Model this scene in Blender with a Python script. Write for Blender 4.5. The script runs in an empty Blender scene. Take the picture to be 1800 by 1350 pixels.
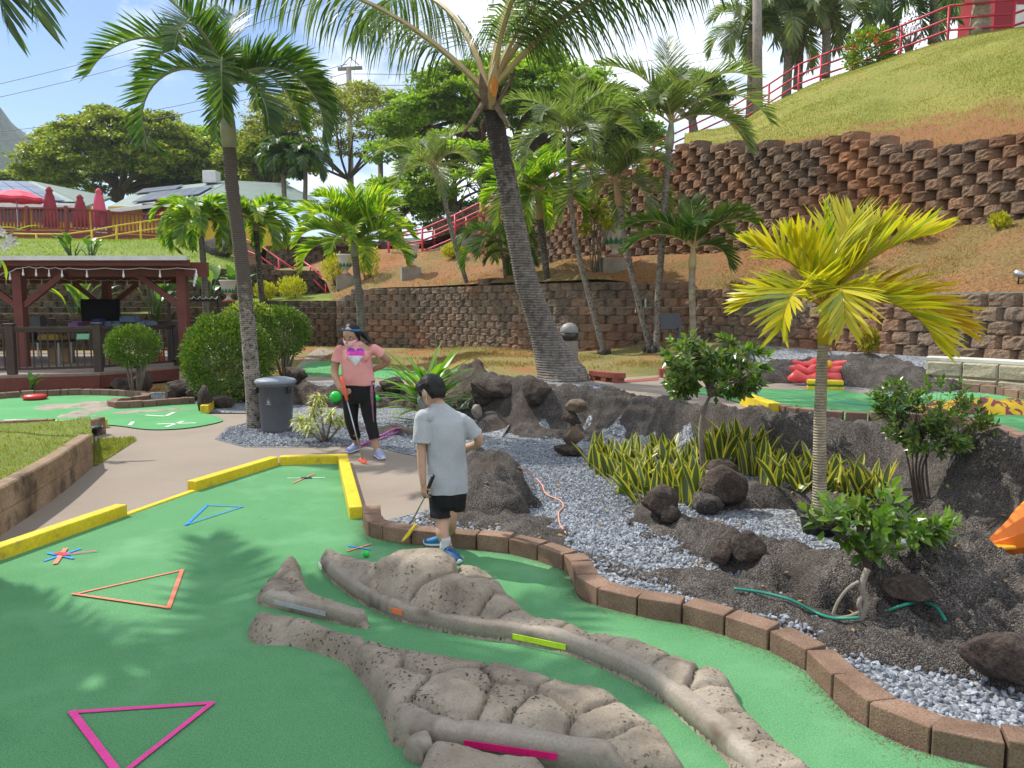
import bpy, bmesh, math, random
import numpy as np
from mathutils import Vector as V, Matrix
from mathutils.bvhtree import BVHTree
from mathutils.geometry import delaunay_2d_cdt
R = math.radians
scene = bpy.context.scene
col = scene.collection

# ------------------------------------------------------------------ camera
F = 1352.0
TH = math.atan(135.0 / F)
CAMZ = 1.6
cd = bpy.data.cameras.new('camera')
cam = bpy.data.objects.new('camera', cd)
col.objects.link(cam)
cam.location = (0, 0, CAMZ)
cam.rotation_euler = (R(90) - TH, 0, 0)
cd.sensor_width = 36.0
cd.lens = 36.0 * F / 1800.0
cd.clip_start = 0.05
cd.clip_end = 5000
scene.camera = cam

# ------------------------------------------------------------------ light
SUN_AZ = math.atan2(-0.84, 0.54)        # compass angle from +Y towards +X
SUN_EL = R(50)
SUN = V((math.sin(SUN_AZ) * math.cos(SUN_EL), math.cos(SUN_AZ) * math.cos(SUN_EL), math.sin(SUN_EL)))
sl = bpy.data.lights.new('sun', 'SUN')
sl.energy = 3.5
sl.angle = R(0.55)
sl.color = (1.0, 0.95, 0.86)
so = bpy.data.objects.new('sun', sl)
col.objects.link(so)
so.rotation_euler = SUN.to_track_quat('Z', 'Y').to_euler()
so.location = SUN * 60

world = bpy.data.worlds.new('World')
scene.world = world
world.use_nodes = True
nt = world.node_tree
nt.nodes.clear()
N = nt.nodes.new
lk = nt.links.new
out = N('ShaderNodeOutputWorld')
sky = N('ShaderNodeTexSky')
sky.sky_type = 'NISHITA'
sky.sun_disc = False
sky.sun_elevation = SUN_EL
sky.sun_rotation = SUN_AZ
sky.air_density = 1.0
sky.dust_density = 0.0
sky.ozone_density = 6.0
bg = N('ShaderNodeBackground')
bg.inputs['Strength'].default_value = 0.085
lk(sky.outputs[0], bg.inputs['Color'])
tc = N('ShaderNodeTexCoord')
sep = N('ShaderNodeSeparateXYZ')
lk(tc.outputs['Generated'], sep.inputs[0])
def mth(op, a, b=None, clamp=False):
    n = N('ShaderNodeMath'); n.operation = op; n.use_clamp = clamp
    for i, v in enumerate((a, b)):
        if v is None: continue
        if isinstance(v, (int, float)): n.inputs[i].default_value = v
        else: lk(v, n.inputs[i])
    return n.outputs[0]
zz = mth('ADD', mth('MAXIMUM', sep.outputs[2], 0.0), 0.28)
cx = mth('DIVIDE', sep.outputs[0], zz)
cy = mth('DIVIDE', sep.outputs[1], zz)
cmb = N('ShaderNodeCombineXYZ')
lk(cx, cmb.inputs[0]); lk(cy, cmb.inputs[1])
cn = N('ShaderNodeTexNoise')
cn.inputs['Scale'].default_value = 1.7
cn.inputs['Detail'].default_value = 9
cn.inputs['Roughness'].default_value = 0.56
cn.inputs['Distortion'].default_value = 0.25
lk(cmb.outputs[0], cn.inputs['Vector'])
# the open blue part of the sky lies up and to the left of the view
dotn = N('ShaderNodeVectorMath'); dotn.operation = 'DOT_PRODUCT'
lk(tc.outputs['Generated'], dotn.inputs[0])
_b = V((-0.62, 0.80, 0.42)).normalized()
dotn.inputs[1].default_value = _b
gap = mth('MULTIPLY', mth('SUBTRACT', dotn.outputs['Value'], 0.80), 2.6, True)
cov = mth('SUBTRACT', mth('ADD', cn.outputs['Fac'], 0.13), mth('MULTIPLY', gap, 0.62))
ramp = N('ShaderNodeValToRGB')
ramp.color_ramp.elements[0].position = 0.44
ramp.color_ramp.elements[1].position = 0.56
lk(cov, ramp.inputs[0])
cn2 = N('ShaderNodeTexNoise'); cn2.inputs['Scale'].default_value = 3.1; cn2.inputs['Detail'].default_value = 6
lk(cmb.outputs[0], cn2.inputs['Vector'])
cr2 = N('ShaderNodeValToRGB')
cr2.color_ramp.elements[0].color = (0.50, 0.61, 0.80, 1); cr2.color_ramp.elements[0].position = 0.30
cr2.color_ramp.elements[1].color = (0.93, 0.96, 1.0, 1); cr2.color_ramp.elements[1].position = 0.62
lk(cn2.outputs['Fac'], cr2.inputs[0])
bg2 = N('ShaderNodeBackground')
bg2.inputs['Strength'].default_value = 0.97
lk(cr2.outputs[0], bg2.inputs['Color'])
mx = N('ShaderNodeMixShader')
lk(ramp.outputs[0], mx.inputs[0]); lk(bg.outputs[0], mx.inputs[1]); lk(bg2.outputs[0], mx.inputs[2])
lk(mx.outputs[0], out.inputs['Surface'])

scene.view_settings.view_transform = 'Standard'
scene.view_settings.look = 'None'
scene.view_settings.gamma = 1.0
scene.view_settings.use_curve_mapping = False
scene.view_settings.exposure = 0.78
scene.cycles.max_bounces = 6
scene.cycles.diffuse_bounces = 3
scene.cycles.transparent_max_bounces = 6

# ------------------------------------------------------------------ pixel geometry of the photograph -> world points
CT, ST = math.cos(TH), math.sin(TH)
def ray(px, py):
    u = (px - 900.0) / F; v = (675.0 - py) / F
    return V((u, CT + ST * v, -ST + CT * v))
def at(px, py, d):
    r = ray(px, py); t = d / r.y
    return V((r.x * t, d, CAMZ + r.z * t))
def G(px, py, z=0.0):
    r = ray(px, py); t = (z - CAMZ) / r.z
    return V((r.x * t, r.y * t, z))
def pxm(d): return F / d            # photo pixels per metre at depth d

# ------------------------------------------------------------------ numpy noise
def _hash(ix, iy, s):
    h = (ix.astype(np.int64) * 374761393 + iy.astype(np.int64) * 668265263 + s * 974711) & 0x7fffffff
    h = ((h ^ (h >> 13)) * 1274126177) & 0x7fffffff
    return ((h ^ (h >> 16)) & 0xffff) / 65535.0
def vnoise(x, y, s=0):
    x = np.asarray(x, float); y = np.asarray(y, float)
    ix = np.floor(x); iy = np.floor(y); fx = x - ix; fy = y - iy
    fx = fx * fx * (3 - 2 * fx); fy = fy * fy * (3 - 2 * fy)
    a = _hash(ix, iy, s); b = _hash(ix + 1, iy, s); c = _hash(ix, iy + 1, s); d = _hash(ix + 1, iy + 1, s)
    return (a + (b - a) * fx) * (1 - fy) + (c + (d - c) * fx) * fy - 0.5
def fbm(x, y, o=4, s=0, g=0.5):
    r = 0; am = 1.0
    for i in range(o):
        r = r + am * vnoise(np.asarray(x) * 2 ** i + 17.3 * i, np.asarray(y) * 2 ** i - 9.1 * i, s + i * 31); am *= g
    return r
def sst(x, a, b):
    t = np.clip((np.asarray(x, float) - a) / (b - a), 0, 1); return t * t * (3 - 2 * t)
def polydist(x, y, pts, closed=True):
    """distance to the outline and an inside mask"""
    x = np.asarray(x, float); y = np.asarray(y, float)
    dm = np.full(x.shape, 1e9); ins = np.zeros(x.shape, bool)
    n = len(pts)
    for i in range(n if closed else n - 1):
        x0, y0 = pts[i][0], pts[i][1]; x1, y1 = pts[(i + 1) % n][0], pts[(i + 1) % n][1]
        dx, dy = x1 - x0, y1 - y0; L = dx * dx + dy * dy + 1e-12
        t = np.clip(((x - x0) * dx + (y - y0) * dy) / L, 0, 1)
        dm = np.minimum(dm, np.hypot(x - x0 - t * dx, y - y0 - t * dy))
        if closed:
            c = ((y0 > y) != (y1 > y)) & (x < (x1 - x0) * (y - y0) / (y1 - y0 + 1e-12) + x0)
            ins ^= c
    return dm, ins
def sdist(x, y, pts):
    d, i = polydist(x, y, pts); return np.where(i, d, -d)

# ------------------------------------------------------------------ mesh builder
class MB:
    def __init__(s): s.v = []; s.f = []; s.m = []; s.mi = 0; s.smooth = False; s.sm = []
    def add(s, vs, fs):
        b = len(s.v); s.v.extend([tuple(p) for p in vs])
        for f in fs: s.f.append(tuple(i + b for i in f)); s.m.append(s.mi); s.sm.append(s.smooth)
    def box(s, c, size, rz=0.0, bev=0.0, rx=0.0, ry=0.0):
        M = Matrix.Translation(V(c)) @ Matrix.Rotation(rz, 4, 'Z') @ Matrix.Rotation(ry, 4, 'Y') @ Matrix.Rotation(rx, 4, 'X')
        s.obox(M, size, bev)
    def obox(s, M, size, bev=0.0):
        hx, hy, hz = size[0] / 2, size[1] / 2, size[2] / 2
        if bev <= 0:
            vs = [(x, y, z) for z in (-hz, hz) for y in (-hy, hy) for x in (-hx, hx)]
            fs = [(0, 2, 3, 1), (4, 5, 7, 6), (0, 1, 5, 4), (2, 6, 7, 3), (0, 4, 6, 2), (1, 3, 7, 5)]
            s.add([M @ V(p) for p in vs], fs); return
        b = min(bev, hx * .9, hy * .9, hz * .9)
        bm = bmesh.new()
        bmesh.ops.create_cube(bm, size=1.0)
        for v in bm.verts: v.co = V((v.co.x * hx * 2, v.co.y * hy * 2, v.co.z * hz * 2))
        bmesh.ops.bevel(bm, geom=bm.edges[:], offset=b, segments=2, affect='EDGES', profile=0.5)
        bm.verts.index_update()
        s.add([M @ v.co for v in bm.verts], [[v.index for v in f.verts] for f in bm.faces]); bm.free()
    def bar(s, a, b, w, h, up=(0, 0, 1), bev=0.0):
        a = V(a); b = V(b); d = b - a; L = d.length
        if L < 1e-6: return
        y = d / L; x = y.cross(V(up))
        if x.length < 1e-4: x = V((1, 0, 0))
        x.normalize(); z = x.cross(y)
        M = Matrix((x, y, z)).transposed().to_4x4(); M.translation = (a + b) / 2
        s.obox(M, (w, L, h), bev)
    def tube(s, pts, r, n=8, cap=True):
        pts = [V(p) for p in pts]; k = len(pts)
        if not isinstance(r, (list, tuple)): r = [r] * k
        ref = None; rings = []
        for i in range(k):
            t = (pts[min(i + 1, k - 1)] - pts[max(i - 1, 0)])
            if t.length < 1e-9: t = V((0, 0, 1))
            t.normalize()
            if ref is None:
                ref = t.cross(V((0.31, 0.2, 0.93)));
                if ref.length < 1e-3: ref = t.cross(V((1, 0, 0)))
            ref = ref - t * ref.dot(t); ref.normalize(); bi = t.cross(ref)
            rings.append([pts[i] + (ref * math.cos(6.28319 * j / n) + bi * math.sin(6.28319 * j / n)) * r[i] for j in range(n)])
        s.rings(rings, cap)
    def rings(s, rings, cap=True, closed=True):
        n = len(rings[0]); vs = [p for rg in rings for p in rg]; fs = []
        for i in range(len(rings) - 1):
            for j in range(n if closed else n - 1):
                a = i * n + j; b = i * n + (j + 1) % n
                fs.append((a, b, b + n, a + n))
        if cap and closed:
            fs.append(tuple(range(n - 1, -1, -1))); o = (len(rings) - 1) * n; fs.append(tuple(o + j for j in range(n)))
        s.add(vs, fs)
    def loft(s, secs, n=16, cap=True):
        """secs: (centre, half-axis vector a, half-axis vector b)"""
        s.rings([[V(c) + V(a) * math.cos(6.28319 * j / n) + V(b) * math.sin(6.28319 * j / n) for j in range(n)] for c, a, b in secs], cap)
    def lathe(s, c, prof, n=20, cap=True):
        c = V(c)
        s.rings([[c + V((r * math.cos(6.28319 * j / n), r * math.sin(6.28319 * j / n), z)) for j in range(n)] for r, z in prof], cap)
    def ball(s, c, r, n=12, m=8, M=None):
        c = V(c); r = V(r) if isinstance(r, (tuple, list, V)) else V((r, r, r))
        rg = []
        for i in range(1, m):
            th = math.pi * i / m
            rg.append([V((math.sin(th) * math.cos(6.28319 * j / n), math.sin(th) * math.sin(6.28319 * j / n), -math.cos(th))) for j in range(n)])
        pts = [V((0, 0, -1))] + [p for q in rg for p in q] + [V((0, 0, 1))]
        P = [V((p.x * r.x, p.y * r.y, p.z * r.z)) for p in pts]
        if M is not None: P = [M @ p for p in P]
        fs = [(0, 1 + (j + 1) % n, 1 + j) for j in range(n)]
        for i in range(m - 2):
            for j in range(n):
                a = 1 + i * n + j; b = 1 + i * n + (j + 1) % n
                fs.append((a, b, b + n, a + n))
        l = len(pts) - 1; o = 1 + (m - 2) * n
        fs += [(l, o + j, o + (j + 1) % n) for j in range(n)]
        s.add([c + p for p in P], fs)
    def prism(s, pts, z0, z1):
        n = len(pts)
        vs = [(p[0], p[1], z0) for p in pts] + [(p[0], p[1], z1) for p in pts]
        s.add(vs, [tuple(range(n - 1, -1, -1)), tuple(range(n, 2 * n))] + [(i, (i + 1) % n, (i + 1) % n + n, i + n) for i in range(n)])
    def leaf(s, p, d, nrm, L, W, fold=0.25, bend=0.0):
        d = V(d); nrm = V(nrm); sd = d.cross(nrm)
        if sd.length < 1e-5: sd = V((1, 0, 0))
        sd.normalize(); up = sd.cross(d); p = V(p)
        m = p + d * (L * .5) - up * (L * bend * .25)
        s.add([p, m + sd * (W / 2) + up * (W * fold), p + d * L - up * (L * bend), m - sd * (W / 2) + up * (W * fold), m], [(0, 1, 4), (1, 2, 4), (4, 2, 3), (0, 4, 3)])
    def build(s, name, mat, parent=None, fix=True):
        me = bpy.data.meshes.new(name)
        o = bpy.data.objects.new(name, me)
        off = V((0, 0, 0))
        if parent is not None:
            o.parent = parent; q = parent
            while q is not None: off += q.location; q = q.parent
        elif s.v:
            a = np.array(s.v); off = V((float(a[:, 0].mean()), float(a[:, 1].mean()), float(a[:, 2].min())))
            o.location = off
        vs = (np.array(s.v, dtype=np.float64).reshape(-1, 3) - np.array(off)) if s.v else []
        me.from_pydata([tuple(p) for p in vs], [], s.f)
        for m in (mat if isinstance(mat, (list, tuple)) else [mat]): me.materials.append(m)
        if any(s.m): me.polygons.foreach_set('material_index', s.m)
        me.polygons.foreach_set('use_smooth', s.sm)
        me.update()
        if fix:
            bm = bmesh.new(); bm.from_mesh(me); bmesh.ops.recalc_face_normals(bm, faces=bm.faces); bm.to_mesh(me); bm.free()
        col.objects.link(o)
        return o

def tag(o, label=None, cat=None, group=None, kind=None):
    if label: o['label'] = label
    if cat: o['category'] = cat
    if group: o['group'] = group
    if kind: o['kind'] = kind
    return o
def thing(name, label, cat, loc, group=None):
    o = bpy.data.objects.new(name, None); o.empty_display_size = 0.1
    o.location = V(loc); col.objects.link(o)
    return tag(o, label, cat, group)
def copy_tree(o, loc, label, rz=0.0, sc=1.0):
    c = o.copy(); col.objects.link(c); c.location = V(loc); c.rotation_euler = (0, 0, rz); c.scale = (sc, sc, sc)
    if label: c['label'] = label
    for ch in list(o.children):
        d = ch.copy(); col.objects.link(d); d.parent = c
        for g in list(ch.children):
            e = g.copy(); col.objects.link(e); e.parent = d
    return c

# ------------------------------------------------------------------ materials
def base_mat(name):
    m = bpy.data.materials.new(name); m.use_nodes = True
    t = m.node_tree; b = t.nodes['Principled BSDF']
    return m, t, b
def rampnode(t, cols, lo=0.3, hi=0.7):
    r = t.nodes.new('ShaderNodeValToRGB'); e = r.color_ramp.elements
    k = len(cols)
    e[0].position = lo; e[0].color = (*cols[0], 1)
    e[1].position = hi; e[1].color = (*cols[-1], 1)
    for i in range(1, k - 1):
        q = e.new(lo + (hi - lo) * i / (k - 1)); q.color = (*cols[i], 1)
    return r
def nz(t, scale, detail=6, rough=0.55, dist=0.0, vec=None):
    n = t.nodes.new('ShaderNodeTexNoise')
    n.inputs['Scale'].default_value = scale; n.inputs['Detail'].default_value = detail
    n.inputs['Roughness'].default_value = rough; n.inputs['Distortion'].default_value = dist
    if vec is not None: t.links.new(vec, n.inputs['Vector'])
    return n
def mixc(t, fac, a, b, mode='MIX'):
    m = t.nodes.new('ShaderNodeMix'); m.data_type = 'RGBA'; m.blend_type = mode
    for inp, v in ((m.inputs['Factor'], fac), (m.inputs['A'], a), (m.inputs['B'], b)):
        if isinstance(v, (int, float)): inp.default_value = v
        elif isinstance(v, tuple): inp.default_value = (*v, 1) if len(v) == 3 else v
        else: t.links.new(v, inp)
    return [o for o in m.outputs if o.type == 'RGBA'][0]
def bumpn(t, b, h, strength, dist):
    n = t.nodes.new('ShaderNodeBump'); n.inputs['Strength'].default_value = strength; n.inputs['Distance'].default_value = dist
    t.links.new(h, n.inputs['Height']); t.links.new(n.outputs[0], b.inputs['Normal']); return n
def pos(t):
    return t.nodes.new('ShaderNodeNewGeometry').outputs['Position']
def island(t):
    return t.nodes.new('ShaderNodeNewGeometry').outputs['Random Per Island']
def M(name, cols, scale=6, rough=0.8, bump=None, zmix=None, lo=0.3, hi=0.7, spec=0.3, metal=0.0, fine=None, isl=0.0, big=None, dist=0.0, worldpos=True):
    """cols ramped over a noise; bump=(scale,strength,distance); fine=(scale,amount) a second speckle; isl = lightness change per loose piece; big=(scale,colour,lo,hi) stain"""
    m, t, b = base_mat(name)
    vec = pos(t) if worldpos else t.nodes.new('ShaderNodeTexCoord').outputs['Object']
    if len(cols) == 1: cols = [tuple(c * .88 for c in cols[0]), tuple(min(1, c * 1.1) for c in cols[0])]
    c = rampnode(t, cols, lo, hi)
    t.links.new(nz(t, scale, vec=vec, dist=dist).outputs['Fac'], c.inputs[0]); cc = c.outputs[0]
    if fine:
        f = rampnode(t, [(1 - fine[1],) * 3, (1 + fine[1] * .6,) * 3], .35, .65)
        t.links.new(nz(t, fine[0], 4, .7, vec=vec).outputs['Fac'], f.inputs[0]); cc = mixc(t, 1.0, cc, f.outputs[0], 'MULTIPLY')
    if big:
        f = rampnode(t, [(0, 0, 0), (1, 1, 1)], big[2], big[3])
        t.links.new(nz(t, big[0], 5, .6, vec=vec).outputs['Fac'], f.inputs[0]); cc = mixc(t, f.outputs[0], cc, big[1])
    if zmix:
        sp = t.nodes.new('ShaderNodeSeparateXYZ'); t.links.new(pos(t), sp.inputs[0]); mr = t.nodes.new('ShaderNodeMapRange'); mr.inputs['From Min'].default_value = zmix[0]; mr.inputs['From Max'].default_value = zmix[1]; mr.inputs['To Min'].default_value = .75; mr.inputs['To Max'].default_value = 0; t.links.new(sp.outputs[2], mr.inputs['Value'])
        ad = t.nodes.new('ShaderNodeMath'); ad.operation = 'ADD'; t.links.new(mr.outputs[0], ad.inputs[0]); t.links.new(nz(t, zmix[3], 6, .65, vec=pos(t)).outputs['Fac'], ad.inputs[1]); f = rampnode(t, [(0, 0, 0), (1, 1, 1)], .72, .90); t.links.new(ad.outputs[0], f.inputs[0]); cc = mixc(t, f.outputs[0], cc, zmix[2])
    if isl:
        f = rampnode(t, [(1 - isl,) * 3, (1 + isl,) * 3], 0, 1)
        t.links.new(island(t), f.inputs[0]); cc = mixc(t, 1.0, cc, f.outputs[0], 'MULTIPLY')
    t.links.new(cc, b.inputs['Base Color'])
    b.inputs['Roughness'].default_value = rough; b.inputs['Specular IOR Level'].default_value = spec; b.inputs['Metallic'].default_value = metal
    if bump: bumpn(t, b, nz(t, bump[0], 8, .65, vec=vec).outputs['Fac'], bump[1], bump[2])
    return m
def grain(name, cols, scale, dist, rough=.95, big=None, mid=None, jit=.5):
    """loose or cast grains: a colour and a height per grain, over a slower stain"""
    m, t, b = base_mat(name); v = pos(t)
    vo = t.nodes.new('ShaderNodeTexVoronoi'); vo.inputs['Scale'].default_value = scale; vo.inputs['Randomness'].default_value = 1.0; t.links.new(v, vo.inputs['Vector'])
    sp = t.nodes.new('ShaderNodeSeparateColor'); t.links.new(vo.outputs['Color'], sp.inputs[0]); r = rampnode(t, cols, .05, .95); t.links.new(sp.outputs[0], r.inputs[0]); cc = r.outputs[0]
    f = rampnode(t, [(1.05, 1.05, 1.05), (.45, .45, .45)], .25, .85); dv = t.nodes.new('ShaderNodeMath'); dv.operation = 'MULTIPLY'; dv.inputs[1].default_value = 1.0; t.links.new(vo.outputs['Distance'], dv.inputs[0]); t.links.new(dv.outputs[0], f.inputs[0]); cc = mixc(t, 1.0, cc, f.outputs[0], 'MULTIPLY')
    if mid:
        g = rampnode(t, [(1 - mid[1],) * 3, (1 + mid[1],) * 3], .32, .68); t.links.new(nz(t, mid[0], 6, .6, vec=v).outputs['Fac'], g.inputs[0]); cc = mixc(t, 1.0, cc, g.outputs[0], 'MULTIPLY')
    if big:
        g = rampnode(t, [(0, 0, 0), (1, 1, 1)], big[2], big[3]); t.links.new(nz(t, big[0], 5, .6, vec=v).outputs['Fac'], g.inputs[0]); cc = mixc(t, g.outputs[0], cc, big[1])
    t.links.new(cc, b.inputs['Base Color']); b.inputs['Roughness'].default_value = rough; b.inputs['Specular IOR Level'].default_value = .2
    h = t.nodes.new('ShaderNodeMath'); h.operation = 'MULTIPLY_ADD'; h.inputs[1].default_value = -1.0; t.links.new(vo.outputs['Distance'], h.inputs[0]); n2 = nz(t, scale * .3, 6, .65, vec=v); t.links.new(n2.outputs['Fac'], h.inputs[2])
    bumpn(t, b, h.outputs[0], 1.0, dist); return m
def L(name, cols, rough=0.42, trans=0.35, tcol=None, spec=0.4, big=None):
    """leaf: colour per loose leaf, part of the light passes through"""
    m, t, b = base_mat(name)
    r = rampnode(t, cols, 0, 1); t.links.new(island(t), r.inputs[0]); cc = r.outputs[0]
    if big:
        n = nz(t, big, 3, vec=pos(t)); f = rampnode(t, [(.62, .62, .62), (1.25, 1.25, 1.1)], .35, .65); t.links.new(n.outputs['Fac'], f.inputs[0])
        cc = mixc(t, 1.0, cc, f.outputs[0], 'MULTIPLY')
    t.links.new(cc, b.inputs['Base Color']); b.inputs['Roughness'].default_value = rough; b.inputs['Specular IOR Level'].default_value = spec
    tr = t.nodes.new('ShaderNodeBsdfTranslucent')
    t.links.new(mixc(t, 1.0, cc, tcol or (1.7, 1.9, 0.7), 'MULTIPLY'), tr.inputs['Color'])
    mx = t.nodes.new('ShaderNodeMixShader'); mx.inputs[0].default_value = trans
    t.links.new(b.outputs[0], mx.inputs[1]); t.links.new(tr.outputs[0], mx.inputs[2])
    t.links.new(mx.outputs[0], t.nodes['Material Output'].inputs['Surface'])
    return m

# ------------------------------------------------------------------ ground heights
PE = [(-.6, 30), (-.6, 12.3), (-.23, 10.7), (.37, 9.95), (1.12, 9.7), (1.89, 8.45), (2.68, 7.3), (3.42, 6.6), (3.52, 5.95), (3.55, 5.3), (3.9, 3.5), (40, 3.5), (40, 30)]
LOWW = [(590, 25.6, 1.84), (612, 25.5, 2.04), (640, 25.3, 2.24), (750, 24.1, 2.3), (865, 21.4, 2.31), (960, 19.7, 2.3), (1010, 18.9, 2.3), (1090, 18.6, 2.26), (1150, 18.4, 2.16), (1270, 16.9, 1.98), (1350, 15.4, 1.86), (1480, 13.7, 1.84), (1700, 11.5, 1.86), (1800, 10.8, 1.86), (2150, 9.0, 1.86)]
def xyd(px, d): p = at(px, 540, d); return (p.x, p.y)
LWL = [xyd(a, b) for a, b, c in LOWW]
def zg(x, y):
    x = np.asarray(x, float); y = np.asarray(y, float)
    sd = sdist(x, y, PE); w = .42 + .25 * np.clip(y - 11, 0, 8)
    pf = sst(sd, -w, 0.02)
    left = .3 * sst(y, 14, 24)
    dw, _ = polydist(x, y, LWL, False)
    rise = .36 * sst(2.4 - dw, 0, 2.4) * sst(x, 1.0, 4.6)
    z = pf * .5 + (1 - pf) * left + rise
    return z
def zg1(x, y): return float(zg(np.array([x]), np.array([y]))[0])
def gp(px, py):
    r = ray(px, py); t = 1.0; p = None
    ts = np.linspace(1.5, 60, 1200) / r.y
    X, Y, Z = r.x * ts, r.y * ts, CAMZ + r.z * ts
    g = zg(X, Y); k = np.argmax(Z < g)
    if not (Z < g).any(): k = len(ts) - 1
    a, b = ts[max(k - 1, 0)], ts[k]
    for _ in range(18):
        m = (a + b) / 2
        if CAMZ + r.z * m < zg1(r.x * m, r.y * m): b = m
        else: a = m
    return V((r.x * b, r.y * b, CAMZ + r.z * b))
def gpoly(pp): return [gp(*p) for p in pp]
TERR_V, TERR_F = [], []
def terr(o):
    b = len(TERR_V); off = o.location
    TERR_V.extend([(v.co + off)[:] for v in o.data.vertices]); TERR_F.extend([tuple(i + b for i in p.vertices) for p in o.data.polygons])
BVH = [None]
def bvh():
    if BVH[0] is None: BVH[0] = BVHTree.FromPolygons(TERR_V, TERR_F)
    return BVH[0]
def drop(px, py):
    h = bvh().ray_cast(V((0, 0, CAMZ)), ray(px, py).normalized())
    return h[0] if h[0] is not None else gp(px, py)
def zdown(x, y):
    h = bvh().ray_cast(V((x, y, 60)), V((0, 0, -1)))
    return h[0].z if h[0] is not None else 0.0

# ------------------------------------------------------------------ setting materials
m_turf = M('turf', [(.082, .240, .10), (.112, .290, .13), (.098, .268, .116)], 1.0, .95, bump=(300, .7, .006), spec=.1, fine=(150, .34), big=(1.7, (.15, .335, .165), .50, .75))
m_turf_old = M('turf_faded', [(.09, .28, .11), (.12, .34, .145)], 1.2, .95, bump=(300, .5, .006), spec=.1, fine=(190, .22))
m_path = M('path', [(.225, .182, .146), (.285, .237, .192)], .7, .9, bump=(90, .35, .004), fine=(120, .12), big=(1.6, (.26, .205, .16), .55, .72))
m_gravel = grain('gravel_bed', [(.12, .13, .145), (.24, .255, .28), (.40, .415, .44)], 42, .02, mid=(3, .14))
m_dirt = M('dirt_grass', [(.155, .15, .045), (.235, .195, .065), (.27, .135, .055)], .55, .95, bump=(45, .8, .03), lo=.36, hi=.64, fine=(38, .38), big=(.55, (.29, .115, .042), .55, .63))
m_slope = M('slope_dirt', [(.235, .165, .055), (.295, .155, .062), (.335, .14, .056)], .5, .95, bump=(24, 1.0, .07), lo=.38, hi=.6, fine=(22, .45))
m_hill = M('hill_grass', [(.20, .215, .035), (.26, .25, .045), (.29, .24, .06)], .35, .95, bump=(20, 1.0, .07), zmix=(4.5, 6.3, (.27, .125, .05), 1.3), lo=.35, hi=.66, fine=(16, .36), big=(2.5, (.235, .26, .05), .5, .7))
m_lawn = M('lawn', [(.15, .21, .03), (.22, .27, .05)], .8, .95, bump=(40, 1, .04), fine=(30, .35))
m_block = M('retaining_block', [(.115, .092, .074), (.21, .158, .116), (.27, .175, .112)], 1.3, .95, bump=(34, 1.0, .03), lo=.3, hi=.7, fine=(26, .42), isl=.19, big=(.38, (.28, .14, .078), .50, .68))
m_block_up = M('retaining_block_red', [(.105, .082, .064), (.21, .142, .098), (.29, .168, .098)], 1.3, .95, bump=(34, 1.0, .03), lo=.3, hi=.7, fine=(26, .42), isl=.25, big=(.30, (.27, .12, .052), .42, .60))
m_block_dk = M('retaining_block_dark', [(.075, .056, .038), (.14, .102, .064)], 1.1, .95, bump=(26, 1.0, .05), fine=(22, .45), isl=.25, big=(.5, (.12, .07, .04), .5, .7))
m_conc = M('concrete', [(.22, .19, .15), (.34, .30, .25)], 3, .9, bump=(60, .4, .006), fine=(50, .2))
m_gunite = grain('rough_gunite', [(.055, .046, .040), (.10, .086, .076), (.125, .108, .096), (.21, .19, .172)], 140, .011, mid=(6, .42), big=(1.6, (.08, .06, .048), .54, .74))
m_lava = M('lava_stone', [(.045, .033, .026), (.095, .070, .056), (.15, .115, .094)], 7, .92, bump=(30, 1.0, .06), fine=(60, .5), big=(3, (.14, .125, .11), .6, .72), worldpos=True)
m_tan = None
m_brick = M('brick', [(.175, .105, .07), (.28, .18, .125)], 7, .92, bump=(120, .9, .006), fine=(140, .42), isl=.2)
m_brick_dk = M('brick_dark', [(.15, .095, .07), (.24, .15, .11)], 5, .9, bump=(100, .5, .004), fine=(90, .2), isl=.16)  # a slightly darker brick colour for the other edgings
m_yel = M('yellow_paint', [(.60, .43, .012), (.70, .53, .03)], 4, .5, bump=(70, .4, .004), fine=(34, .14), big=(9, (.40, .29, .05), .60, .70))
m_red = M('oxblood_paint', [(.13, .037, .028), (.175, .055, .04)], 3, .6, bump=(30, .2, .003), fine=(20, .12))
m_brown = M('brown_rail_paint', [(.045, .03, .024), (.075, .052, .042)], 4, .5, fine=(30, .12))
m_mtn = M('mountain', [(.035, .065, .045), (.075, .11, .05)], .03, 1, bump=(.08, 1, 6), fine=(.12, .4))

def struct(o): o['kind'] = 'structure'; return o
def hf(name, x0, x1, y0, y1, res, fn, mat, parent=None, keep=None, smooth=True):
    xs = np.arange(x0, x1 + res * .5, res); ys = np.arange(y0, y1 + res * .5, res)
    X, Y = np.meshgrid(xs, ys); Z = fn(X, Y); g = keep(X, Y) if keep is not None else Z > -1e8
    nx = len(xs); idx = -np.ones(X.size, int)
    q = g[:-1, :-1] | g[1:, :-1] | g[:-1, 1:] | g[1:, 1:]
    jj, ii = np.nonzero(q); a = jj * nx + ii
    F4 = np.stack([a, a + 1, a + nx + 1, a + nx], 1)
    u = np.unique(F4); idx[u] = np.arange(len(u)); F4 = idx[F4]
    P = np.stack([X.ravel()[u], Y.ravel()[u], Z.ravel()[u]], 1)
    mb = MB(); mb.smooth = smooth; mb.v = P.tolist(); mb.f = [tuple(f) for f in F4.tolist()]; mb.m = [0] * len(mb.f); mb.sm = [smooth] * len(mb.f)
    return mb.build(name, mat, parent, fix=False)
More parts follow.
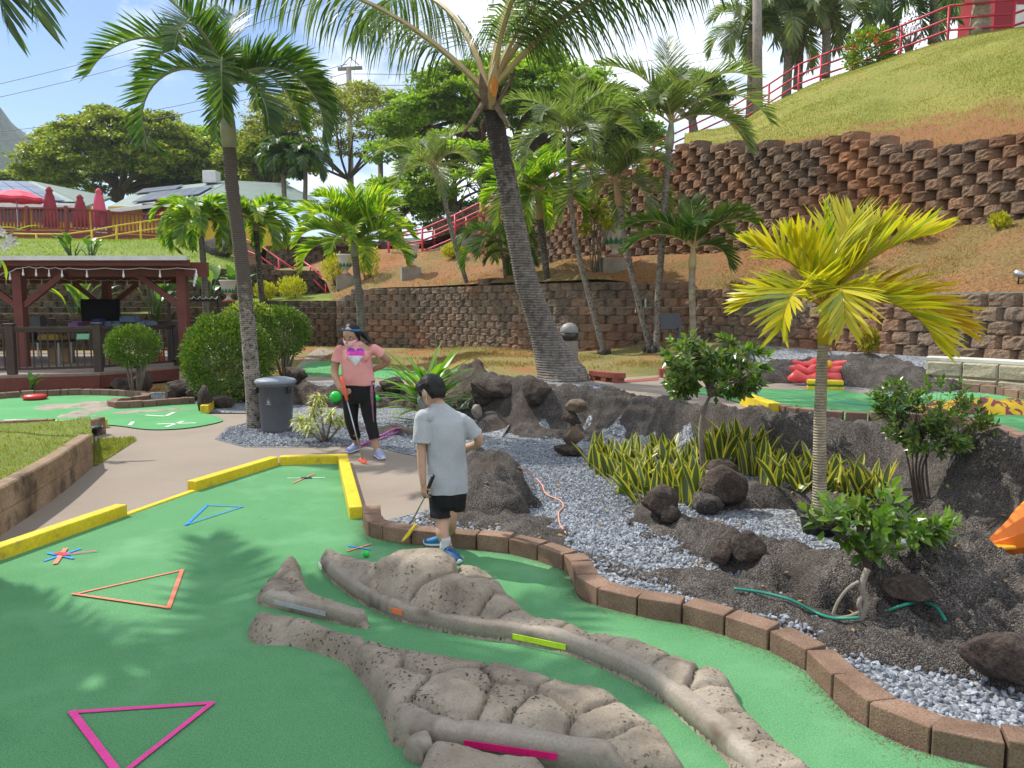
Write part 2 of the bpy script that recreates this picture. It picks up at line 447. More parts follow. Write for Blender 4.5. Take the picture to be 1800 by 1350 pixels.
def sheet(name, poly, mat, dz, sp=0.5, zf=None, parent=None):
    """a surface draped on the ground inside an outline"""
    zf = zf or zg
    P = []; n = len(poly)
    for i in range(n):
        a, b = poly[i], poly[(i + 1) % n]; L = math.hypot(b[0] - a[0], b[1] - a[1]); k = max(1, int(L / sp))
        for j in range(k): P.append((a[0] + (b[0] - a[0]) * j / k, a[1] + (b[1] - a[1]) * j / k))
    nb = len(P); A = np.array(P)
    gx, gy = np.meshgrid(np.arange(A[:, 0].min(), A[:, 0].max(), sp), np.arange(A[:, 1].min(), A[:, 1].max(), sp))
    rng = np.random.RandomState(3); gx = gx.ravel() + rng.uniform(-.1, .1, gx.size) * sp; gy = gy.ravel()
    d = sdist(gx, gy, P); k = d > sp * .35
    P += list(zip(gx[k], gy[k]))
    r = delaunay_2d_cdt([V(p) for p in P], [(i, (i + 1) % nb) for i in range(nb)], [], 1, 1e-5)
    vs = np.array([(p.x, p.y) for p in r[0]]); z = zf(vs[:, 0], vs[:, 1]) + dz
    mb = MB(); mb.smooth = True
    mb.add([(vs[i, 0], vs[i, 1], z[i]) for i in range(len(vs))], r[2])
    o = mb.build(name, mat, parent, fix=False)
    me = o.data
    if len(me.polygons) and sum(p.normal.z for p in me.polygons) < 0: me.flip_normals()
    return o
def smooth_line(pts, k=6, closed=False):
    pts = [tuple(p) for p in pts]; n = len(pts); out_ = []
    for i in range(n if closed else n - 1):
        g = lambda j: np.array(pts[j % n] if closed else pts[min(max(j, 0), n - 1)], float)
        p0, p1, p2, p3 = g(i - 1), g(i), g(i + 1), g(i + 2)
        for j in range(k):
            t = j / k
            out_.append(tuple(.5 * (2 * p1 + (p2 - p0) * t + (2 * p0 - 5 * p1 + 4 * p2 - p3) * t * t + (3 * p1 - p0 - 3 * p2 + p3) * t ** 3)))
    if not closed: out_.append(pts[-1])
    return out_
def resample(pts, sp):
    pts = [np.array(p, float) for p in pts]; o = [pts[0]]; acc = 0
    for a, b in zip(pts[:-1], pts[1:]):
        L = np.linalg.norm(b - a)
        while acc + L >= sp:
            t = (sp - acc) / L; a = a + (b - a) * t; L = np.linalg.norm(b - a); o.append(a); acc = 0
        acc += L
    return o

# ------------------------------------------------------------------ the ground sheet (fine near, coarse out to the horizon)
def ground():
    a = list(np.arange(-16, 14.01, .2)); l = [-3000, -1200, -500, -200, -90, -50, -30, -22, -18]; r_ = [16, 20, 30, 50, 90, 200, 500, 1200, 3000]
    xs = np.array(l + a + r_); ys = np.array([-3000, -1000, -300, -80, -30, -10, -4, -1] + list(np.arange(0, 28.01, .2)) + [30, 34, 40, 60, 100, 200, 500, 1200, 3000])
    X, Y = np.meshgrid(xs, ys); Z = zg(X, np.clip(Y, 0, 30)) - .012 - .09 * (sst(X, -1.9, -1.4) * sst(14.5 - Y, 0, 1)) + .03 * fbm(X * 1.3, Y * 1.3, 3, 5) * sst(Y, 12, 16)
    nx = len(xs); n = X.size
    f = [(j * nx + i, j * nx + i + 1, (j + 1) * nx + i + 1, (j + 1) * nx + i) for j in range(len(ys) - 1) for i in range(nx - 1)]
    mb = MB(); mb.smooth = True; mb.v = np.stack([X.ravel(), Y.ravel(), Z.ravel()], 1).tolist(); mb.f = f; mb.m = [0] * len(f); mb.sm = [True] * len(f)
    o = struct(mb.build('ground', m_dirt, None, fix=False)); terr(o)
ground()

def ruled(name, pairs, mat, nu=40, nv=24, bulge=0.0, noise=.05, kind='structure', dense=None):
    """a slope stretched between a lower line and an upper line"""
    A = smooth_line([tuple(p[0]) for p in pairs], 8); B = smooth_line([tuple(p[1]) for p in pairs], 8)
    k = len(A); mb = MB(); mb.smooth = True; vs = []
    for i in range(k):
        a, b = np.array(A[i]), np.array(B[i])
        for j in range(nv + 1):
            t = j / nv; p = a + (b - a) * t; p[2] += bulge * math.sin(math.pi * t)
            vs.append(p)
    vs = np.array(vs); tt = np.tile(np.linspace(0, 1, nv + 1), k)
    vs[:, 2] += noise * 2 * fbm(vs[:, 0] * .9, vs[:, 1] * .9, 4, 11) * np.sin(np.pi * np.clip(tt * 1.0, 0, 1)) ** .5
    mb.add(vs.tolist(), [(i * (nv + 1) + j, (i + 1) * (nv + 1) + j, (i + 1) * (nv + 1) + j + 1, i * (nv + 1) + j + 1) for i in range(k - 1) for j in range(nv)])
    o = mb.build(name, mat, None, fix=False); o['kind'] = kind
    if sum(p.normal.z for p in o.data.polygons) < 0: o.data.flip_normals()
    terr(o); return o
def pz(px, d, z): x, y = xyd(px, d); return (x, y, z)
def py_(px, py, d): return tuple(at(px, py, d))
TERR_PAIRS = [((590, 25.75, 1.8), (540, 34, 3.6)), ((640, 25.5, 2.18), (630, 33.5, 4.0)), ((750, 24.3, 2.25), (745, 31.5, 3.95)), ((865, 21.6, 2.27), (850, 28.5, 3.5)), ((965, 19.6, 2.25), (935, 25.8, 2.95)),
              ((1000, 18.9, 2.25), (1000, 23.8, 3.08)), ((1060, 18.8, 2.27), (1100, 21.7, 3.02)), ((1150, 18.6, 2.12), (1200, 20.1, 2.98)), ((1270, 17.1, 1.95), (1300, 18.6, 2.96)), ((1480, 13.9, 1.8), (1500, 16, 2.98)),
              ((1700, 11.7, 1.82), (1650, 14.6, 3.08)), ((1800, 11.0, 1.82), (1800, 13.3, 3.1)), ((2150, 9.2, 1.82), (2150, 11, 3.12))]
ruled('middle_slope', [(pz(*a), pz(*b)) for a, b in TERR_PAIRS], m_slope, bulge=.12, noise=.16)
HILL = [((1195, 20.6, 5.7), (1205, 250, 38.5)), ((1300, 19.0, 5.32), (1288, 225, 36)), ((1360, 18.0, 5.22), (1352, 187, 34.5)), ((1500, 16.4, 5.05), (1444, 142, 32)), ((1570, 15.7, 4.72), (1585, 95, 29)),
        ((1650, 15.0, 4.58), (1669, 70, 27)), ((1800, 13.75, 4.5), (1800, 47, 25.5)), ((2150, 11.5, 4.45), (2150, 22, 22))]
ruled('hill', [(pz(*a), py_(*b)) for a, b in HILL], m_hill, bulge=.35, noise=.10, nv=40)
ruled('hill_top', [(py_(*b), tuple(np.array(py_(*b)) + np.array((3, 26, -1.5)))) for a, b in HILL], m_hill, nv=6)
# the bare red soil along the foot of the hill
# left bank: planting strip, lawn, far terrace
L1 = [(-300, 22.5, 1.35), (-100, 23.5, 1.35), (200, 24.6, 1.35), (288, 25.2, 1.38), (300, 25.4, 1.8), (430, 26.6, 1.8), (460, 27.0, 1.86), (590, 25.7, 1.86)]
L2 = [(-300, 25.0, 3.2), (-100, 25.8, 3.2), (200, 27.0, 3.15), (350, 28.0, 3.05), (395, 28.4, 2.95), (440, 28.8, 2.75)]
L3 = [(440, 29.0, 3.15), (500, 29.4, 3.1), (552, 29.8, 2.95), (590, 30.2, 2.4)]
L4 = [(470, 33.0, 4.2), (520, 33.2, 4.5), (590, 33.4, 4.6), (650, 33.4, 4.5), (690, 33.2, 4.3)]
ruled('planting_bed', [(pz(-300, 22.7, 1.3), pz(-300, 24.9, 1.4)), (pz(200, 24.8, 1.3), pz(200, 26.9, 1.4)), (pz(290, 25.4, 1.36), pz(350, 27.9, 1.7)), (pz(430, 26.8, 1.76), pz(430, 28.7, 1.9)), (pz(500, 26.9, 1.82), pz(500, 29.3, 2.0)), (pz(590, 25.9, 1.82), pz(590, 30, 2.2))], m_lawn, nv=8)
ruled('lawn_bank', [(pz(-300, 25.2, 3.15), pz(-300, 36, 4.7)), (pz(-100, 26, 3.15), pz(-100, 37, 4.7)), (pz(200, 27.2, 3.1), pz(180, 37, 4.7)), (pz(350, 28.2, 3.0), pz(330, 37, 4.75)), (pz(440, 29, 2.7), pz(400, 37, 4.7))], m_lawn, nv=16, bulge=.35)
ruled('upper_bed', [(pz(400, 29.2, 2.75), pz(400, 37, 4.7)), (pz(440, 29.2, 3.1), pz(450, 33, 3.3)), (pz(552, 30, 2.9), pz(560, 33, 3.4)), (pz(640, 30, 3.0), pz(690, 33, 3.9))], m_dirt, nv=10)
ruled('far_terrace', [(pz(-900, 36, 4.68), pz(-900, 160, 5)), (pz(330, 37, 4.7), pz(200, 160, 5)), (pz(470, 33.2, 4.15), pz(470, 160, 5)), (pz(690, 33.4, 4.25), pz(700, 160, 5)), (pz(760, 32.2, 4.4), pz(800, 160, 5)), (pz(850, 29, 4.85), pz(900, 160, 5)),
                      (pz(935, 26.2, 5.25), pz(1000, 160, 5)), (pz(1000, 24.1, 5.2), pz(1100, 160, 5)), (pz(1100, 22, 5.3), pz(1250, 160, 5)), (pz(1200, 20.5, 5.6), pz(1500, 160, 5))], m_lawn, nv=12)

# ------------------------------------------------------------------ block retaining walls
def block_wall(name, label, pts, zb, mat, course=.2, blen=.46, seed=1, batter=.010, prot=.085, edge=.15):
    rnd = random.Random(seed)
    line = smooth_line([(*xyd(a, b), c) for a, b, c in pts], 6)
    A = np.array(line); seg = np.hypot(np.diff(A[:, 0]), np.diff(A[:, 1])); S = np.concatenate([[0], np.cumsum(seg)])
    def P(s): return np.array([np.interp(s, S, A[:, i]) for i in range(3)])
    mb = MB(); top = A[:, 2].max(); z = math.floor(zb / course) * course; k = 0
    while z < top:
        s = -(.5 * blen if k % 2 else 0) + rnd.uniform(-.04, .04)
        while s < S[-1]:
            a, b = max(s, 0), min(s + blen, S[-1])
            s += blen
            if b - a < .1: continue
            pa, pb = P(a), P(b); zt = (pa[2] + pb[2]) / 2
            if z + course * .55 > zt: continue
            t = pb - pa; t[2] = 0; t /= np.linalg.norm(t); n = np.array([t[1], -t[0], 0.0])
            if n @ np.array([-pa[0], -pa[1], 0]) < 0: n = -n
            o = pa - n * batter * k; w = np.linalg.norm((pb - pa)[:2]); off = rnd.uniform(-.008, .010)
            us = (0, edge + rnd.uniform(-.03, .03), .36, .5, .66, 1 - edge + rnd.uniform(-.03, .03), 1); vs_ = (0.02, .16, .38, .62, .84, .985); nu = 7; nv = 6
            vs = []
            for iv, v in enumerate(vs_):
                for iu, u in enumerate(us):
                    pr = (0.0 if iu in (0, 6) else prot * (1.1 if iu in (2, 3, 4) else .92)) + off
                    if iv in (0, 5): pr -= .010
                    if 0 < iu < 6: pr += rnd.uniform(-.014, .014)
                    q = o + t * (w * u) + n * pr; vs.append((q[0], q[1], z + course * v))
            for u in (0, 1):
                for v in (0.02, .985):
                    q = o + t * (w * u) - n * .3; vs.append((q[0], q[1], z + course * v))
            fs = [(j * 7 + i, j * 7 + i + 1, (j + 1) * 7 + i + 1, (j + 1) * 7 + i) for j in range(5) for i in range(6)]
            fs += [(35, 36, 37, 38, 39, 40, 41, 45, 43), (0, 42, 44, 6, 5, 4, 3, 2, 1), (0, 7, 14, 21, 28, 35, 43, 42), (6, 44, 45, 41, 34, 27, 20, 13)]
            mb.add(vs, fs)
        z += course; k += 1
    o = mb.build(name, mat, None); tag(o, label, 'wall', None, 'thing'); return o
block_wall('retaining_wall', 'long curved brown block retaining wall at the foot of the palm terrace', LOWW, .1, m_block, seed=2)
UPW = [(840, 28.3, 4.9), (920, 26, 5.4), (1000, 23.8, 5.3), (1100, 21.7, 5.45), (1195, 20.3, 5.8), (1225, 19.8, 5.75), (1300, 18.7, 5.42), (1360, 17.7, 5.3), (1440, 16.8, 5.1), (1500, 16.1, 5.12), (1570, 15.4, 4.82), (1650, 14.7, 4.66), (1740, 13.9, 4.62), (1800, 13.4, 4.56), (2150, 11.1, 4.5)]
block_wall('retaining_wall', 'tall upper block retaining wall stained with red soil below the grassy hill', UPW, 2.8, m_block_up, seed=3, prot=.15, edge=.21)
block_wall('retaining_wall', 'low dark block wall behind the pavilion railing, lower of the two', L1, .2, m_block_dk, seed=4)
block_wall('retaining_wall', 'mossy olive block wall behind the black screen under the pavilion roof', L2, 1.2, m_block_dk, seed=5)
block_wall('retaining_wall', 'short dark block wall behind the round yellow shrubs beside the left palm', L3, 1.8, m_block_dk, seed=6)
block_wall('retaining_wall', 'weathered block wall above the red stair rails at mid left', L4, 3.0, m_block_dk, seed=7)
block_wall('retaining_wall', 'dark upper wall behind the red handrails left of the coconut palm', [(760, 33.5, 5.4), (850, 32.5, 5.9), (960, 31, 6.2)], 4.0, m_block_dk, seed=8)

# ------------------------------------------------------------------ paths, gravel, greens
PATH = gpoly([(-300, 1100), (-60, 985), (225, 900), (490, 815), (611, 815), (636, 915), (645, 936), (672, 920), (752, 898), (775, 850), (775, 810), (640, 784), (560, 787), (430, 787), (378, 773), (400, 752), (440, 742), (442, 728), (362, 728), (330, 705), (-100, 735), (-500, 790)])
terr(struct(sheet('path', PATH, m_path, .004)))
P2 = gpoly([(500, 668), (540, 625), (560, 612), (592, 616), (560, 636), (620, 645), (800, 648), (858, 650), (846, 664), (880, 666), (965, 664), (1040, 668), (1060, 662), (1110, 664), (1160, 660), (1250, 664), (1310, 668), (1420, 676), (1540, 684), (1520, 700), (1300, 725), (1262, 712), (1200, 716), (1115, 706), (1100, 690), (1060, 676), (960, 672), (860, 676), (760, 676), (640, 690), (560, 700)])
terr(struct(sheet('path', P2, m_path, .006)))
G1 = gpoly([(378, 773), (430, 787), (560, 787), (640, 784), (775, 812), (860, 790), (900, 740), (860, 690), (760, 676), (640, 672), (540, 672), (470, 668), (400, 690), (330, 690), (250, 690), (268, 708), (330, 706), (362, 726), (442, 727), (440, 742), (400, 752)])
terr(struct(sheet('gravel', G1, m_gravel, .008)))
FG = [(-130, 1010), (-60, 998), (0, 985), (225, 905), (345, 863), (490, 819), (610, 816.6), (640, 915), (641, 935), (653, 948), (697, 956), (722, 960), (823, 969), (873, 973), (922, 983), (967, 997), (997, 1011), (1006, 1030), (1020, 1057), (1060, 1072), (1122, 1087), (1198, 1100), (1260, 1118), (1335, 1142), (1400, 1172), (1437, 1207), (1480, 1253), (1515, 1280), (1610, 1325), (1727, 1352), (1900, 1385)]
FGW = [G(*p) for p in FG]
BRK = [tuple(p)[:2] for p in FGW[7:]]
BRKS = smooth_line(BRK, 6)
gout = []
for i, p in enumerate(BRKS):
    a = BRKS[max(i - 1, 0)]; b = BRKS[min(i + 1, len(BRKS) - 1)]; t = np.array(b) - np.array(a); t /= np.linalg.norm(t)
    gout.append((p[0] - t[1] * .05, p[1] + t[0] * .05))
G2 = gout + [tuple(p)[:2] for p in [V((3.2, 1.6, 0)), V((7, 2.5, 0)), V((7.5, 6, .5)), V((6.5, 11.3, .8)), V((5.6, 13.3, .8)), V((4.6, 15.6, .7))]] + [tuple(p)[:2] for p in gpoly([(1330, 650), (1310, 668), (1420, 678), (1530, 688), (1505, 700), (1300, 724), (1262, 712), (1200, 716), (1115, 706), (1060, 676), (960, 672), (870, 680), (860, 760), (775, 812), (775, 850), (752, 898), (672, 918)])]
terr(struct(sheet('gravel', G2, m_gravel, .010, .3)))
FGP = [tuple(p)[:2] for p in FGW[:7]] + BRKS + [(2.2, .3), (-4.5, .3), (-6.2, 3.2)]
terr(struct(sheet('putting_green', FGP, m_turf, .014, .35)))
LG = smooth_line([tuple(gp(*p))[:2] for p in [(-90, 712), (0, 703), (60, 699), (150, 696), (225, 699), (250, 703), (240, 709), (205, 712), (188, 717), (215, 720), (300, 714), (345, 711), (358, 727), (378, 733), (391, 739), (385, 744), (340, 753), (290, 757), (250, 756), (190, 749), (100, 751), (0, 754), (-120, 762)]], 5, True)
terr(struct(sheet('putting_green', LG, m_turf_old, .018, .5)))
RG = smooth_line([tuple(gp(*p))[:2] for p in [(1196, 688), (1290, 682), (1350, 686), (1420, 687), (1486, 689), (1526, 695), (1620, 694), (1690, 692), (1760, 698), (1850, 716), (1960, 750), (1960, 850), (1800, 783), (1750, 765), (1700, 753), (1620, 746), (1500, 742), (1400, 733), (1350, 722), (1300, 710), (1262, 699)]], 5, True)
terr(struct(sheet('putting_green', RG, m_turf_old, .016, .35)))
MG = smooth_line([tuple(gp(*p))[:2] for p in [(530, 645), (560, 636), (620, 640), (700, 650), (790, 652), (858, 655), (842, 664), (760, 668), (680, 667), (620, 664), (560, 662), (515, 662)]], 4, True)
terr(struct(sheet('putting_green', MG, m_turf_old, .014, .5)))
# mountains far behind
mb = MB(); mb.smooth = True
xs = np.linspace(-760, 420, 90); vs = []
for j in range(12):
    t = j / 11.0
    for x in xs:
        r0 = (150 * math.exp(-((x + 405) / 92) ** 2) + 22 * math.exp(-((x + 60) / 150) ** 2) + 26)
        vs.append((x, 430 + 150 * t, r0 * math.sin(math.pi * (.5 * t if t < 1 else .5)) ** .7 * (1 + .28 * float(fbm(x * .02, t * 3, 4, 3)))))
mb.add(vs, [(j * 90 + i, j * 90 + i + 1, (j + 1) * 90 + i + 1, (j + 1) * 90 + i) for j in range(11) for i in range(89)])
struct(mb.build('mountain', m_mtn, None, fix=False))

# ------------------------------------------------------------------ front green: boards, brick edging, tape, rock islands
def board(label, a, b, w, h, z=0.0, mat=None, group='yellow boards round the front green', name='border_board', side=1):
    a, b = V(a), V(b); d = (b - a).normalized(); n = V((-d.y, d.x, 0)) * side
    mb = MB(); mid = (a + b) / 2 + n * (w / 2)
    mb.box((mid.x, mid.y, z + h / 2), ((b - a).length, w, h), math.atan2(d.y, d.x), .008)
    return tag(mb.build(name, mat or m_yel), label, 'board', group)
board('long yellow board beside the low tan block wall at the left edge of the green', G(-140, 1040), G(225, 909), .10, .10)
board('thin flat yellow strip joining two thicker boards along the path', G(226, 909), G(346, 866), .06, .025)
board('slanting yellow board between the thin strip and the far yellow board', G(346, 866), G(490, 820), .10, .10)
board('yellow board across the far end of the green, nearest the girl in pink', G(491, 820.5), G(611, 817.5), .10, .10)
board('yellow board on the right of the green, running towards the brick edging', G(612, 818), G(638, 914), .10, .105, side=-1)

def bricks(name, label, line, z=0.0, w=.10, h=.09, L=.2, mat=None, zf=None, out=1, seed=4, cat='brick edging'):
    rnd = random.Random(seed); P = resample([(p[0], p[1]) for p in line], .01); mb = MB(); i = 0
    while i < len(P) - 6:
        n = int(L * rnd.choice((1, 1, 1.02, .98, 1, 1, .6)) / .01); j = min(i + n, len(P) - 1)
        a, b = P[i], P[j]; d = b - a; ln = np.linalg.norm(d)
        if ln < .03: break
        d /= ln; nn = np.array((-d[1], d[0])) * out; c = (a + b) / 2 + nn * (w / 2 + rnd.uniform(-.006, .006))
        zz_ = (zf(*c) if zf else z) + rnd.uniform(-.006, .004)
        mb.box((c[0], c[1], zz_ + h / 2 - .01), (ln - .011, w, h + .02), math.atan2(d[1], d[0]) + rnd.uniform(-.02, .02), .0055)
        i = j
    return tag(mb.build(name, mat or m_brick), label, cat)
bricks('brick_edging', 'brown brick edging curving along the right side of the front green', BRKS, h=.115, w=.125, L=.235, mat=m_brick)

def stone_mat(name, cols, pit=.5):
    m, t, b = base_mat(name); v = pos(t)
    c = rampnode(t, cols, .3, .7); t.links.new(nz(t, 4.5, 6, .6, vec=v).outputs['Fac'], c.inputs[0])
    n2 = nz(t, 52, 3, .55, vec=v); p = rampnode(t, [(0, 0, 0), (1, 1, 1)], .575, .66); t.links.new(n2.outputs['Fac'], p.inputs[0])
    n3 = nz(t, 6, 3, .6, vec=v); q = rampnode(t, [(0, 0, 0), (1, 1, 1)], .42, .60); t.links.new(n3.outputs['Fac'], q.inputs[0])
    f = t.nodes.new('ShaderNodeMath'); f.operation = 'MULTIPLY'; t.links.new(p.outputs[0], f.inputs[0]); t.links.new(q.outputs[0], f.inputs[1])
    cc = mixc(t, f.outputs[0], c.outputs[0], (.045, .036, .03))
    fi = rampnode(t, [(.82, .82, .82), (1.12, 1.12, 1.12)], .35, .65); t.links.new(nz(t, 130, 4, .7, vec=v).outputs['Fac'], fi.inputs[0])
    cc = mixc(t, 1.0, cc, fi.outputs[0], 'MULTIPLY')
    t.links.new(cc, b.inputs['Base Color']); b.inputs['Roughness'].default_value = .9; b.inputs['Specular IOR Level'].default_value = .2
    h = t.nodes.new('ShaderNodeMath'); h.operation = 'SUBTRACT'; t.links.new(nz(t, 120, 6, .7, vec=v).outputs['Fac'], h.inputs[0]); t.links.new(f.outputs[0], h.inputs[1])
    bumpn(t, b, h.outputs[0], .8, .006); return m
m_tan = stone_mat('pitted_tan_stone', [(.165, .135, .102), (.265, .22, .168), (.34, .29, .225)])
m_curb = M('curb_concrete', [(.22, .185, .145), (.34, .295, .24)], 4, .9, bump=(90, .4, .004), fine=(80, .16), big=(5, (.13, .10, .075), .55, .72))

def rock_island(label, poly_px, seeds, h0, curb_px=None, dome=.05, curb_h=.085, curb_w=.085):
    P = [tuple(G(*p))[:2] for p in poly_px]; P = smooth_line(P, 4, True)
    A = np.array(P); c = A.mean(0)
    t = thing('rock_island', label, 'rock island', (c[0], c[1], 0.014))
    sd_ = [(*tuple(G(s[0], s[1]))[:2], s[2], s[3] if len(s) > 3 else 0.0) for s in seeds]
    def fn(X, Y):
        wx = X + .05 * fbm(X * 5, Y * 5, 3, 7); wy = Y + .05 * fbm(X * 5, Y * 5, 3, 8)
        D = np.stack([np.hypot(wx - s[0], wy - s[1]) - s[3] for s in sd_]); o = np.sort(D, 0); k = D.argmin(0)
        hh = np.array([s[2] for s in sd_])[k]
        if len(sd_) > 1: ed = o[1] - o[0]
        else: ed = np.full(X.shape, .3)
        s_ = sdist(X, Y, P); e = np.clip(s_ / .055, -1.5, 1); edge = np.where(e > 0, np.sqrt(np.clip(1 - (1 - e) ** 2, 0, 1)), e)
        dm = sst(ed, 0, .035) * .62 + .38 * sst(ed, 0, .22)
        inner = sst(s_, 0, .16)
        z = edge * (h0 - .02) + sst(s_, 0, .05) * (.026 * sst(ed, 0, .022) + (hh * dm * inner)) - .012 * sst(s_, .03, .1) * (1 - sst(ed, 0, .014))
        z += .014 * fbm(X * 14, Y * 14, 4, 3) * (e > 0) + .012 * fbm(X * 4, Y * 4, 2, 4) * (e > 0)
        return z + .014
    x0, y0 = A.min(0) - .06; x1, y1 = A.max(0) + .06
    hf('stone_surface', x0, x1, y0, y1, .0125, fn, m_tan, t, keep=lambda X, Y: sdist(X, Y, P) > -.05)
    if curb_px:
        C = smooth_line([tuple(G(*p))[:2] for p in curb_px], 8); mb = MB(); mb.smooth = True; rg = []
        for i, p in enumerate(C):
            a = np.array(C[max(i - 1, 0)]); b = np.array(C[min(i + 1, len(C) - 1)]); d = (b - a) / np.linalg.norm(b - a); n = np.array((-d[1], d[0]))
            k = min(i, len(C) - 1 - i); sc = min(1, .45 + .2 * k); j = float(fbm(np.array([i * .3]), np.array([2.0]), 2, 5)[0]) * .008
            pr = [(0, -.02), (.003, curb_h * .8), (.014, curb_h * .97), (.03, curb_h), (curb_w * .8, curb_h * .98), (curb_w, curb_h * .85), (curb_w * 1.1, -.02)]
            rg.append([(p[0] + n[0] * u * sc, p[1] + n[1] * u * sc, .014 + (v + j) * (sc if v > 0 else 1)) for u, v in pr])
        mb.rings(rg); mb.build('concrete_curb', m_curb, t)
    return t
rock_island('small boomerang-shaped stone island with a silver tape strip on its curb',
    [(455, 1066), (458, 1047), (474, 1035), (496, 1002), (510, 996), (524, 996), (530, 1014), (538, 1040), (558, 1062), (598, 1082), (630, 1096), (648, 1105), (640, 1110), (587, 1099), (520, 1082)],
    [(512, 998, .02), (488, 1036, .03), (475, 1058, .02), (515, 1040, .025), (560, 1068, .012), (600, 1088, .01)], .07,
    [(456, 1067), (490, 1076), (530, 1086), (587, 1099), (625, 1108), (647, 1107)], curb_h=.075)
rock_island('largest stone island with a tall grey dome and a long curved concrete curb',
    [(563, 992), (563, 1000), (580, 1023), (627, 1060), (690, 1092), (767, 1113), (833, 1127), (900, 1135), (995, 1155), (1100, 1200), (1147, 1227), (1200, 1273), (1263, 1330), (1330, 1400), (1440, 1400), (1387, 1348), (1347, 1310), (1315, 1275), (1296, 1242), (1288, 1222), (1262, 1206), (1217, 1190), (1163, 1172), (1117, 1152), (1043, 1140), (1000, 1121), (960, 1116), (935, 1103), (919, 1086), (898, 1067), (886, 1050), (862, 1032), (815, 1018), (760, 1014), (700, 1013), (640, 1007), (600, 993), (572, 983)],
    [(600, 1006, .015), (648, 1022, .03), (735, 1042, .125, .10), (675, 1010, .03), (820, 1088, .11, .03), (838, 1040, .07), (880, 1062, .06), (885, 1100, .06), (935, 1120, .03), (1040, 1150, .025), (1120, 1180, .03), (1190, 1215, .035), (1240, 1225, .03), (1270, 1265, .02), (1320, 1320, .015), (1380, 1380, .01)], .075,
    [(564, 1002), (580, 1023), (627, 1060), (690, 1092), (767, 1113), (833, 1127), (900, 1135), (995, 1155), (1100, 1200), (1147, 1227), (1200, 1273), (1263, 1330), (1330, 1400)])
rock_island('near stone island of cracked slabs with a bright pink tape strip on its curb',
    [(438, 1110), (443, 1133), (477, 1139), (510, 1140), (547, 1149), (600, 1168), (620, 1184), (648, 1220), (665, 1250), (680, 1285), (695, 1316), (750, 1326), (817, 1336), (900, 1346), (1000, 1362), (1195, 1400), (1210, 1385), (1193, 1354), (1167, 1316), (1120, 1282), (1067, 1246), (1000, 1232), (910, 1204), (800, 1189), (700, 1169), (617, 1143), (560, 1124), (510, 1111), (477, 1106), (452, 1106)],
    [(470, 1120, .03), (560, 1136, .025), (610, 1156, .025), (700, 1160, .03, .02), (655, 1192, .025), (780, 1190, .045, .05), (690, 1255, .03), (800, 1262, .04, .02), (930, 1215, .035, .02), (895, 1275, .03), (1010, 1258, .035, .02), (950, 1290, .03), (1090, 1310, .03), (1130, 1345, .02), (710, 1300, .0)], .08,
    [(697, 1315), (750, 1326), (817, 1336), (900, 1348), (980, 1362), (1100, 1384)], curb_h=.10)
rock_island('pale curb end at the bottom edge of the picture beside the pink tape',
    [(744, 1358), (756, 1347), (775, 1343), (830, 1350), (900, 1361), (960, 1374), (960, 1430), (740, 1430)], [(830, 1400, .01)], .08, [(744, 1356), (752, 1350), (764, 1347)])

# tape laid on the turf
def flat(name, col_, rough=.5): return M(name, [col_], 20, rough, fine=(60, .08))
tp = {'pink': flat('tape_pink', (.72, .05, .28)), 'orange': flat('tape_orange', (.78, .17, .06)), 'blue': flat('tape_blue', (.02, .24, .72)), 'lime': flat('tape_lime', (.50, .72, .03)), 'magenta': flat('tape_magenta', (.60, .012, .14)),
      'silver': flat('tape_silver', (.36, .37, .38)), 'white': flat('tape_white', (.7, .75, .65)), 'navy': flat('tape_navy', (.01, .02, .06)), 'salmon': flat('tape_salmon', (.72, .20, .11)), 'red': flat('tape_red', (.68, .02, .03))}
def strip(mb, a, b, w, z=.0185, n=12):
    a, b = V(a), V(b); d = (b - a); d.z = 0; L = d.length; d.normalize(); s = V((-d.y, d.x, 0)) * (w / 2)
    rr = []
    for i in range(n + 1):
        p = a + d * (L * i / n)
        rr.append([V((p.x, p.y, z)) + s, V((p.x, p.y, z + .0012)) + s * .98, V((p.x, p.y, z + .0012)) - s * .98, V((p.x, p.y, z)) - s])
    mb.rings(rr)
def tape_shape(name, label, strips, z0=None):
    """strips: (px a, px b, width m, colour). one thing, a part per strip of colour"""
    zf = lambda p: .0185 if z0 is None else z0
    a = gp(*strips[0][0]); t = thing(name, label, 'tape marking', (a.x, a.y, zf(a)))
    for i, (p, q, w, c) in enumerate(strips):
        mb = MB(); A, B = (G(*p), G(*q)) if z0 is None else (G(*p, z0), G(*q, z0)); strip(mb, A, B, w, zf(A) + .0016 * i); mb.build('tape_strip', tp[c], t)
    return t
tape_shape('tape_triangle', 'large bright pink tape triangle on the shaded turf, cut by the lower picture edge', [((122, 1260), (376, 1243), .022, 'pink'), ((126, 1258), (206, 1365), .028, 'pink'), ((375, 1243), (222, 1365), .022, 'pink')])
tape_shape('tape_triangle', 'orange tape triangle pointing left in the palm shade on the green', [((127, 1051), (322, 1007), .016, 'salmon'), ((321, 1006), (296, 1076), .024, 'salmon'), ((298, 1075), (127, 1050), .018, 'salmon')])
tape_shape('tape_triangle', 'thin blue tape triangle on the sunny turf beyond the orange one', [((326, 928), (364, 892), .022, 'blue'), ((362, 892), (428, 895), .012, 'blue'), ((426, 895), (327, 927), .012, 'blue')])
tape_shape('tape_star', 'multicoloured star of tape strips near the long yellow board', [((78, 991), (142, 969), .022, 'blue'), ((84, 977), (130, 987), .022, 'blue'), ((97, 997), (116, 969), .028, 'salmon'), ((118, 980), (170, 974), .01, 'pink'), ((100, 978), (119, 982), .04, 'red')])
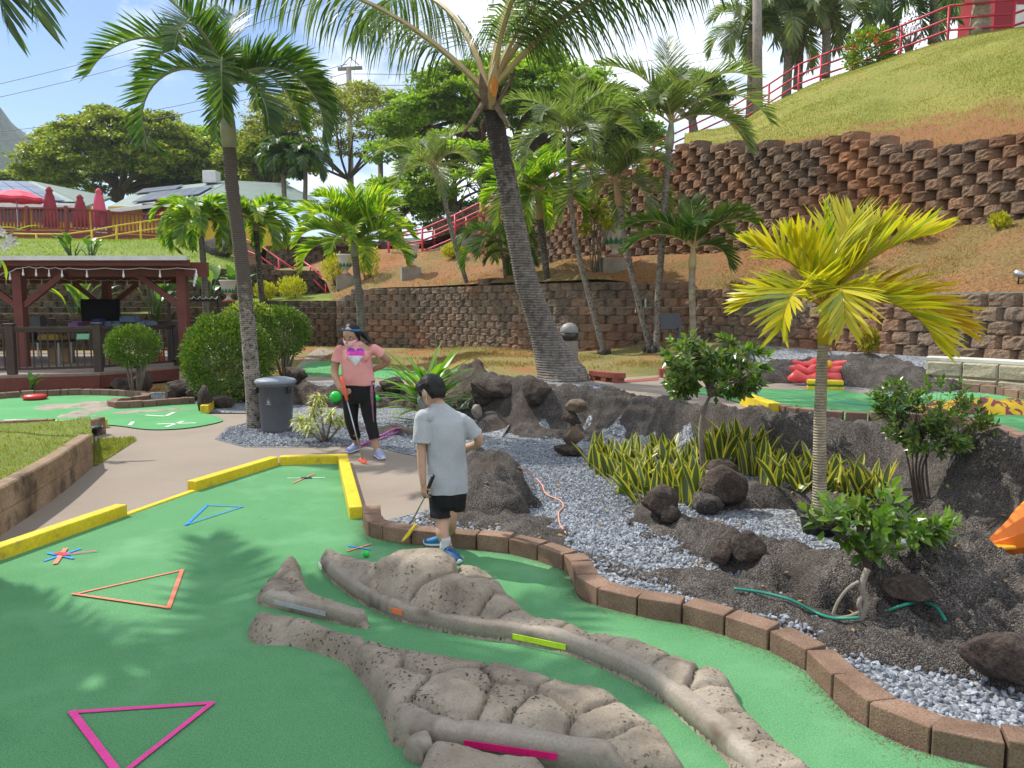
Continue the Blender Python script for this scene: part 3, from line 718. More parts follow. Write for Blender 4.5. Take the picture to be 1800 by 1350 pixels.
tape_shape('tape_star', 'dark centred tape cross at the far end of the green', [((505, 844), (571, 843), .012, 'white'), ((515, 853), (553, 836), .014, 'salmon'), ((529, 844), (548, 843), .05, 'navy')])
tape_shape('tape_cross', 'blue and salmon tape cross beside the green golf ball', [((612, 964), (652, 971), .014, 'blue'), ((610, 974), (653, 961), .014, 'salmon')])
def curb_tape(label, a, b, h, c, z0=.045, off=.006):
    a, b = G(*a), G(*b); d = (b - a).normalized(); n = V((d.y, -d.x, 0))
    if n.dot(V((0, 0, 0)) - a) < 0: n = -n
    mb = MB(); mid = (a + b) / 2 + n * off; mb.box((mid.x, mid.y, z0), ((b - a).length, .004, h), math.atan2(d.y, d.x))
    return tag(mb.build('tape_strip', tp[c]), label, 'tape strip')
curb_tape('silver tape strip stuck on the curb of the small boomerang island', (484, 1074), (574, 1096), .022, 'silver', .052)
curb_tape('short orange tape patch on the long curved curb below the grey dome', (690, 1092), (709, 1098), .026, 'orange', .062)
curb_tape('lime green tape strip along the long curved curb', (902, 1136), (995, 1156), .026, 'lime', .052)
curb_tape('wide magenta tape strip on the curb of the near cracked island', (817, 1337), (980, 1362), .024, 'magenta', .068, .006)
curb_tape('small white tape patch at the far tip of the largest island curb', (564, 1004), (569, 1012), .024, 'white', .05, .012)
# ball
m_ball = flat('ball_green', (.03, .55, .06), .25)
mb = MB(); mb.smooth = True; p = G(644, 983); mb.ball((p.x, p.y, .014 + .0215), .0215, 16, 12)
tag(mb.build('golf_ball', m_ball), 'bright green golf ball on the turf behind the stone island', 'golf ball')

# ------------------------------------------------------------------ rough rock berms
def berm(label, spine, mat=None, res=.035, amp=.09, seed=1, pw=1.5, groove=0.0, cat='rock berm', name='rock_berm', sink=.05):
    S = [(gp(a, b), h, r) for a, b, h, r in spine]
    def fn(X, Y):
        wx = X + .18 * fbm(X * 2.6, Y * 2.6, 3, seed) + .05 * fbm(X * 9, Y * 9, 2, seed + 3); wy = Y + .18 * fbm(X * 2.6, Y * 2.6, 3, seed + 9) + .05 * fbm(X * 9, Y * 9, 2, seed + 4)
        best = np.full(X.shape, -1e3)
        for (p, h0, r0), (q, h1, r1) in zip(S[:-1], S[1:]):
            dx, dy = q.x - p.x, q.y - p.y; L = dx * dx + dy * dy + 1e-9
            t = np.clip(((wx - p.x) * dx + (wy - p.y) * dy) / L, 0, 1)
            d = np.hypot(wx - p.x - t * dx, wy - p.y - t * dy); h = h0 + (h1 - h0) * t; r = r0 + (r1 - r0) * t; u = d / r
            best = np.maximum(best, np.where(u < 1, h * (1 - np.clip(u, 0, 1) ** 2.6) ** (1 / pw), -(u - 1) * .5))
        n = fbm(X * 3.2, Y * 3.2, 5, seed + 20, .58)
        rid = 1 - np.abs(fbm(X * 4.5, Y * 4.5, 3, seed + 40)) * 3.2
        if groove:
            n = n + groove * (np.abs(fbm(X * 5.5 + Y * 2.2, Y * .9, 2, seed + 60)) - .18) * 3
        m_ = sst(best, -.02, .10)
        return zg(X, Y) - .02 + best + m_ * (amp * n + amp * .35 * np.clip(rid, -1, 1) - amp * .1) + .020 * fbm(X * 16, Y * 16, 3, seed + 50) + .010 * fbm(X * 42, Y * 42, 2, seed + 51)
    xs = [p.x for p, h, r in S]; ys = [p.y for p, h, r in S]; rm = max(r for p, h, r in S) + .3
    o = hf(name, min(xs) - rm, max(xs) + rm, min(ys) - rm, max(ys) + rm, res, fn, mat or m_gunite, None, keep=lambda X, Y: fn(X, Y) > zg(X, Y) - .04)
    tag(o, label, cat, None, 'thing'); terr(o); return o
berm('tall dark rock berm behind the boy, its steep face beside the gravel bed', [(812, 808, .12, .20), (838, 850, .30, .30), (868, 893, .34, .34), (885, 908, .22, .28)], amp=.10, seed=3, groove=.1)
berm('low strip of rough brown ground along the back of the brick edging', [(715, 928, .03, .16), (770, 916, .06, .22), (850, 920, .10, .24), (930, 934, .11, .24), (985, 958, .08, .18), (1040, 978, .05, .12)], amp=.045, seed=5, res=.025)
berm('grey brown lumpy rock strip between the gravel channel and the brick edging', [(1060, 985, .05, .10), (1085, 998, .07, .14), (1140, 1012, .09, .16), (1200, 1028, .10, .18), (1300, 1058, .10, .19), (1400, 1084, .10, .19), (1467, 1105, .09, .18), (1533, 1130, .10, .19), (1600, 1152, .10, .20), (1700, 1178, .11, .20), (1800, 1196, .12, .22), (1920, 1220, .12, .22)], amp=.05, seed=7, res=.022)
berm('dark ridge of rough rock with two upright boulders beside the gravel channel', [(1135, 905, .06, .16), (1190, 935, .13, .22), (1270, 975, .17, .26), (1350, 1005, .19, .28), (1430, 1035, .22, .32), (1490, 1060, .26, .34)], amp=.11, seed=9, res=.025)
berm('long dark rock bank with vertical grooves holding up the far gravel', [(838, 705, .22, .42), (900, 712, .20, .50), (970, 722, .16, .50), (1060, 727, .12, .42), (1150, 738, .10, .40), (1240, 750, .08, .38), (1340, 765, .08, .36), (1460, 775, .08, .38), (1580, 790, .08, .38), (1680, 800, .07, .36), (1800, 835, .07, .34), (1950, 880, .06, .34)], amp=.09, seed=11, res=.04, groove=.55)
berm('low grey rock curb along the front of the right-hand snake plants', [(1245, 890, .10, .22), (1320, 880, .20, .24), (1400, 888, .17, .24), (1490, 905, .15, .22), (1570, 915, .12, .2)], amp=.06, seed=13, res=.03)
berm('broad dark rock slope below the multi-stemmed bush at the right', [(1590, 880, .18, .35), (1680, 880, .26, .42), (1780, 890, .28, .5), (1900, 920, .3, .5)], amp=.08, seed=15, res=.035)
berm('massive dark hollow rock under the bonsai tree at the lower right', [(1500, 1075, .20, .22), (1560, 1060, .42, .34), (1620, 1075, .42, .36), (1700, 1090, .36, .40), (1800, 1080, .34, .42), (1920, 1090, .34, .42)], amp=.17, seed=17, res=.022, groove=.5)
berm('pale flat-topped rock behind the bonsai tree beside the orange float', [(1640, 985, .16, .26), (1720, 1000, .20, .30), (1830, 1010, .18, .3)], amp=.05, seed=19, res=.03)
berm('jagged black rock in the bottom right corner beside the blue gravel', [(1560, 1105, .10, .2), (1640, 1125, .16, .24), (1720, 1140, .20, .24), (1800, 1150, .22, .26), (1900, 1165, .2, .26)], amp=.17, seed=21, res=.02, groove=.2)
berm('low dark ridge in the gravel behind the girl and the spiky plant', [(560, 755, .03, .2), (640, 757, .07, .25), (720, 762, .10, .28), (770, 768, .06, .2)], amp=.05, seed=23, res=.05)
berm('tumbled dark lava rocks behind the trash can and the girl', [(500, 702, .30, .5), (560, 708, .26, .5), (620, 712, .22, .5), (700, 712, .26, .5), (770, 705, .26, .5), (830, 700, .2, .4)], amp=.22, seed=25, res=.06, mat=m_lava)
berm('dark rock mound around the red float on the right-hand green', [(1330, 672, .22, .4), (1380, 668, .3, .5), (1440, 662, .3, .5), (1510, 668, .36, .5), (1580, 678, .28, .5), (1640, 684, .14, .35)], amp=.10, seed=27, res=.05)
berm('flat grey stepped rock on the left-hand green near the red disc', [(105, 717, .05, .5), (150, 714, .06, .5), (190, 716, .05, .3), (160, 723, .05, .3), (130, 732, .05, .3)], amp=.03, seed=29, res=.05, mat=m_curb)
berm('low rock lip along the bent brick edge of the left-hand green', [(215, 727, .05, .2), (280, 725, .05, .18), (350, 720, .04, .2)], amp=.03, seed=31, res=.05, mat=m_curb)

# ------------------------------------------------------------------ loose boulders
def boulder(label, px, py, w, h, dpt=None, mat=None, seed=1, rz=0.0, name='boulder', cat='rock', lift=0.0, tilt=0.0, group=None, base=None, sub=14):
    """w,h in metres; px,py the pixel where its foot stands"""
    p = V(base) if base is not None else drop(px, py); dpt = dpt or w * .8
    bm = bmesh.new(); bmesh.ops.create_icosphere(bm, subdivisions=4, radius=1.0)
    vs = np.array([v.co[:] for v in bm.verts]); rnd = np.random.RandomState(seed)
    for _ in range(sub):                               # chisel flat facets
        n = rnd.normal(size=3); n /= np.linalg.norm(n); d = rnd.uniform(.62, .93); k = vs @ n; vs -= np.outer(np.clip(k - d, 0, None) * .85, n)
    u, v_ = np.arctan2(vs[:, 1], vs[:, 0]), vs[:, 2]
    r = 1 + .10 * fbm(vs[:, 0] * 2.5 + vs[:, 2] * 1.7, vs[:, 1] * 2.5 - vs[:, 2], 4, seed) + .09 * fbm(vs[:, 0] * 7 + vs[:, 2] * 5, vs[:, 1] * 7 - vs[:, 2] * 4, 4, seed + 5, .6) - .05 * np.abs(fbm(vs[:, 0] * 4 - vs[:, 2] * 3, vs[:, 1] * 4 + vs[:, 2] * 3, 3, seed + 8))
    vs *= r[:, None]; vs *= np.array([w / 2, dpt / 2, h / 2])
    Mx = Matrix.Rotation(rz, 3, 'Z') @ Matrix.Rotation(tilt, 3, 'Y')
    vs = vs @ np.array(Mx).T; vs[:, 2] -= vs[:, 2].min()
    vs += np.array([p.x, p.y, p.z - .06 * h + lift])
    mb = MB(); mb.smooth = True; mb.add(vs.tolist(), [[q.index for q in f.verts] for f in bm.faces]); bm.free()
    o = mb.build(name, mat or m_lava, None, fix=False); tag(o, label, cat, group); return o
boulder('dark rounded boulder in front of the left-hand snake plants', 1160, 905, .30, .25, .26, seed=3, rz=.3, tilt=.2)
boulder('small flat rock leaning against the boulder before the snake plants', 1176, 918, .17, .16, .14, seed=4, tilt=-.5)
boulder('large pitted boulder at the foot of the slim tree', 1272, 893, .40, .38, .34, seed=5, tilt=.25, rz=.4)
boulder('brown boulder behind the pitted one, beside the taller snake plants', 1268, 850, .34, .25, .3, seed=6)
boulder('grey rounded rock with dead leaf stalks trailing over it', 1245, 903, .30, .20, .26, seed=7, mat=m_gunite)
boulder('upright slab boulder leaning right on the dark ridge', 1272, 988, .15, .27, .20, seed=8, tilt=.55, sub=22)
boulder('stout black boulder right of the leaning slab', 1315, 988, .21, .22, .2, seed=9, tilt=.2, sub=22)
boulder('mossy round rock held in the bonsai roots', 1595, 1060, .26, .15, .2, seed=10, lift=.02)
boulder('big shaggy black boulder at the right edge near the brick path', 1765, 1190, .36, .24, .3, seed=12, sub=20)
boulder('pale lichen-spotted boulder at the foot of the coconut palm', 942, 712, .42, .42, .4, seed=13)
boulder('black jagged rock behind the spiky green plant', 872, 697, .8, .30, .5, seed=14)
boulder('lichen-covered lava rock right of the spiky green plant', 850, 712, .36, .35, .3, seed=15)
boulder('white stone among lava rocks beside the spiky plant', 838, 735, .16, .2, .15, seed=16, mat=m_conc)
for i, (x, y, w, h, l) in enumerate([(220, 690, .5, .34, 'dark rock at the foot of the small ball-shaped bush'), (250, 688, .5, .42, 'grey rock right of the small ball-shaped bush stem'), (300, 706, .3, .26, 'reddish small rock by the bent brick edge'),
        (325, 700, .7, .42, 'long flat dark rock below the pavilion pier'), (355, 702, .55, .42, 'wide weathered rock under the big round bush'), (360, 722, .36, .46, 'upright lava rock behind the short yellow board'), (388, 716, .46, .28, 'squared grey rock right of the short yellow board'),
        (412, 700, .45, .30, 'brown rock at the right foot of the big round bush'), (433, 706, .4, .34, 'dark rock left of the tall left palm trunk'), (520, 676, .5, .35, 'dark rock behind the trash can lid'), (690, 690, .5, .3, 'black lava rock behind the girl at hip height')]):
    boulder(l, x, y, w, h, w * .7, seed=40 + i, rz=i)
# balanced stack
p = drop(1000, 803)
m_cairn = M('river_stone', [(.10, .072, .05), (.19, .14, .10)], 6, .85, fine=(40, .3), bump=(40, .5, .01))
boulder('flat reddish base stone of the balanced stack on gravel', 0, 0, .34, .16, .26, None, seed=60, base=p, tilt=.15)
boulder('round brown stone standing on the base stone of the stack', 0, 0, .24, .25, .22, m_cairn, seed=61, base=p + V((.05, 0, .125)))
boulder('rough dark stone second from the top of the balanced stack', 0, 0, .22, .15, .2, seed=62, base=p + V((.02, 0, .355)), tilt=.3)
boulder('topmost olive brown stone of the balanced stack', 0, 0, .25, .16, .22, m_cairn, seed=63, base=p + V((.07, 0, .48)), tilt=-.1)

# ------------------------------------------------------------------ gravel stones
m_stone = M('gravel_stone', [(.17, .185, .21), (.33, .35, .385)], 12, .85, isl=.38, fine=(90, .2))
def gravel(n, area, size, seed, round_=False):
    rnd = np.random.RandomState(seed); A = np.array(area); lo, hi = A.min(0), A.max(0)
    X = rnd.uniform(lo[0], hi[0], n * 3); Y = rnd.uniform(lo[1], hi[1], n * 3); k = sdist(X, Y, area) > .01; X, Y = X[k][:n], Y[k][:n]
    Z = np.array([zdown(x, y) for x, y in zip(X, Y)]); g = zg(X, Y)
    ok = Z < g + .035; X, Y, Z = X[ok], Y[ok], Z[ok]; n = len(X)
    base = np.array([(1, 0, 0), (-1, 0, 0), (0, 1, 0), (0, -1, 0), (0, 0, 1), (0, 0, -1)], float)
    fs = np.array([(0, 2, 4), (2, 1, 4), (1, 3, 4), (3, 0, 4), (2, 0, 5), (1, 2, 5), (3, 1, 5), (0, 3, 5)])
    if round_:
        bm = bmesh.new(); bmesh.ops.create_icosphere(bm, subdivisions=1, radius=1.0); base = np.array([v.co[:] for v in bm.verts]); fs = np.array([[v.index for v in f.verts] for f in bm.faces]); bm.free()
    nb = len(base); B = base[None] * rnd.uniform(.70 if round_ else .55, 1.2, (n, nb, 1)) + rnd.normal(0, .07 if round_ else .16, (n, nb, 3))
    s = size * rnd.uniform(.6, 1.35, n); B *= s[:, None, None] * np.array([1.15, .85, .6])
    q = rnd.normal(size=(n, 4)); q /= np.linalg.norm(q, axis=1)[:, None]; w, x, y, z = q.T
    Rm = np.stack([1 - 2 * (y * y + z * z), 2 * (x * y - z * w), 2 * (x * z + y * w), 2 * (x * y + z * w), 1 - 2 * (x * x + z * z), 2 * (y * z - x * w), 2 * (x * z - y * w), 2 * (y * z + x * w), 1 - 2 * (x * x + y * y)], 1).reshape(n, 3, 3)
    B = np.einsum('nij,nkj->nki', Rm, B) + np.stack([X, Y, Z + s * .30], 1)[:, None]
    f = (fs[None] + (np.arange(n) * nb)[:, None, None]).reshape(-1, 3)
    mb = MB(); mb.v = B.reshape(-1, 3).tolist(); mb.f = [tuple(t) for t in f.tolist()]; mb.m = [0] * len(mb.f); mb.sm = [False] * len(mb.f)
    o = mb.build('gravel_stones', m_stone, None, fix=False); o['kind'] = 'stuff'; o['label'] = 'loose blue grey crushed stone'; return o
BVH[0] = None
NEARG = gout[5:] + [(1.9, 2.3), (2.6, 2.6), (3.3, 3.4), (3.6, 4.6), (2.6, 5.2), (1.2, 5.4), (.3, 6.2)]
gravel(11000, NEARG, .0145, 1, True)
MIDG = [tuple(p)[:2] for p in gpoly([(860, 905), (925, 860), (900, 775), (1000, 770), (1260, 800), (1250, 880), (1440, 960), (1400, 1010), (1200, 960), (1000, 960)])]
gravel(26000, MIDG, .014, 2)
gravel(11000, [tuple(p)[:2] for p in gpoly([(385, 774), (430, 786), (560, 786), (640, 784), (760, 796), (800, 790), (760, 745), (640, 745), (520, 735), (450, 742), (400, 754)])], .017, 3)
gravel(8000, [tuple(p)[:2] for p in gpoly([(1480, 920), (1590, 930), (1700, 940), (1760, 960), (1640, 985), (1560, 1000), (1400, 940)])] , .013, 4)

# ------------------------------------------------------------------ low block wall at the left with its lawn
m_cmu = M('stained_block', [(.17, .105, .06), (.27, .185, .115), (.32, .235, .155)], 2.6, .9, bump=(50, .5, .006), fine=(45, .25), big=(3.4, (.075, .052, .035), .52, .68))
W0 = smooth_line([tuple(G(*p))[:2] for p in [(-260, 1130), (-120, 1030), (0, 943), (60, 903), (110, 867), (165, 820)]], 5)
t = thing('low_block_wall', 'low stained tan block wall along the path at the left edge', 'wall', (W0[-1][0], W0[-1][1], 0)); t['kind'] = 'thing'
def wall_run(mb, line, z0, z1, th, jit=0.0):
    rg = []
    for i, p in enumerate(line):
        a = np.array(line[max(i - 1, 0)]); b = np.array(line[min(i + 1, len(line) - 1)]); d = (b - a) / np.linalg.norm(b - a); n = np.array((-d[1], d[0]))
        q = (p[0] + n[0] * th, p[1] + n[1] * th); e = .012
        rg.append([(p[0], p[1], z0), (p[0], p[1], z1 - e), (p[0] + n[0] * e, p[1] + n[1] * e, z1), (q[0] - n[0] * e, q[1] - n[1] * e, z1), (q[0], q[1], z1 - e), (q[0], q[1], z0)])
    mb.rings(rg)
P = resample(W0, .02); k = 0; i = 0
for zlo, zhi, off in ((0.0, .158, 0), (.164, .335, 9)):
    mb = MB(); i = 0; first = True
    while i < len(P) - 4:
        n = 20 - (off if first else 0); first = False; j = min(i + n, len(P) - 1)
        a, b = P[i], P[j]; d = (b - a) / max(np.linalg.norm(b - a), 1e-6)
        wall_run(mb, [a + d * .002, (a + b) / 2, b - d * .002], zlo, zhi, .12); i = j
    mb.build('block_course', m_cmu, t)
mb = MB()
kp = [W0[-1]] + [tuple(gp(*p))[:2] for p in [(163, 765), (125, 776), (60, 780), (-60, 786)]]
wall_run(mb, [(V((*kp[1], 0)) + V((0.02, .1, 0)))[:2], kp[2], kp[3], kp[4]], 0, .22, .1); mb.build('back_kerb', m_cmu, t)
LWN = [tuple(p) for p in W0[::-1]] + [tuple(gp(*p))[:2] for p in [(-300, 830), (-60, 784), (125, 775), (160, 766)]]
struct(sheet('lawn', [(p[0], p[1]) for p in LWN], m_lawn, .24, .3, zf=lambda x, y: .04 * fbm(x * 2, y * 2, 3, 2)))
struct(sheet('lawn', [tuple(gp(*p))[:2] for p in [(150, 775), (235, 770), (240, 775), (170, 820), (150, 820)]], m_lawn, .012, .2))
m_blackmetal = M('black_metal', [(.012, .012, .013)], 8, .4, spec=.5)
m_steel = M('steel', [(.42, .43, .45)], 8, .35, metal=.8)
p = G(168, 790)
t = thing('garden_spotlight', 'small black and silver stake light at the end of the low tan wall', 'light', p)
mb = MB(); mb.smooth = True; mb.tube([p, p + V((.012, 0, .16))], .007, 8); mb.build('stake', m_steel, t)
mb = MB(); mb.smooth = True; h = p + V((.012, 0, .16)); mb.lathe(h, [(.012, 0), (.03, .03), (.055, .075), (.06, .10), (.05, .105)], 16)
for a in range(6): mb.tube([h + V((.06 * math.cos(a), .06 * math.sin(a), .07)), h + V((.09 * math.cos(a), .09 * math.sin(a), .10))], .006, 6)
mb.build('lamp_head', m_blackmetal, t)

# edging of the other greens
def edge_line(px): return smooth_line([tuple(gp(*p))[:2] for p in px], 5)
zgs = lambda x, y: zg1(x, y)
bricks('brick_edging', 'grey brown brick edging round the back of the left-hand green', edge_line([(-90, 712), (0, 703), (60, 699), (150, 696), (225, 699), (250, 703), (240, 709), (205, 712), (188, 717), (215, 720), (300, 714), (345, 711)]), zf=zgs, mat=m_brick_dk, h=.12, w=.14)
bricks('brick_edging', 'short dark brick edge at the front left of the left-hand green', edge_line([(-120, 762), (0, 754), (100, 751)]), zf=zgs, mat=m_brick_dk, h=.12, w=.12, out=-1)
board('yellow board on the front edge of the left-hand green', gp(101, 753), gp(190, 750), .14, .11, group='yellow boards of the other greens', side=-1)
board('short yellow board end by the dark upright lava rock', gp(352, 728), gp(366, 716), .12, .13, group='yellow boards of the other greens', side=-1)
p = gp(62, 704)
mb = MB(); mb.smooth = True; mb.lathe(p + V((0, 0, .02)), [(.02, 0), (.17, .005), (.20, .04), (.16, .08), (.03, .09)], 20)
m_redpl = M('red_plastic', [(.50, .04, .035)], 5, .4, fine=(20, .1)); tag(mb.build('bumper_disc', m_redpl), 'flat round red disc lying on the left-hand green', 'bumper')
mr = tp['white']
for i, (a, b) in enumerate([((0, 718), (16, 714)), ((42, 724), (60, 725)), ((6, 741), (46, 740)), ((54, 746), (100, 742)), ((256, 732), (296, 733)), ((296, 733), (306, 727)), ((228, 750), (234, 744)), ((292, 753), (322, 743)), ((322, 755), (345, 752))]):
    pass
t = None
LT = [((6, 741), (46, 740)), ((54, 747), (102, 741)), ((256, 732), (292, 734)), ((291, 734), (306, 727)), ((228, 750), (234, 744)), ((292, 753), (322, 743)), ((276, 748), (345, 746))]
a = gp(*LT[0][0]); t = thing('tape_marking', 'faded pale tape lines scattered over the left-hand green', 'tape marking', a)
for a, b in LT:
    mb = MB(); A, B = gp(*a), gp(*b); strip(mb, A, B, .05, .021); mb.build('tape_strip', tp['white'], t)
# right-hand green edging
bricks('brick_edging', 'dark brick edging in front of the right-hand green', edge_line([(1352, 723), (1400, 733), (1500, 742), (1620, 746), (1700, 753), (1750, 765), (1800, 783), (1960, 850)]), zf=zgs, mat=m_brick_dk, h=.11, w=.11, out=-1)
board('yellow board at the near left corner of the right-hand green', gp(1300, 712), gp(1350, 731), .13, .13, z=.5, group='yellow boards of the other greens', side=1)
bricks('brick_edging', 'brown brick edging below the pale block wall on the right', edge_line([(1690, 690), (1720, 691), (1760, 697), (1850, 715), (1960, 745)]), zf=zgs, mat=m_brick, h=.10, w=.12)
a, b = gp(1422, 686), gp(1487, 688); t = thing('step_board', 'yellow step with green stripe in front of the red float', 'step', (a + b) / 2)
d = (b - a); L_ = d.length; rz = math.atan2(d.y, d.x); c = (a + b) / 2
m_grnpaint = M('green_paint', [(.02, .16, .05)], 5, .5)
mb = MB(); mb.box((c.x, c.y + .08, c.z + .03), (L_, .16, .05), rz, .01); mb.build('base', m_yel, t)
mb = MB(); mb.box((c.x, c.y + .08, c.z + .063), (L_ - .02, .15, .016), rz); mb.build('stripe', m_grnpaint, t)
mb = MB(); mb.box((c.x, c.y + .09, c.z + .105), (L_, .15, .066), rz, .02); mb.build('cushion', m_yel, t)
a = gp(1590, 745)
t = thing('tape_marking', 'pale blue and orange tape lines on the right-hand green', 'tape marking', a)
for a, b, c_ in [((1468, 709), (1540, 717), 'blue'), ((1496, 727), (1530, 738), 'orange'), ((1480, 732), (1530, 728), 'salmon'), ((1532, 727), (1560, 738), 'orange')]:
    mb = MB(); A, B = gp(*a), gp(*b); strip(mb, A, B, .025, A.z + .022); mb.build('tape_strip', tp[c_], t)
# pale block wall
m_pale = M('split_face_pale', [(.30, .26, .18), (.42, .37, .275)], 4, .9, bump=(26, 1, .02), fine=(30, .22), isl=.14)
m_cap = M('white_cap', [(.55, .52, .46)], 5, .7, fine=(40, .1))
LINE = resample(edge_line([(1626, 683), (1660, 683), (1720, 686), (1790, 692), (1880, 703), (1990, 720)]), .02)
t = thing('block_wall', 'pale split-face block wall with white cap behind the right-hand green', 'wall', (LINE[0][0], LINE[0][1], zg1(*LINE[0][:2]))); t['kind'] = 'thing'
mb = MB(); rnd = random.Random(4)
zb0 = zg1(*LINE[0][:2])
for k in range(2):
    i = 0
    while i < len(LINE) - 3:
        j = min(i + (21 if (k == 0 or i > 0) else 21), len(LINE) - 1); a, b = LINE[i], LINE[j]; d = (b - a) / np.linalg.norm(b - a); n = np.array((d[1], -d[0])); w = np.linalg.norm(b - a) - .006
        vs = []
        for v in (0, .12, .5, .88, 1):
            for u in (0, .06, .5, .94, 1):
                ed = u in (0, 1) or v in (0, 1); pr = 0 if ed else .025 + rnd.uniform(-.008, .008)
                q = a + d * (w * u) + n * pr; vs.append((q[0], q[1], zb0 - .03 + .2 * k + .195 * v))
        vs += [(*(a - n * .18), zb0 + .2 * k + .165), (*(b - n * .18), zb0 + .2 * k + .165), (*(a - n * .18), zb0 - .03 + .2 * k), (*(b - n * .18), zb0 - .03 + .2 * k)]
        mb.add(vs, [(q * 5 + p_, q * 5 + p_ + 1, q * 5 + p_ + 6, q * 5 + p_ + 5) for q in range(4) for p_ in range(4)] + [(20, 21, 22, 23, 24, 26, 25), (0, 27, 25, 20, 15, 10, 5), (4, 9, 14, 19, 24, 26, 28)]); i = j
mb.build('blocks', m_pale, t)
mb = MB(); wall_run(mb, [tuple(p) for p in LINE[::8]], zb0 + .37, zb0 + .42, .2); o = mb.build('cap', m_cap, t)
# red float, striped rock, orange float
m_float = M('red_vinyl', [(.62, .05, .055), (.70, .09, .08)], 3, .35, spec=.5); m_orv = M('orange_vinyl', [(.78, .16, .02), (.85, .25, .03)], 3, .35, spec=.5); m_yelv = M('amber_vinyl', [(.80, .36, .03)], 3, .35)
p = gp(1455, 678)
t = thing('inflatable_float', 'crumpled red and pink float lying on rocks behind the yellow step', 'float', p)
mb = MB(); mb.smooth = True
for k, (x0, z0, r0, x1, z1) in enumerate([(-.55, .10, .10, .45, .12), (-.5, .22, .09, .5, .20), (-.42, .31, .07, .55, .27)]):
    mb.tube([p + V((x0 + (x1 - x0) * i / 9, .1 * k + .04 * math.sin(i * 2 + k), z0 + (z1 - z0) * i / 9 + .03 * math.sin(i * 1.7 + k))) for i in range(10)], [r0 * (.35 if i in (0, 9) else .8 + .25 * math.sin(i * 2.2 + k)) for i in range(10)], 12)
mb.build('tube', m_float, t)
mb = MB(); mb.smooth = True; mb.ball(p + V((-.05, .02, .30)), (.12, .08, .07)); mb.ball(p + V((.42, -.02, .16)), (.16, .1, .09)); mb.build('patch', m_yelv, t)
p = gp(1750, 729)
m_str = M('striped_paint', [(.62, .40, .02), (.62, .40, .02), (.20, .03, .05), (.22, .04, .06)], 4.2, .7, lo=.46, hi=.52, bump=(12, .6, .02), dist=1.2)
mb = MB(); mb.smooth = True
hh = []
for i in range(24):
    for j in range(10):
        u, v = i / 23, j / 9; x = -.85 + 1.9 * u; y = -.22 + .44 * v + .12 * math.sin(u * 5); z = .16 * math.sin(math.pi * v) ** .6 * (.5 + .5 * math.sin(math.pi * min(u * 1.15, 1))) + .02 * math.sin(i * 2.1)
        hh.append((p.x + x, p.y + y, p.z + z))
mb.add(hh, [(i * 10 + j, (i + 1) * 10 + j, (i + 1) * 10 + j + 1, i * 10 + j + 1) for i in range(23) for j in range(9)])
tag(mb.build('painted_rock', m_str), 'low rock painted in yellow and maroon stripes on the right-hand green', 'rock')
p = drop(1800, 968)
t = thing('inflatable_float', 'bright orange float with an amber flap at the right edge of the rocks', 'float', p)
mb = MB(); mb.smooth = False
mb.loft([(p + V((-.18, 0, .02)), V((.05, .0, 0)), V((0, .02, .03))), (p + V((-.06, 0, .10)), V((.02, .05, 0)), V((0, .0, .13))), (p + V((.10, .02, .17)), V((.02, .09, 0)), V((0, 0, .20))), (p + V((.35, .04, .22)), V((.02, .12, 0)), V((0, 0, .26))), (p + V((.62, .05, .2)), V((.02, .10, 0)), V((0, 0, .2)))], 10); mb.build('shell', m_orv, t)
mb = MB(); mb.box(p + V((-.17, -.02, .035)), (.16, .12, .02), .2, .008); mb.build('flap', m_yelv, t); mb = MB(); mb.box(p + V((.14, -.10, .24)), (.14, .03, .12), .1, .01, rx=-.3); mb.build('flap', m_yelv, t)
# oxblood benches and mat
m_ox = M('red_wood', [(.22, .06, .04), (.29, .09, .06)], 6, .75, fine=(30, .18))
for lab, a, b in (('low red wooden block barrier beside the coconut palm, the nearer one', (1042, 668), (1093, 674)), ('low red wooden block barrier half hidden by the slim tree', (1158, 664), (1190, 664))):
    A, B = gp(*a), gp(*b); d = B - A; c = (A + B) / 2; rz = math.atan2(d.y, d.x); L_ = d.length
    t = thing('low_barrier', lab, 'barrier', c, 'low red wooden barriers on the path')
    mb = MB(); mb.box((c.x, c.y, c.z + .11), (L_, .16, .08), rz, .006); mb.build('top_board', m_ox, t)
    for s in (-.38, 0, .38):
        mb = MB(); q = c + d * s; mb.box((q.x, q.y, q.z + .035), (L_ * .16, .15, .07), rz); mb.build('foot', m_ox, t)
struct(sheet('mat', [tuple(gp(*p))[:2] for p in [(1096, 670), (1158, 664), (1158, 669), (1096, 674)]], m_ox, .012, .3))
# stanchion
p = gp(1191, 702)
t = thing('stanchion', 'black post on a round base standing by the slim tree', 'stanchion', p)
mb = MB(); mb.smooth = True; mb.lathe(p, [(.01, 0), (.16, .002), (.165, .02), (.14, .035), (.03, .05)], 24); mb.build('base', m_blackmetal, t)
mb = MB(); mb.smooth = True; mb.tube([p + V((0, 0, .04)), p + V((0, 0, .86))], .024, 12); mb.build('post', m_blackmetal, t)
mb = MB(); mb.box(p + V((-.10, .02, .93)), (.26, .02, .2), .2, .004, rx=-.35); mb.build('sign_plate', m_blackmetal, t)
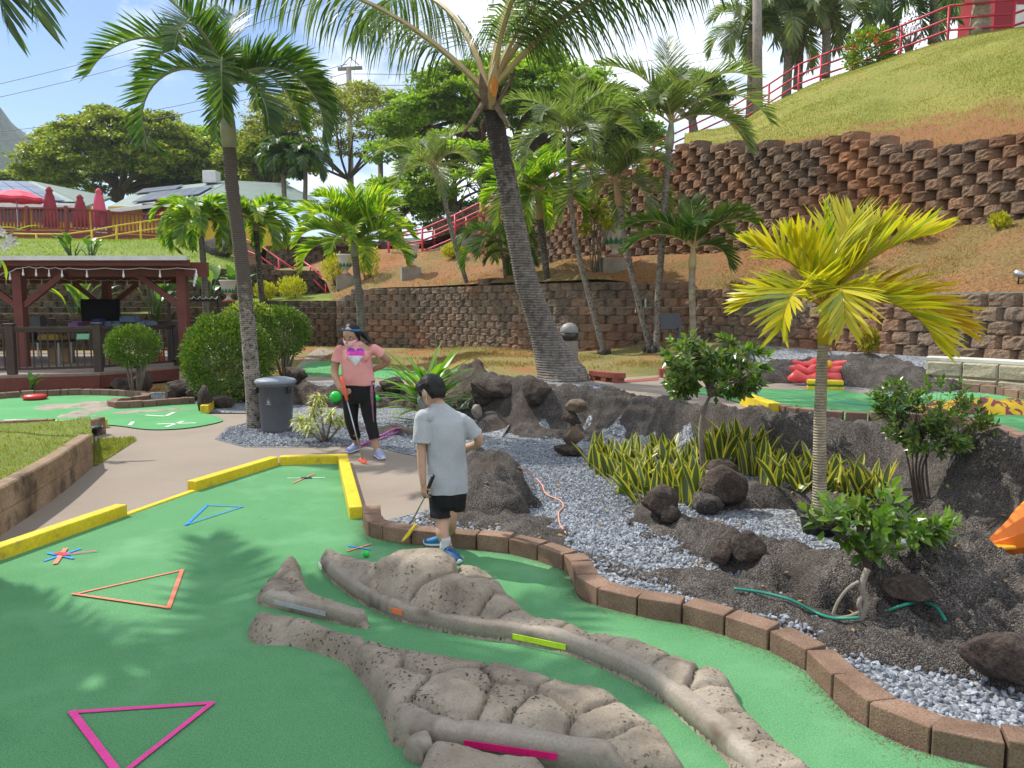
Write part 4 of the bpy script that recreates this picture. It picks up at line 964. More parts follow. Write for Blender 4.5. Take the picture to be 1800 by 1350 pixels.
# trash can
m_bin = M('grey_plastic', [(.10, .105, .115), (.13, .135, .145)], 3, .55, fine=(40, .1)); m_logo = flat('logo_white', (.45, .46, .48))
p = gp(487, 760)
t = thing('trash_can', 'grey round trash can with lid at the foot of the tall left palm', 'trash can', p)
H_ = .80
mb = MB(); mb.smooth = True; mb.lathe(p, [(.14, 0), (.185, .01), (.19, .05), (.225, .60), (.24, .60), (.245, .635), (.23, .65)], 32); mb.build('body', m_bin, t)
mb = MB(); mb.smooth = True; mb.lathe(p + V((0, 0, .635)), [(.245, 0), (.258, .005), (.26, .035), (.235, .055), (.15, .075), (.02, .08)], 32); mb.build('lid', M('lid_grey', [(.20, .23, .27)], 3, .5), t)
for s in (-1, 1):
    mb = MB(); mb.box(p + V((s * .20, -.13, .555)), (.07, .05, .07), -s * .85, .012); mb.build('handle', m_blackmetal, t)
mb = MB()
def onbin(u, z): a = -1.72 + u; r = .19 + (z - .05) / .55 * .035 + .003; return p + V((r * math.cos(a), r * math.sin(a), z))
for k in range(5):
    a0 = -.10 + .05 * k; mb.add([onbin(a0 * .4, .40), onbin(a0 * .4 + .03, .405), onbin(a0 * 1.5 + .01, .45 + .04 * (1 - abs(k - 2) / 2))], [(0, 1, 2)])
mb.add([onbin(-.16, .385), onbin(.16, .385), onbin(.13, .395), onbin(-.13, .395)], [(0, 1, 2, 3)]); mb.build('emblem', m_logo, t)
# domed litter bin behind the coconut palm
m_agg = M('aggregate', [(.17, .15, .13), (.26, .23, .20)], 60, .9, fine=(80, .3))
p = gp(1000, 648); s_ = 1.0
t = thing('litter_bin', 'round stone litter bin with a domed lid behind the coconut palm', 'litter bin', p)
mb = MB(); mb.smooth = True; mb.lathe(p, [(.15, 0), (.16, .02), (.16, .50), (.15, .51)], 24); mb.build('body', m_agg, t)
mb = MB(); mb.smooth = True; mb.lathe(p + V((0, 0, .51)), [(.14, 0), (.165, .002), (.17, .12), (.15, .13)], 24); mb.build('collar', m_blackmetal, t)
mb = MB(); mb.smooth = True; mb.lathe(p + V((0, 0, .64)), [(.16, 0), (.168, .02), (.155, .09), (.11, .15), (.05, .18), (.01, .185)], 24); mb.build('dome_lid', M('dome_lid', [(.22, .21, .20)], 5, .5), t)
# green ball among the rocks
for lab, x, y, r in (('lime green ball sitting among lava rocks left of the girl', 590, 705, .095), ('lime green ball half hidden behind the girl at her hip', 662, 706, .06)):
    p = drop(x, y); mb = MB(); mb.smooth = True; mb.ball(p + V((0, 0, r * .7)), r, 24, 16); tag(mb.build('lime_ball', m_ball), lab, 'ball')
# hoses and cords
def cable(label, pts, r, mat, cat='hose', name='garden_hose', lift=.012):
    P = [drop(*p) + V((0, 0, lift + r)) for p in pts]; P = smooth_line([tuple(q) for q in P], 6); mb = MB(); mb.smooth = True; mb.tube(P, r, 7); return tag(mb.build(name, mat), label, cat)
m_orc = M('orange_cord', [(.62, .30, .20)], 5, .6); m_grh = M('green_hose', [(.02, .20, .14)], 5, .45); m_pkh = M('pink_hose', [(.45, .10, .30)], 5, .5)
cable('faded orange extension cord winding over the gravel', [(912, 825), (935, 838), (952, 855), (960, 872), (985, 884), (990, 895), (982, 905), (984, 925), (995, 942)], .006, m_orc, 'cord', 'extension_cord')
cable('green garden hose crossing the near gravel channel', [(1290, 1041), (1340, 1048), (1380, 1058), (1400, 1066), (1440, 1086), (1470, 1094), (1510, 1093)], .008, m_grh)
cable('green hose arching over the rock below the bonsai tree', [(1562, 1080), (1590, 1070), (1620, 1065), (1645, 1075), (1662, 1098)], .008, m_grh)
cable('pink hose lying in the gravel behind the girl', [(612, 793), (632, 786), (650, 778), (672, 768), (692, 758), (706, 756)], .012, m_pkh)
cable('purple hose running along the gravel beside the pink one', [(625, 790), (650, 781), (675, 773), (700, 762)], .010, M('purple_hose', [(.28, .05, .25)], 5, .5))

# ------------------------------------------------------------------ urns
m_urn = M('urn_white', [(.50, .47, .42), (.60, .57, .52)], 4, .6, fine=(30, .1)); m_terra = M('terracotta', [(.42, .13, .06)], 4, .7); m_uleaf = M('urn_green', [(.03, .22, .11)], 4, .5)
def urn(label, px, py, h, plinth=True, base=None):
    """px,py: where the plinth stands; h: urn height in m"""
    p = V(base) if base is not None else drop(px, py); t = thing('garden_urn', label, 'urn', p, 'white urns with green leaves'); ph = 0
    if plinth:
        ph = .32 * h / .75; mb = MB(); mb.box(p + V((0, 0, ph / 2 - .1)), (h * .9, h * .7, ph + .2), .25, .015); mb.build('plinth', m_conc, t)
    b = p + V((0, 0, ph)); s = h / .75
    mb = MB(); mb.smooth = True; mb.lathe(b, [(.02 * s, 0), (.21 * s, .002), (.215 * s, .04 * s), (.15 * s, .07 * s)], 24); mb.build('foot', m_terra, t)
    mb = MB(); mb.smooth = True; mb.lathe(b, [(.15 * s, .07 * s), (.075 * s, .14 * s), (.065 * s, .20 * s), (.10 * s, .25 * s), (.19 * s, .30 * s), (.225 * s, .42 * s), (.25 * s, .58 * s), (.30 * s, .71 * s), (.32 * s, .74 * s), (.31 * s, .755 * s), (.27 * s, .73 * s), (.2 * s, .6 * s)], 28); body = mb.build('bowl', m_urn, t)
    mb = MB()
    for k in range(12):
        a = k * 6.28319 / 12
        def q(da, r, z): return b + V((r * s * math.cos(a + da), r * s * math.sin(a + da), z * s))
        mb.add([q(0, .13, .27), q(.21, .205, .31), q(.23, .235, .37), q(0, .25, .47), q(-.23, .235, .37), q(-.21, .205, .31)], [(0, 1, 2, 3, 4, 5)])
    mb.build('leaf_band', m_uleaf, body)
    return t, b + V((0, 0, .72 * s))
urn('white urn with green leaf band on a plinth below the red handrails', 722, 486, .72)
urn('white urn beside the tall yellow shrub, second from the left', 608, 500, .72)
urn('smallest white urn standing on the dark wall beside the pavilion', 402, 531, .7, False, base=at(402, 530, 25.9))
URN4 = urn('largest white urn holding a red-soiled pot in front of the upper wall', 1080, 478, .82)
mb = MB(); mb.smooth = True; mb.lathe(URN4[1] - V((0, 0, .05)), [(.02, .02), (.29, .02), (.31, .06), (.28, .08), (.02, .07)], 20); tag(mb.build('soil', m_terra), 'red soil heaped in the largest white urn', 'soil')

# ------------------------------------------------------------------ red hand rails
m_rail = M('red_rail', [(.40, .022, .045), (.50, .035, .06)], 4, .45)
m_yrail = M('yellow_rail', [(.55, .40, .03)], 4, .5)
def railing(label, pts, H, mat, rails=(1.0, .62, .28), r=.028, name='hand_rail', posts=None, cat='railing', below=.35, group=None):
    """pts: world points at the foot of each post"""
    t = thing(name, label, cat, pts[0], group)
    for i, p in enumerate(pts):
        if posts is None or i in posts:
            mb = MB(); mb.smooth = True; mb.tube([V(p) - V((0, 0, below)), V(p) + V((0, 0, H))], r * 1.05, 8); mb.build('post', mat, t)
    for k in rails:
        mb = MB(); mb.smooth = True; mb.tube([V(p) + V((0, 0, H * k)) for p in pts], r * .85, 8); mb.build('rail', mat, t)
    return t
hill_pts = [at(px, yt, d) - V((0, 0, 1.1)) for px, yt, d in [(1900, -40, 24.5), (1784, 0, 25.7), (1669, 10, 27), (1585, 45, 29), (1500, 76, 30.5), (1444, 97, 32), (1405, 113, 33), (1352, 148, 34.5), (1288, 187, 36), (1213, 222, 38), (1150, 252, 39)]]
railing('long red pipe railing climbing the ridge of the grassy hill', hill_pts, 1.1, m_rail, r=.045, below=.9)
sr = [at(px, yt, d) - V((0, 0, 1.0)) for px, yt, d in [(683, 412, 31.5), (742, 403, 31), (800, 378, 30.6), (845, 356, 30.2), (900, 330, 29.8), (975, 300, 29.5), (1030, 285, 29.5)]]
railing('red handrail on the concrete stair wall left of the coconut palm, the front one', sr, 1.0, m_rail, rails=(1, .55, .12), r=.045)
sr2 = [p + V((.35, 1.6, .1)) for p in sr]
railing('red handrail running behind the front one at the concrete stair wall', sr2, 1.0, m_rail, rails=(1, .55), r=.045)
mb = MB()
for a, b in zip(sr[:-1], sr[1:]):
    a = V(a); b = V(b); y0 = .12
    vs = [a + V((0, -.1, -1.6)), b + V((0, -.1, -1.6)), b + V((0, -.1, .02)), a + V((0, -.1, .02)), a + V((.1, .25, -1.6)), b + V((.1, .25, -1.6)), b + V((.1, .25, .02)), a + V((.1, .25, .02))]
    mb.add(vs, [(0, 1, 2, 3), (4, 7, 6, 5), (3, 2, 6, 7), (0, 3, 7, 4), (1, 5, 6, 2)])
tag(mb.build('stair_wall', m_conc), 'sloping grey concrete stair wall under the front red handrail', 'wall', None, 'thing')
st = [at(px, yt, d) - V((0, 0, .9)) for px, yt, d in [(385, 398, 33.2), (430, 420, 32.2), (455, 430, 31.6), (490, 455, 31), (518, 474, 30.4)]]
railing('red stair rail going down beside the brown steps at left', st, .9, m_rail, rails=(1, .5), r=.04)
st = [at(px, yt, d) - V((0, 0, .8)) for px, yt, d in [(522, 452, 30.6), (545, 468, 30), (573, 494, 29)]]
railing('short red rail low on the left block walls', st, .8, m_rail, rails=(1, .5), r=.04)
# brown steps
m_step = M('step_wood', [(.20, .12, .07), (.28, .18, .11)], 4, .85, fine=(20, .2))
a0, a1 = at(408, 428, 34), at(440, 476, 30.5); t = thing('stair', 'brown timber steps rising to the clubhouse between red rails', 'stairs', a1)
for i in range(9):
    p = a1.lerp(a0, i / 8); mb = MB(); mb.box((p.x, p.y, p.z - .09), (1.5, .42, .18), .3, .01); mb.build('step', m_step, t)

# ------------------------------------------------------------------ utility poles and wires
m_pole = M('weathered_pole', [(.20, .175, .155), (.29, .26, .235)], 2, .9, fine=(12, .25), bump=(9, .4, .02))
m_wire = M('wire', [(.03, .03, .035)], 5, .6)
b = at(1333, 214, 33); t = thing('utility_pole', 'thick weathered wooden pole standing on the grassy hill', 'utility pole', b)
mb = MB(); mb.smooth = True; mb.tube([b - V((0, 0, .5)), at(1330, -120, 33)], [.21, .17], 14); mb.build('pole', m_pole, t)
tp_ = at(613, 118, 62); b = V((tp_.x, 62, 3)); t = thing('utility_pole', 'distant pole with crossarm above the half-bare tree', 'utility pole', b)
mb = MB(); mb.smooth = True; mb.tube([b, tp_], [.24, .20], 12); mb.build('pole', m_pole, t)
mb = MB(); mb.bar(tp_ + V((-.85, 0, -.15)), tp_ + V((.95, .5, .1)), .2, .24); mb.build('crossarm', m_pole, t)
mb = MB(); mb.bar(tp_ + V((-.9, 0, -1.4)), tp_ + V((-.1, .2, -1.2)), .08, .1); mb.bar(tp_ + V((.0, .2, -1.6)), tp_ + V((1.2, .4, -1.7)), .06, .08); mb.tube([tp_ + V((-.6, 0, 0)), tp_ + V((.1, 0, .75)), tp_ + V((.8, 0, .15))], .04, 6); mb.build('bracket', m_pole, t)
tp2 = at(667, 190, 48); b = V((tp2.x, 48, 3)); t = thing('floodlight_pole', 'grey pole with a crossbar of floodlights among bare branches', 'light pole', b)
mb = MB(); mb.smooth = True; mb.tube([b, tp2], [.2, .14], 10); mb.build('pole', m_pole, t)
mb = MB(); mb.bar(tp2 + V((-1.1, 0, -1.1)), tp2 + V((1.2, 0, -1.1)), .09, .09); mb.build('crossbar', m_steel, t)
for dx in (.45, 1.15):
    mb = MB(); mb.box(tp2 + V((dx, -.1, -.85)), (.4, .2, .34), .1, .03, rx=.4); mb.build('floodlight', m_steel, t)
for lab, a, c, da, dc in (('uppermost power line crossing the blue sky at left', (-120, 174), (640, -60), 60, 62), ('second power line from the top across the left sky', (-120, 196), (640, -30), 60, 62), ('third power line from the top across the left sky', (-120, 242), (612, 112), 60, 62), ('lowest power line across the left sky', (-120, 258), (612, 128), 60, 62), ('faint power line sloping down right of the coconut palm', (620, 130), (1300, 82), 62, 75), ('lower faint power line right of the coconut palm', (620, 150), (1300, 96), 62, 75)):
    A, C = at(*a, da), at(*c, dc); mb = MB(); mb.tube([A.lerp(C, i / 12) - V((0, 0, .9 * math.sin(math.pi * i / 12))) for i in range(13)], .022, 5); tag(mb.build('power_line', m_wire), lab, 'power line', 'overhead wires')

# ------------------------------------------------------------------ pavilion
m_deck = M('deck_boards', [(.22, .17, .14), (.30, .24, .20)], 3, .8, fine=(20, .15)); m_pier = M('pier_block', [(.42, .36, .27), (.52, .46, .36)], 4, .9, fine=(30, .2)); m_roofm = M('roof_metal', [(.28, .38, .34), (.36, .46, .42)], 2, .45); m_white = M('white_trim', [(.62, .62, .60)], 5, .6)
DZ = .35
dk = [at(-260, 660, 13.4), at(0, 660, 14.08), at(176, 655, 14.7), at(327, 642, 16.57), V((-6.7, 19.5, 0)), V((-8.2, 21.3, 0)), V((-17, 21.3, 0))]
dk = [V((p.x, p.y, DZ)) for p in dk]
t = thing('pavilion', 'open red timber pavilion on a raised deck with dark railing at left', 'pavilion', (-10.5, 17, 0))
mb = MB(); mb.prism([p[:2] for p in dk], DZ - .05, DZ); mb.build('deck', m_deck, t)
mb = MB()
for a, b in zip(dk[:4], dk[1:5]): mb.bar(a - V((0, .02, .165)), b - V((0, .02, .165)), .05, .23)
mb.build('fascia', m_red, t)
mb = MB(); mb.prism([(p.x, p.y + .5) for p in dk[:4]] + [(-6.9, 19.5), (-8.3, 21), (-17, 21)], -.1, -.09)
mb.build('underside_sheet', M('dark_brown_sheet', [(.03, .022, .018)], 5, 1), t)  # flat sheet of very dark brown below the deck
for px_, d in ((25, 14.35), (172, 14.95), (315, 16.5)):
    p = at(px_, 690, d); mb = MB(); mb.box((p.x, p.y, .06), (.36 if px_ != 172 else .34, .3, .36), 0.05, .01); mb.build('pier', m_pier, t)
def posts_between(a, b, n): return [a.lerp(b, i / n) for i in range(n + 1)]
def deck_rail(pts, mat=m_brown, sp=.115, H=.86, par=t):
    for a, b in zip(pts[:-1], pts[1:]):
        d = (b - a); L_ = d.length; dn = d / L_
        mb = MB(); mb.bar(a + V((0, 0, H)), b + V((0, 0, H)), .09, .045); mb.bar(a + V((0, 0, H - .05)), b + V((0, 0, H - .05)), .05, .05); mb.build('hand_rail', mat, par); mb = MB(); mb.bar(a + V((0, 0, .10)), b + V((0, 0, .10)), .05, .05); mb.build('bottom_rail', mat, par)
        mb = MB(); n = int(L_ / sp)
        for i in range(1, n):
            p = a + dn * (L_ * i / n); mb.box(p + V((0, 0, .10 + (H - .12) / 2)), (.026, .026, H - .14), math.atan2(d.y, d.x))
        mb.build('balusters', mat, par)
    for p in pts:
        mb = MB(); mb.box(p + V((0, 0, .46)), (.14, .14, .92), .2, .006); mb.box(p + V((0, 0, .935)), (.18, .18, .035), .2, .006); mb.build('railing_post', mat, par)
ins = .14
fr = [at(-200, 655, 13.8), at(19, 655, 14.25), at(172, 655, 14.85), at(311, 642, 16.5)]; fr = [V((p.x, p.y + .05, DZ)) for p in fr] + [V((-6.95, 19.4, DZ))]
deck_rail(fr)
deck_rail([V((-17, 21, DZ)), V((-12.5, 21, DZ)), V((-10.2, 21, DZ)), V((-8.4, 20.9, DZ)), V((-7.0, 19.6, DZ))])
C4 = [at(40, 600, 16.2), at(325, 600, 16.4), at(190, 560, 20.2), at(-250, 600, 16.0)]
C4 = [V((p.x, p.y, DZ)) for p in C4]
for p in C4:
    mb = MB(); mb.box(p + V((0, 0, 1.0)), (.19, .19, 2.0), 0, .008); mb.build('column', m_red, t)
zb = DZ + 1.88
mb = MB(); mb.bar(V((-17, 16.2, zb + .16)), V((C4[1].x + .55, 16.4, zb + .16)), .12, .30); mb.build('beam', m_red, t)
mb = MB(); mb.bar(V((-17, 20.2, zb + .12)), V((-8.5, 20.2, zb + .12)), .12, .28); mb.build('beam', m_red, t)
mb = MB(); mb.bar(V((C4[1].x, 16.5, zb + .20)), V((-8.6, 20.4, zb + .24)), .12, .26); mb.build('beam', m_red, t)
for p in C4[:3]:
    for s in ((-1, 1) if p is not C4[1] else (-1,)):
        mb = MB(); mb.bar(p + V((s * .08, 0, 1.28)), p + V((s * .95, 0, 1.95)), .09, .12); mb.build('brace', m_red, t)
mb = MB(); mb.bar(C4[1] + V((-.04, .1, 1.28)), C4[1] + V((-.38, .90, 1.95)), .09, .12); mb.build('brace', m_red, t)
mb = MB()
x1 = C4[1].x + .40
for k in range(60):
    xa = -18 + (x1 + 18) * k / 60; xb = -18 + (x1 + 18) * (k + 1) / 60
    for (u0, u1, dz0, dz1) in ((0, .8, 0, 0), (.8, .9, 0, .035), (.9, 1, .035, 0)):
        p0, p1 = xa + (xb - xa) * u0, xa + (xb - xa) * u1
        mb.add([(p0, 15.75, zb + .37 + dz0), (p1, 15.75, zb + .37 + dz1), (p1 - 2.05, 20.8, zb + .70 + dz1), (p0 - 2.05, 20.8, zb + .70 + dz0)], [(0, 1, 2, 3)])
mb.add([(-18, 15.75, zb + .34), (x1, 15.75, zb + .34), (x1 - 2.05, 20.8, zb + .66), (-20.05, 20.8, zb + .66)], [(3, 2, 1, 0)]); mb.build('roof_sheet', m_roofm, t)
mb = MB(); mb.bar(V((-18, 15.72, zb + .36)), V((x1, 15.72, zb + .36)), .03, .09); mb.build('gutter', m_white, t)
mb = MB(); mb.bar(V((-18, 15.85, zb + .27)), V((x1, 15.85, zb + .27)), .05, .12); mb.build('eave_board', m_red, t)
# string lights
m_bulb = M('bulb_glass', [(.75, .74, .70)], 5, .2, spec=.6); m_cord = M('white_cord', [(.5, .5, .48)], 5, .6)
def stringlights(label, pts, n, drop_=.11):
    t = thing('string_lights', label, 'string lights', pts[0]); P = []
    for i in range(n * 4 + 1):
        s = i / (n * 4) * (len(pts) - 1); k = min(int(s), len(pts) - 2); p = V(pts[k]).lerp(V(pts[k + 1]), s - k); P.append(p - V((0, 0, .03 * abs(math.sin(math.pi * i / 4)))))
    mb = MB(); mb.tube(P, .009, 5); mb.build('cord', m_cord, t)
    for i in range(n):
        p = P[i * 4 + 2]; mb = MB(); mb.smooth = True; mb.lathe(p - V((0, 0, drop_ + .06)), [(.005, 0), (.022, .015), (.026, .04), (.018, .07), (.012, .10), (.012, .15)], 8); mb.build('bulb', m_bulb, t)
stringlights('string of pale bulbs along the front beam of the pavilion', [at(-40, 495, 15.9), at(40, 468, 15.85), at(120, 471, 15.85), at(345, 471, 15.9), at(340, 490, 16.4)], 14)
stringlights('string of pale bulbs hanging at the back beam of the pavilion', [at(-40, 490, 19.6), at(60, 490, 19.7), at(190, 492, 19.8), at(300, 492, 20)], 15, .06)
# things on the deck
p = at(178, 570, 19.8)
m_blk = M('black_fabric', [(.006, .006, .007)], 5, .8)
t = thing('covered_screen', 'large flat screen under a black cover in the pavilion', 'screen', (p.x, p.y, DZ))
mb = MB(); q = at(177, 545, 19.8); mb.box(q, (.98, .10, .56), 0, .02); mb.build('cover', m_blk, t)
mb = MB(); mb.bar(V((q.x, q.y, DZ)), V((q.x, q.y, q.z - .2)), .06, .06); mb.build('stand', m_blackmetal, t)
m_box = M('cardboard', [(.30, .20, .11)], 4, .9); m_tbl = M('table_white', [(.55, .54, .52)], 4, .6)
def table(label, x, y, w, d, h, mat=m_tbl):
    t = thing('folding_table', label, 'table', (x, y, DZ), 'folding tables in the pavilion'); mb = MB(); mb.box((x, y, DZ + h), (w, d, .05), 0, .01); mb.build('table_top', mat, t)
    for sx in (-1, 1):
        for sy in (-1, 1):
            mb = MB(); mb.bar((x + sx * (w / 2 - .08), y + sy * (d / 2 - .06), DZ), (x + sx * (w / 2 - .08), y + sy * (d / 2 - .06), DZ + h - .02), .035, .035); mb.build('leg', m_steel, t)
q = at(120, 600, 18.6); table('long white folding table left of the covered screen', q.x, q.y, 2.0, .7, .74)
q2 = at(235, 600, 18.8); table('white folding table with blue goods right of the covered screen', q2.x, q2.y, 1.7, .7, .74)
q3 = at(70, 620, 17.2); table('dark low table behind the left railing post', q3.x, q3.y, 1.3, .6, .5, m_blk)
m_bl = M('blue_plastic', [(.12, .20, .34), (.2, .28, .42)], 9, .5); m_pur = M('purple_plastic', [(.28, .12, .32)], 5, .5)
def clutter(label, x, y, z, sz, mat, seed):
    rnd = random.Random(seed); mb = MB(); mb.box((x, y, z + sz[2] / 2), sz, rnd.uniform(-.4, .4), .012); mb.box((x + rnd.uniform(-.03, .03), y, z + sz[2] + .012), (sz[0] * .8, sz[1] * .7, .03), rnd.uniform(-.4, .4), .006); return tag(mb.build('storage_box', mat), label, 'box')
tz = DZ + .765
clutter('lavender box on the white pavilion table', q.x + .25, q.y, tz, (.3, .3, .12), m_pur, 1)
clutter('dark blue crate at the right end of the long white table', q.x + .75, q.y, tz, (.26, .3, .18), M('navy_plastic', [(.02, .04, .22)], 5, .5), 2)
clutter('grey framed box at the left end of the long white table', q.x - .7, q.y, tz, (.3, .2, .26), m_bin, 3)
for i in range(6):
    clutter('pale blue plastic tub heaped on the table right of the covered screen', q2.x - .55 + .2 * i, q2.y - .1 + .06 * (i % 3), tz + (.13 if i in (2, 3) else 0), (.24, .24, .12), m_bl, 10 + i)['group'] = 'blue tubs on the pavilion table'
clutter('brown cardboard box standing on the pavilion deck', at(110, 640, 17.6).x, 17.6, DZ, (.42, .36, .34), m_box, 5)
clutter('black crate on the dark low table', q3.x - .3, q3.y, DZ + .52, (.4, .3, .2), m_blk, 6)
clutter('yellow-brown bundle on the dark low table', q3.x + .3, q3.y, DZ + .52, (.5, .3, .10), M('mustard', [(.3, .19, .03)], 5, .7), 7)
m_cone = M('cone_orange', [(.72, .13, .03)], 5, .5)
def cone(label, p, h):
    t = thing('traffic_cone', label, 'traffic cone', p, 'orange traffic cones'); p = V(p); mb = MB(); mb.box(p + V((0, 0, .015)), (h * .6, h * .6, .03), .3, .006); mb.build('base', m_cone, t)
    mb = MB(); mb.smooth = True; mb.lathe(p + V((0, 0, .03)), [(h * .2, 0), (h * .12, h * .45), (h * .05, h * .93), (h * .04, h * .95)], 16); mb.build('body', m_cone, t)
    mb = MB(); mb.smooth = True; mb.lathe(p + V((0, 0, .03)), [(h * .145, h * .38), (h * .098, h * .6)], 16, False); mb.build('collar', m_white, t)
q = at(279, 615, 17.6); cone('orange cone on the pavilion deck behind the small ball-shaped bush', (q.x, q.y, DZ), .5)
q = at(200, 610, 17.9); cone('orange cone on the pavilion deck below the blue tubs', (q.x, q.y, DZ), .5)
q = at(146, 592, 14.75); mb = MB(); mb.box(q, (.22, .03, .12), .25, .006, rx=-.5); tag(mb.build('rules_plaque', M('green_plaque', [(.12, .30, .18)], 5, .5)), 'small green plaque clipped to the pavilion railing', 'plaque')
# black frame rack
a, b = at(296, 528, 17.5), at(383, 528, 18.6)
t = thing('frame_rack', 'black metal frame hung with cord beside the pavilion', 'rack', (a.x, a.y, DZ))
for p in (a, b): mb = MB(); mb.bar(p, V((p.x, p.y, DZ)), .05, .05); mb.build('upright', m_blackmetal, t)
mb = MB(); mb.bar(a, b, .05, .06); mb.build('top_bar', m_blackmetal, t)
mb = MB(); mb.tube([a.lerp(b, i / 16) + V((0, 0, .05 + .035 * (-1) ** i)) for i in range(17)], .012, 5); mb.build('cord', m_cord, t)

# ------------------------------------------------------------------ clubhouse on the far terrace
m_yw = M('yellow_wall', [(.56, .36, .03), (.64, .43, .05)], 2, .8); m_roofg = M('roof_green', [(.12, .165, .148), (.165, .215, .195)], 1.5, .6, spec=.25); m_solar = M('solar_panel', [(.09, .11, .16), (.14, .165, .22)], .6, .3, spec=.6)
m_redw = M('red_wall', [(.28, .02, .03)], 3, .7); m_dkglass = M('dark_glass', [(.015, .018, .02)], 3, .2, spec=.6)
t = thing('clubhouse', 'yellow clubhouse with green metal roofs and solar panels beyond the pavilion', 'building', at(200, 400, 44))
def slab(pts, th, mat, name, par):
    P = [V(p) for p in pts]; mb = MB(); n = len(P); mb.add(P + [p - V((0, 0, th)) for p in P], [tuple(range(n)), tuple(range(2 * n - 1, n - 1, -1))] + [(i, i + n, (i + 1) % n + n, (i + 1) % n) for i in range(n)]); return mb.build(name, mat, par)
A1, A2, A3, A4 = at(-160, 354, 43), at(150, 362, 43), at(60, 319, 52), at(-160, 313, 52)
rf = slab([A1, A2, A3, A4], .15, m_roofg, 'roof', t)
rh = slab([A2 + V((.05, .0, 0)), at(196, 346, 52), A3 + V((.05, 0, 0))], .15, m_roofg, 'roof', t)
B1, B2, B3, B4 = at(175, 372, 44), at(345, 350, 44), at(405, 317, 53), at(250, 333, 53)
rg = slab([B1, B2, B3, B4], .15, m_roofg, 'roof', t)
slab([B2 + V((.06, 0, 0)), at(560, 352, 47), at(500, 322, 53), B3 + V((.06, 0, 0))], .15, m_roofg, 'roof', t)
def panels(a, b, c, d, nu, nv, par, lift=.12):
    for i in range(nu):
        for j in range(nv):
            def q(u, v): return (a.lerp(b, u)).lerp(d.lerp(c, u), v) + V((0, -.02, lift))
            u0, u1, v0, v1 = i / nu + .004, (i + 1) / nu - .004, j / nv + .006, (j + 1) / nv - .006
            slab([q(u0, v0), q(u1, v0), q(u1, v1), q(u0, v1)], .05, m_solar, 'solar_panel', par)
def sub(a, b, c, d, u0, u1, v0, v1):
    f = lambda u, v: (a.lerp(b, u)).lerp(d.lerp(c, u), v)
    return f(u0, v0), f(u1, v0), f(u1, v1), f(u0, v1)
panels(*sub(A1, A2, A3, A4, .1, .92, .1, .9), 8, 3, rf)
panels(*sub(B1, B2, B3, B4, .25, .95, .18, .62), 6, 2, rg)
panels(*sub(B1, B2, B3, B4, .05, .5, .68, .92), 4, 1, rg)
def wallp(a, b, z0, z1, mat, name, th=.15): mb = MB(); m_ = (a + b) / 2; d = b - a; mb.box((m_.x, m_.y, (z0 + z1) / 2), (d.length, th, z1 - z0), math.atan2(d.y, d.x)); return mb.build(name, mat, t)
wallp(V((A1.x, 44, 0)), V((A2.x - .2, 44, 0)), 4.6, A1.z - .1, m_yw, 'wall'); wallp(V((B1.x + .1, 44.8, 0)), V((B2.x + 4, 45.2, 0)), 4.6, B2.z - .3, m_yw, 'wall')
q = at(262, 372, 44.5); mb = MB(); mb.box(q, (.7, .1, .9)); mb.build('window', m_dkglass, t)
q = at(281, 372, 44.5); mb = MB(); mb.box(q, (.45, .12, 1.2)); mb.build('door', m_redw, t)
for px_ in (20, 75, 120): q = at(px_, 372, 43.8); mb = MB(); mb.box(q, (1.1, .1, 1.1)); mb.build('window', m_dkglass, t)
q = at(372, 312, 52); mb = MB(); mb.box(q, (.9, .9, .8), 0, .05); mb.build('roof_vent', m_white, t)
mb = MB(); mb.bar(A1 + V((0, -.12, -.08)), A2 + V((0, -.12, -.08)), .08, .2); mb.bar(B1 + V((0, -.12, -.08)), B2 + V((0, -.12, -.08)), .08, .2); mb.build('gutter', m_white, t)
# deck in front of it
m_red2 = M('deck_red', [(.17, .038, .033), (.23, .052, .046)], 3, .7)
fz = at(100, 406, 38).z
t = thing('sun_deck', 'raised red brown deck with picket railing in front of the clubhouse', 'deck', at(110, 440, 38))
P = [at(-160, 366, 38), at(115, 362, 38), at(190, 367, 39.5), at(285, 374, 41)]
mb = MB(); mb.prism([(P[0].x, 38), (P[1].x, 38), (P[2].x, 39.5), (P[3].x, 41), (P[3].x, 43.8), (P[0].x, 43.8)], fz - .15, fz); mb.build('floor', m_deck, t)
pf = [V((p.x, p.y + .05, fz)) for p in P]
mb = MB()
for a, b in zip(pf[:-1], pf[1:]): mb.bar(a - V((0, .08, .36)), b - V((0, .08, .36)), .08, .75)
mb.build('fascia', m_red2, t)
for a, b in zip(pf[:-1], pf[1:]):
    d = b - a; L_ = d.length; H = 1.1
    mb = MB(); mb.bar(a + V((0, 0, H)), b + V((0, 0, H)), .14, .08); mb.build('hand_rail', m_red2, t); mb = MB(); mb.bar(a + V((0, 0, .12)), b + V((0, 0, .12)), .06, .09); mb.build('bottom_rail', m_red2, t)
    mb = MB(); n = int(L_ / .17)
    for i in range(n): mb.box(a + d * ((i + .5) / n) + V((0, 0, .6)), (.075, .04, .98), math.atan2(d.y, d.x))
    mb.build('pickets', m_red2, t)
    n2 = max(1, int(L_ / 1.9))
    for i in range(n2 + (1 if b is pf[-1] else 0)): mb = MB(); mb.box(a + d * (i / n2) + V((0, -.03, .55)), (.13, .13, 1.3)); mb.build('railing_post', m_red2, t)
for px_, d in ((42, 38.2), (123, 38.2), (214, 40.2), (-80, 38.2)):
    q = at(px_, 430, d); mb = MB(); mb.box((q.x, q.y, fz - 1.15), (.5, .5, 1.6), 0, .02); mb.build('pier', m_pier, t)
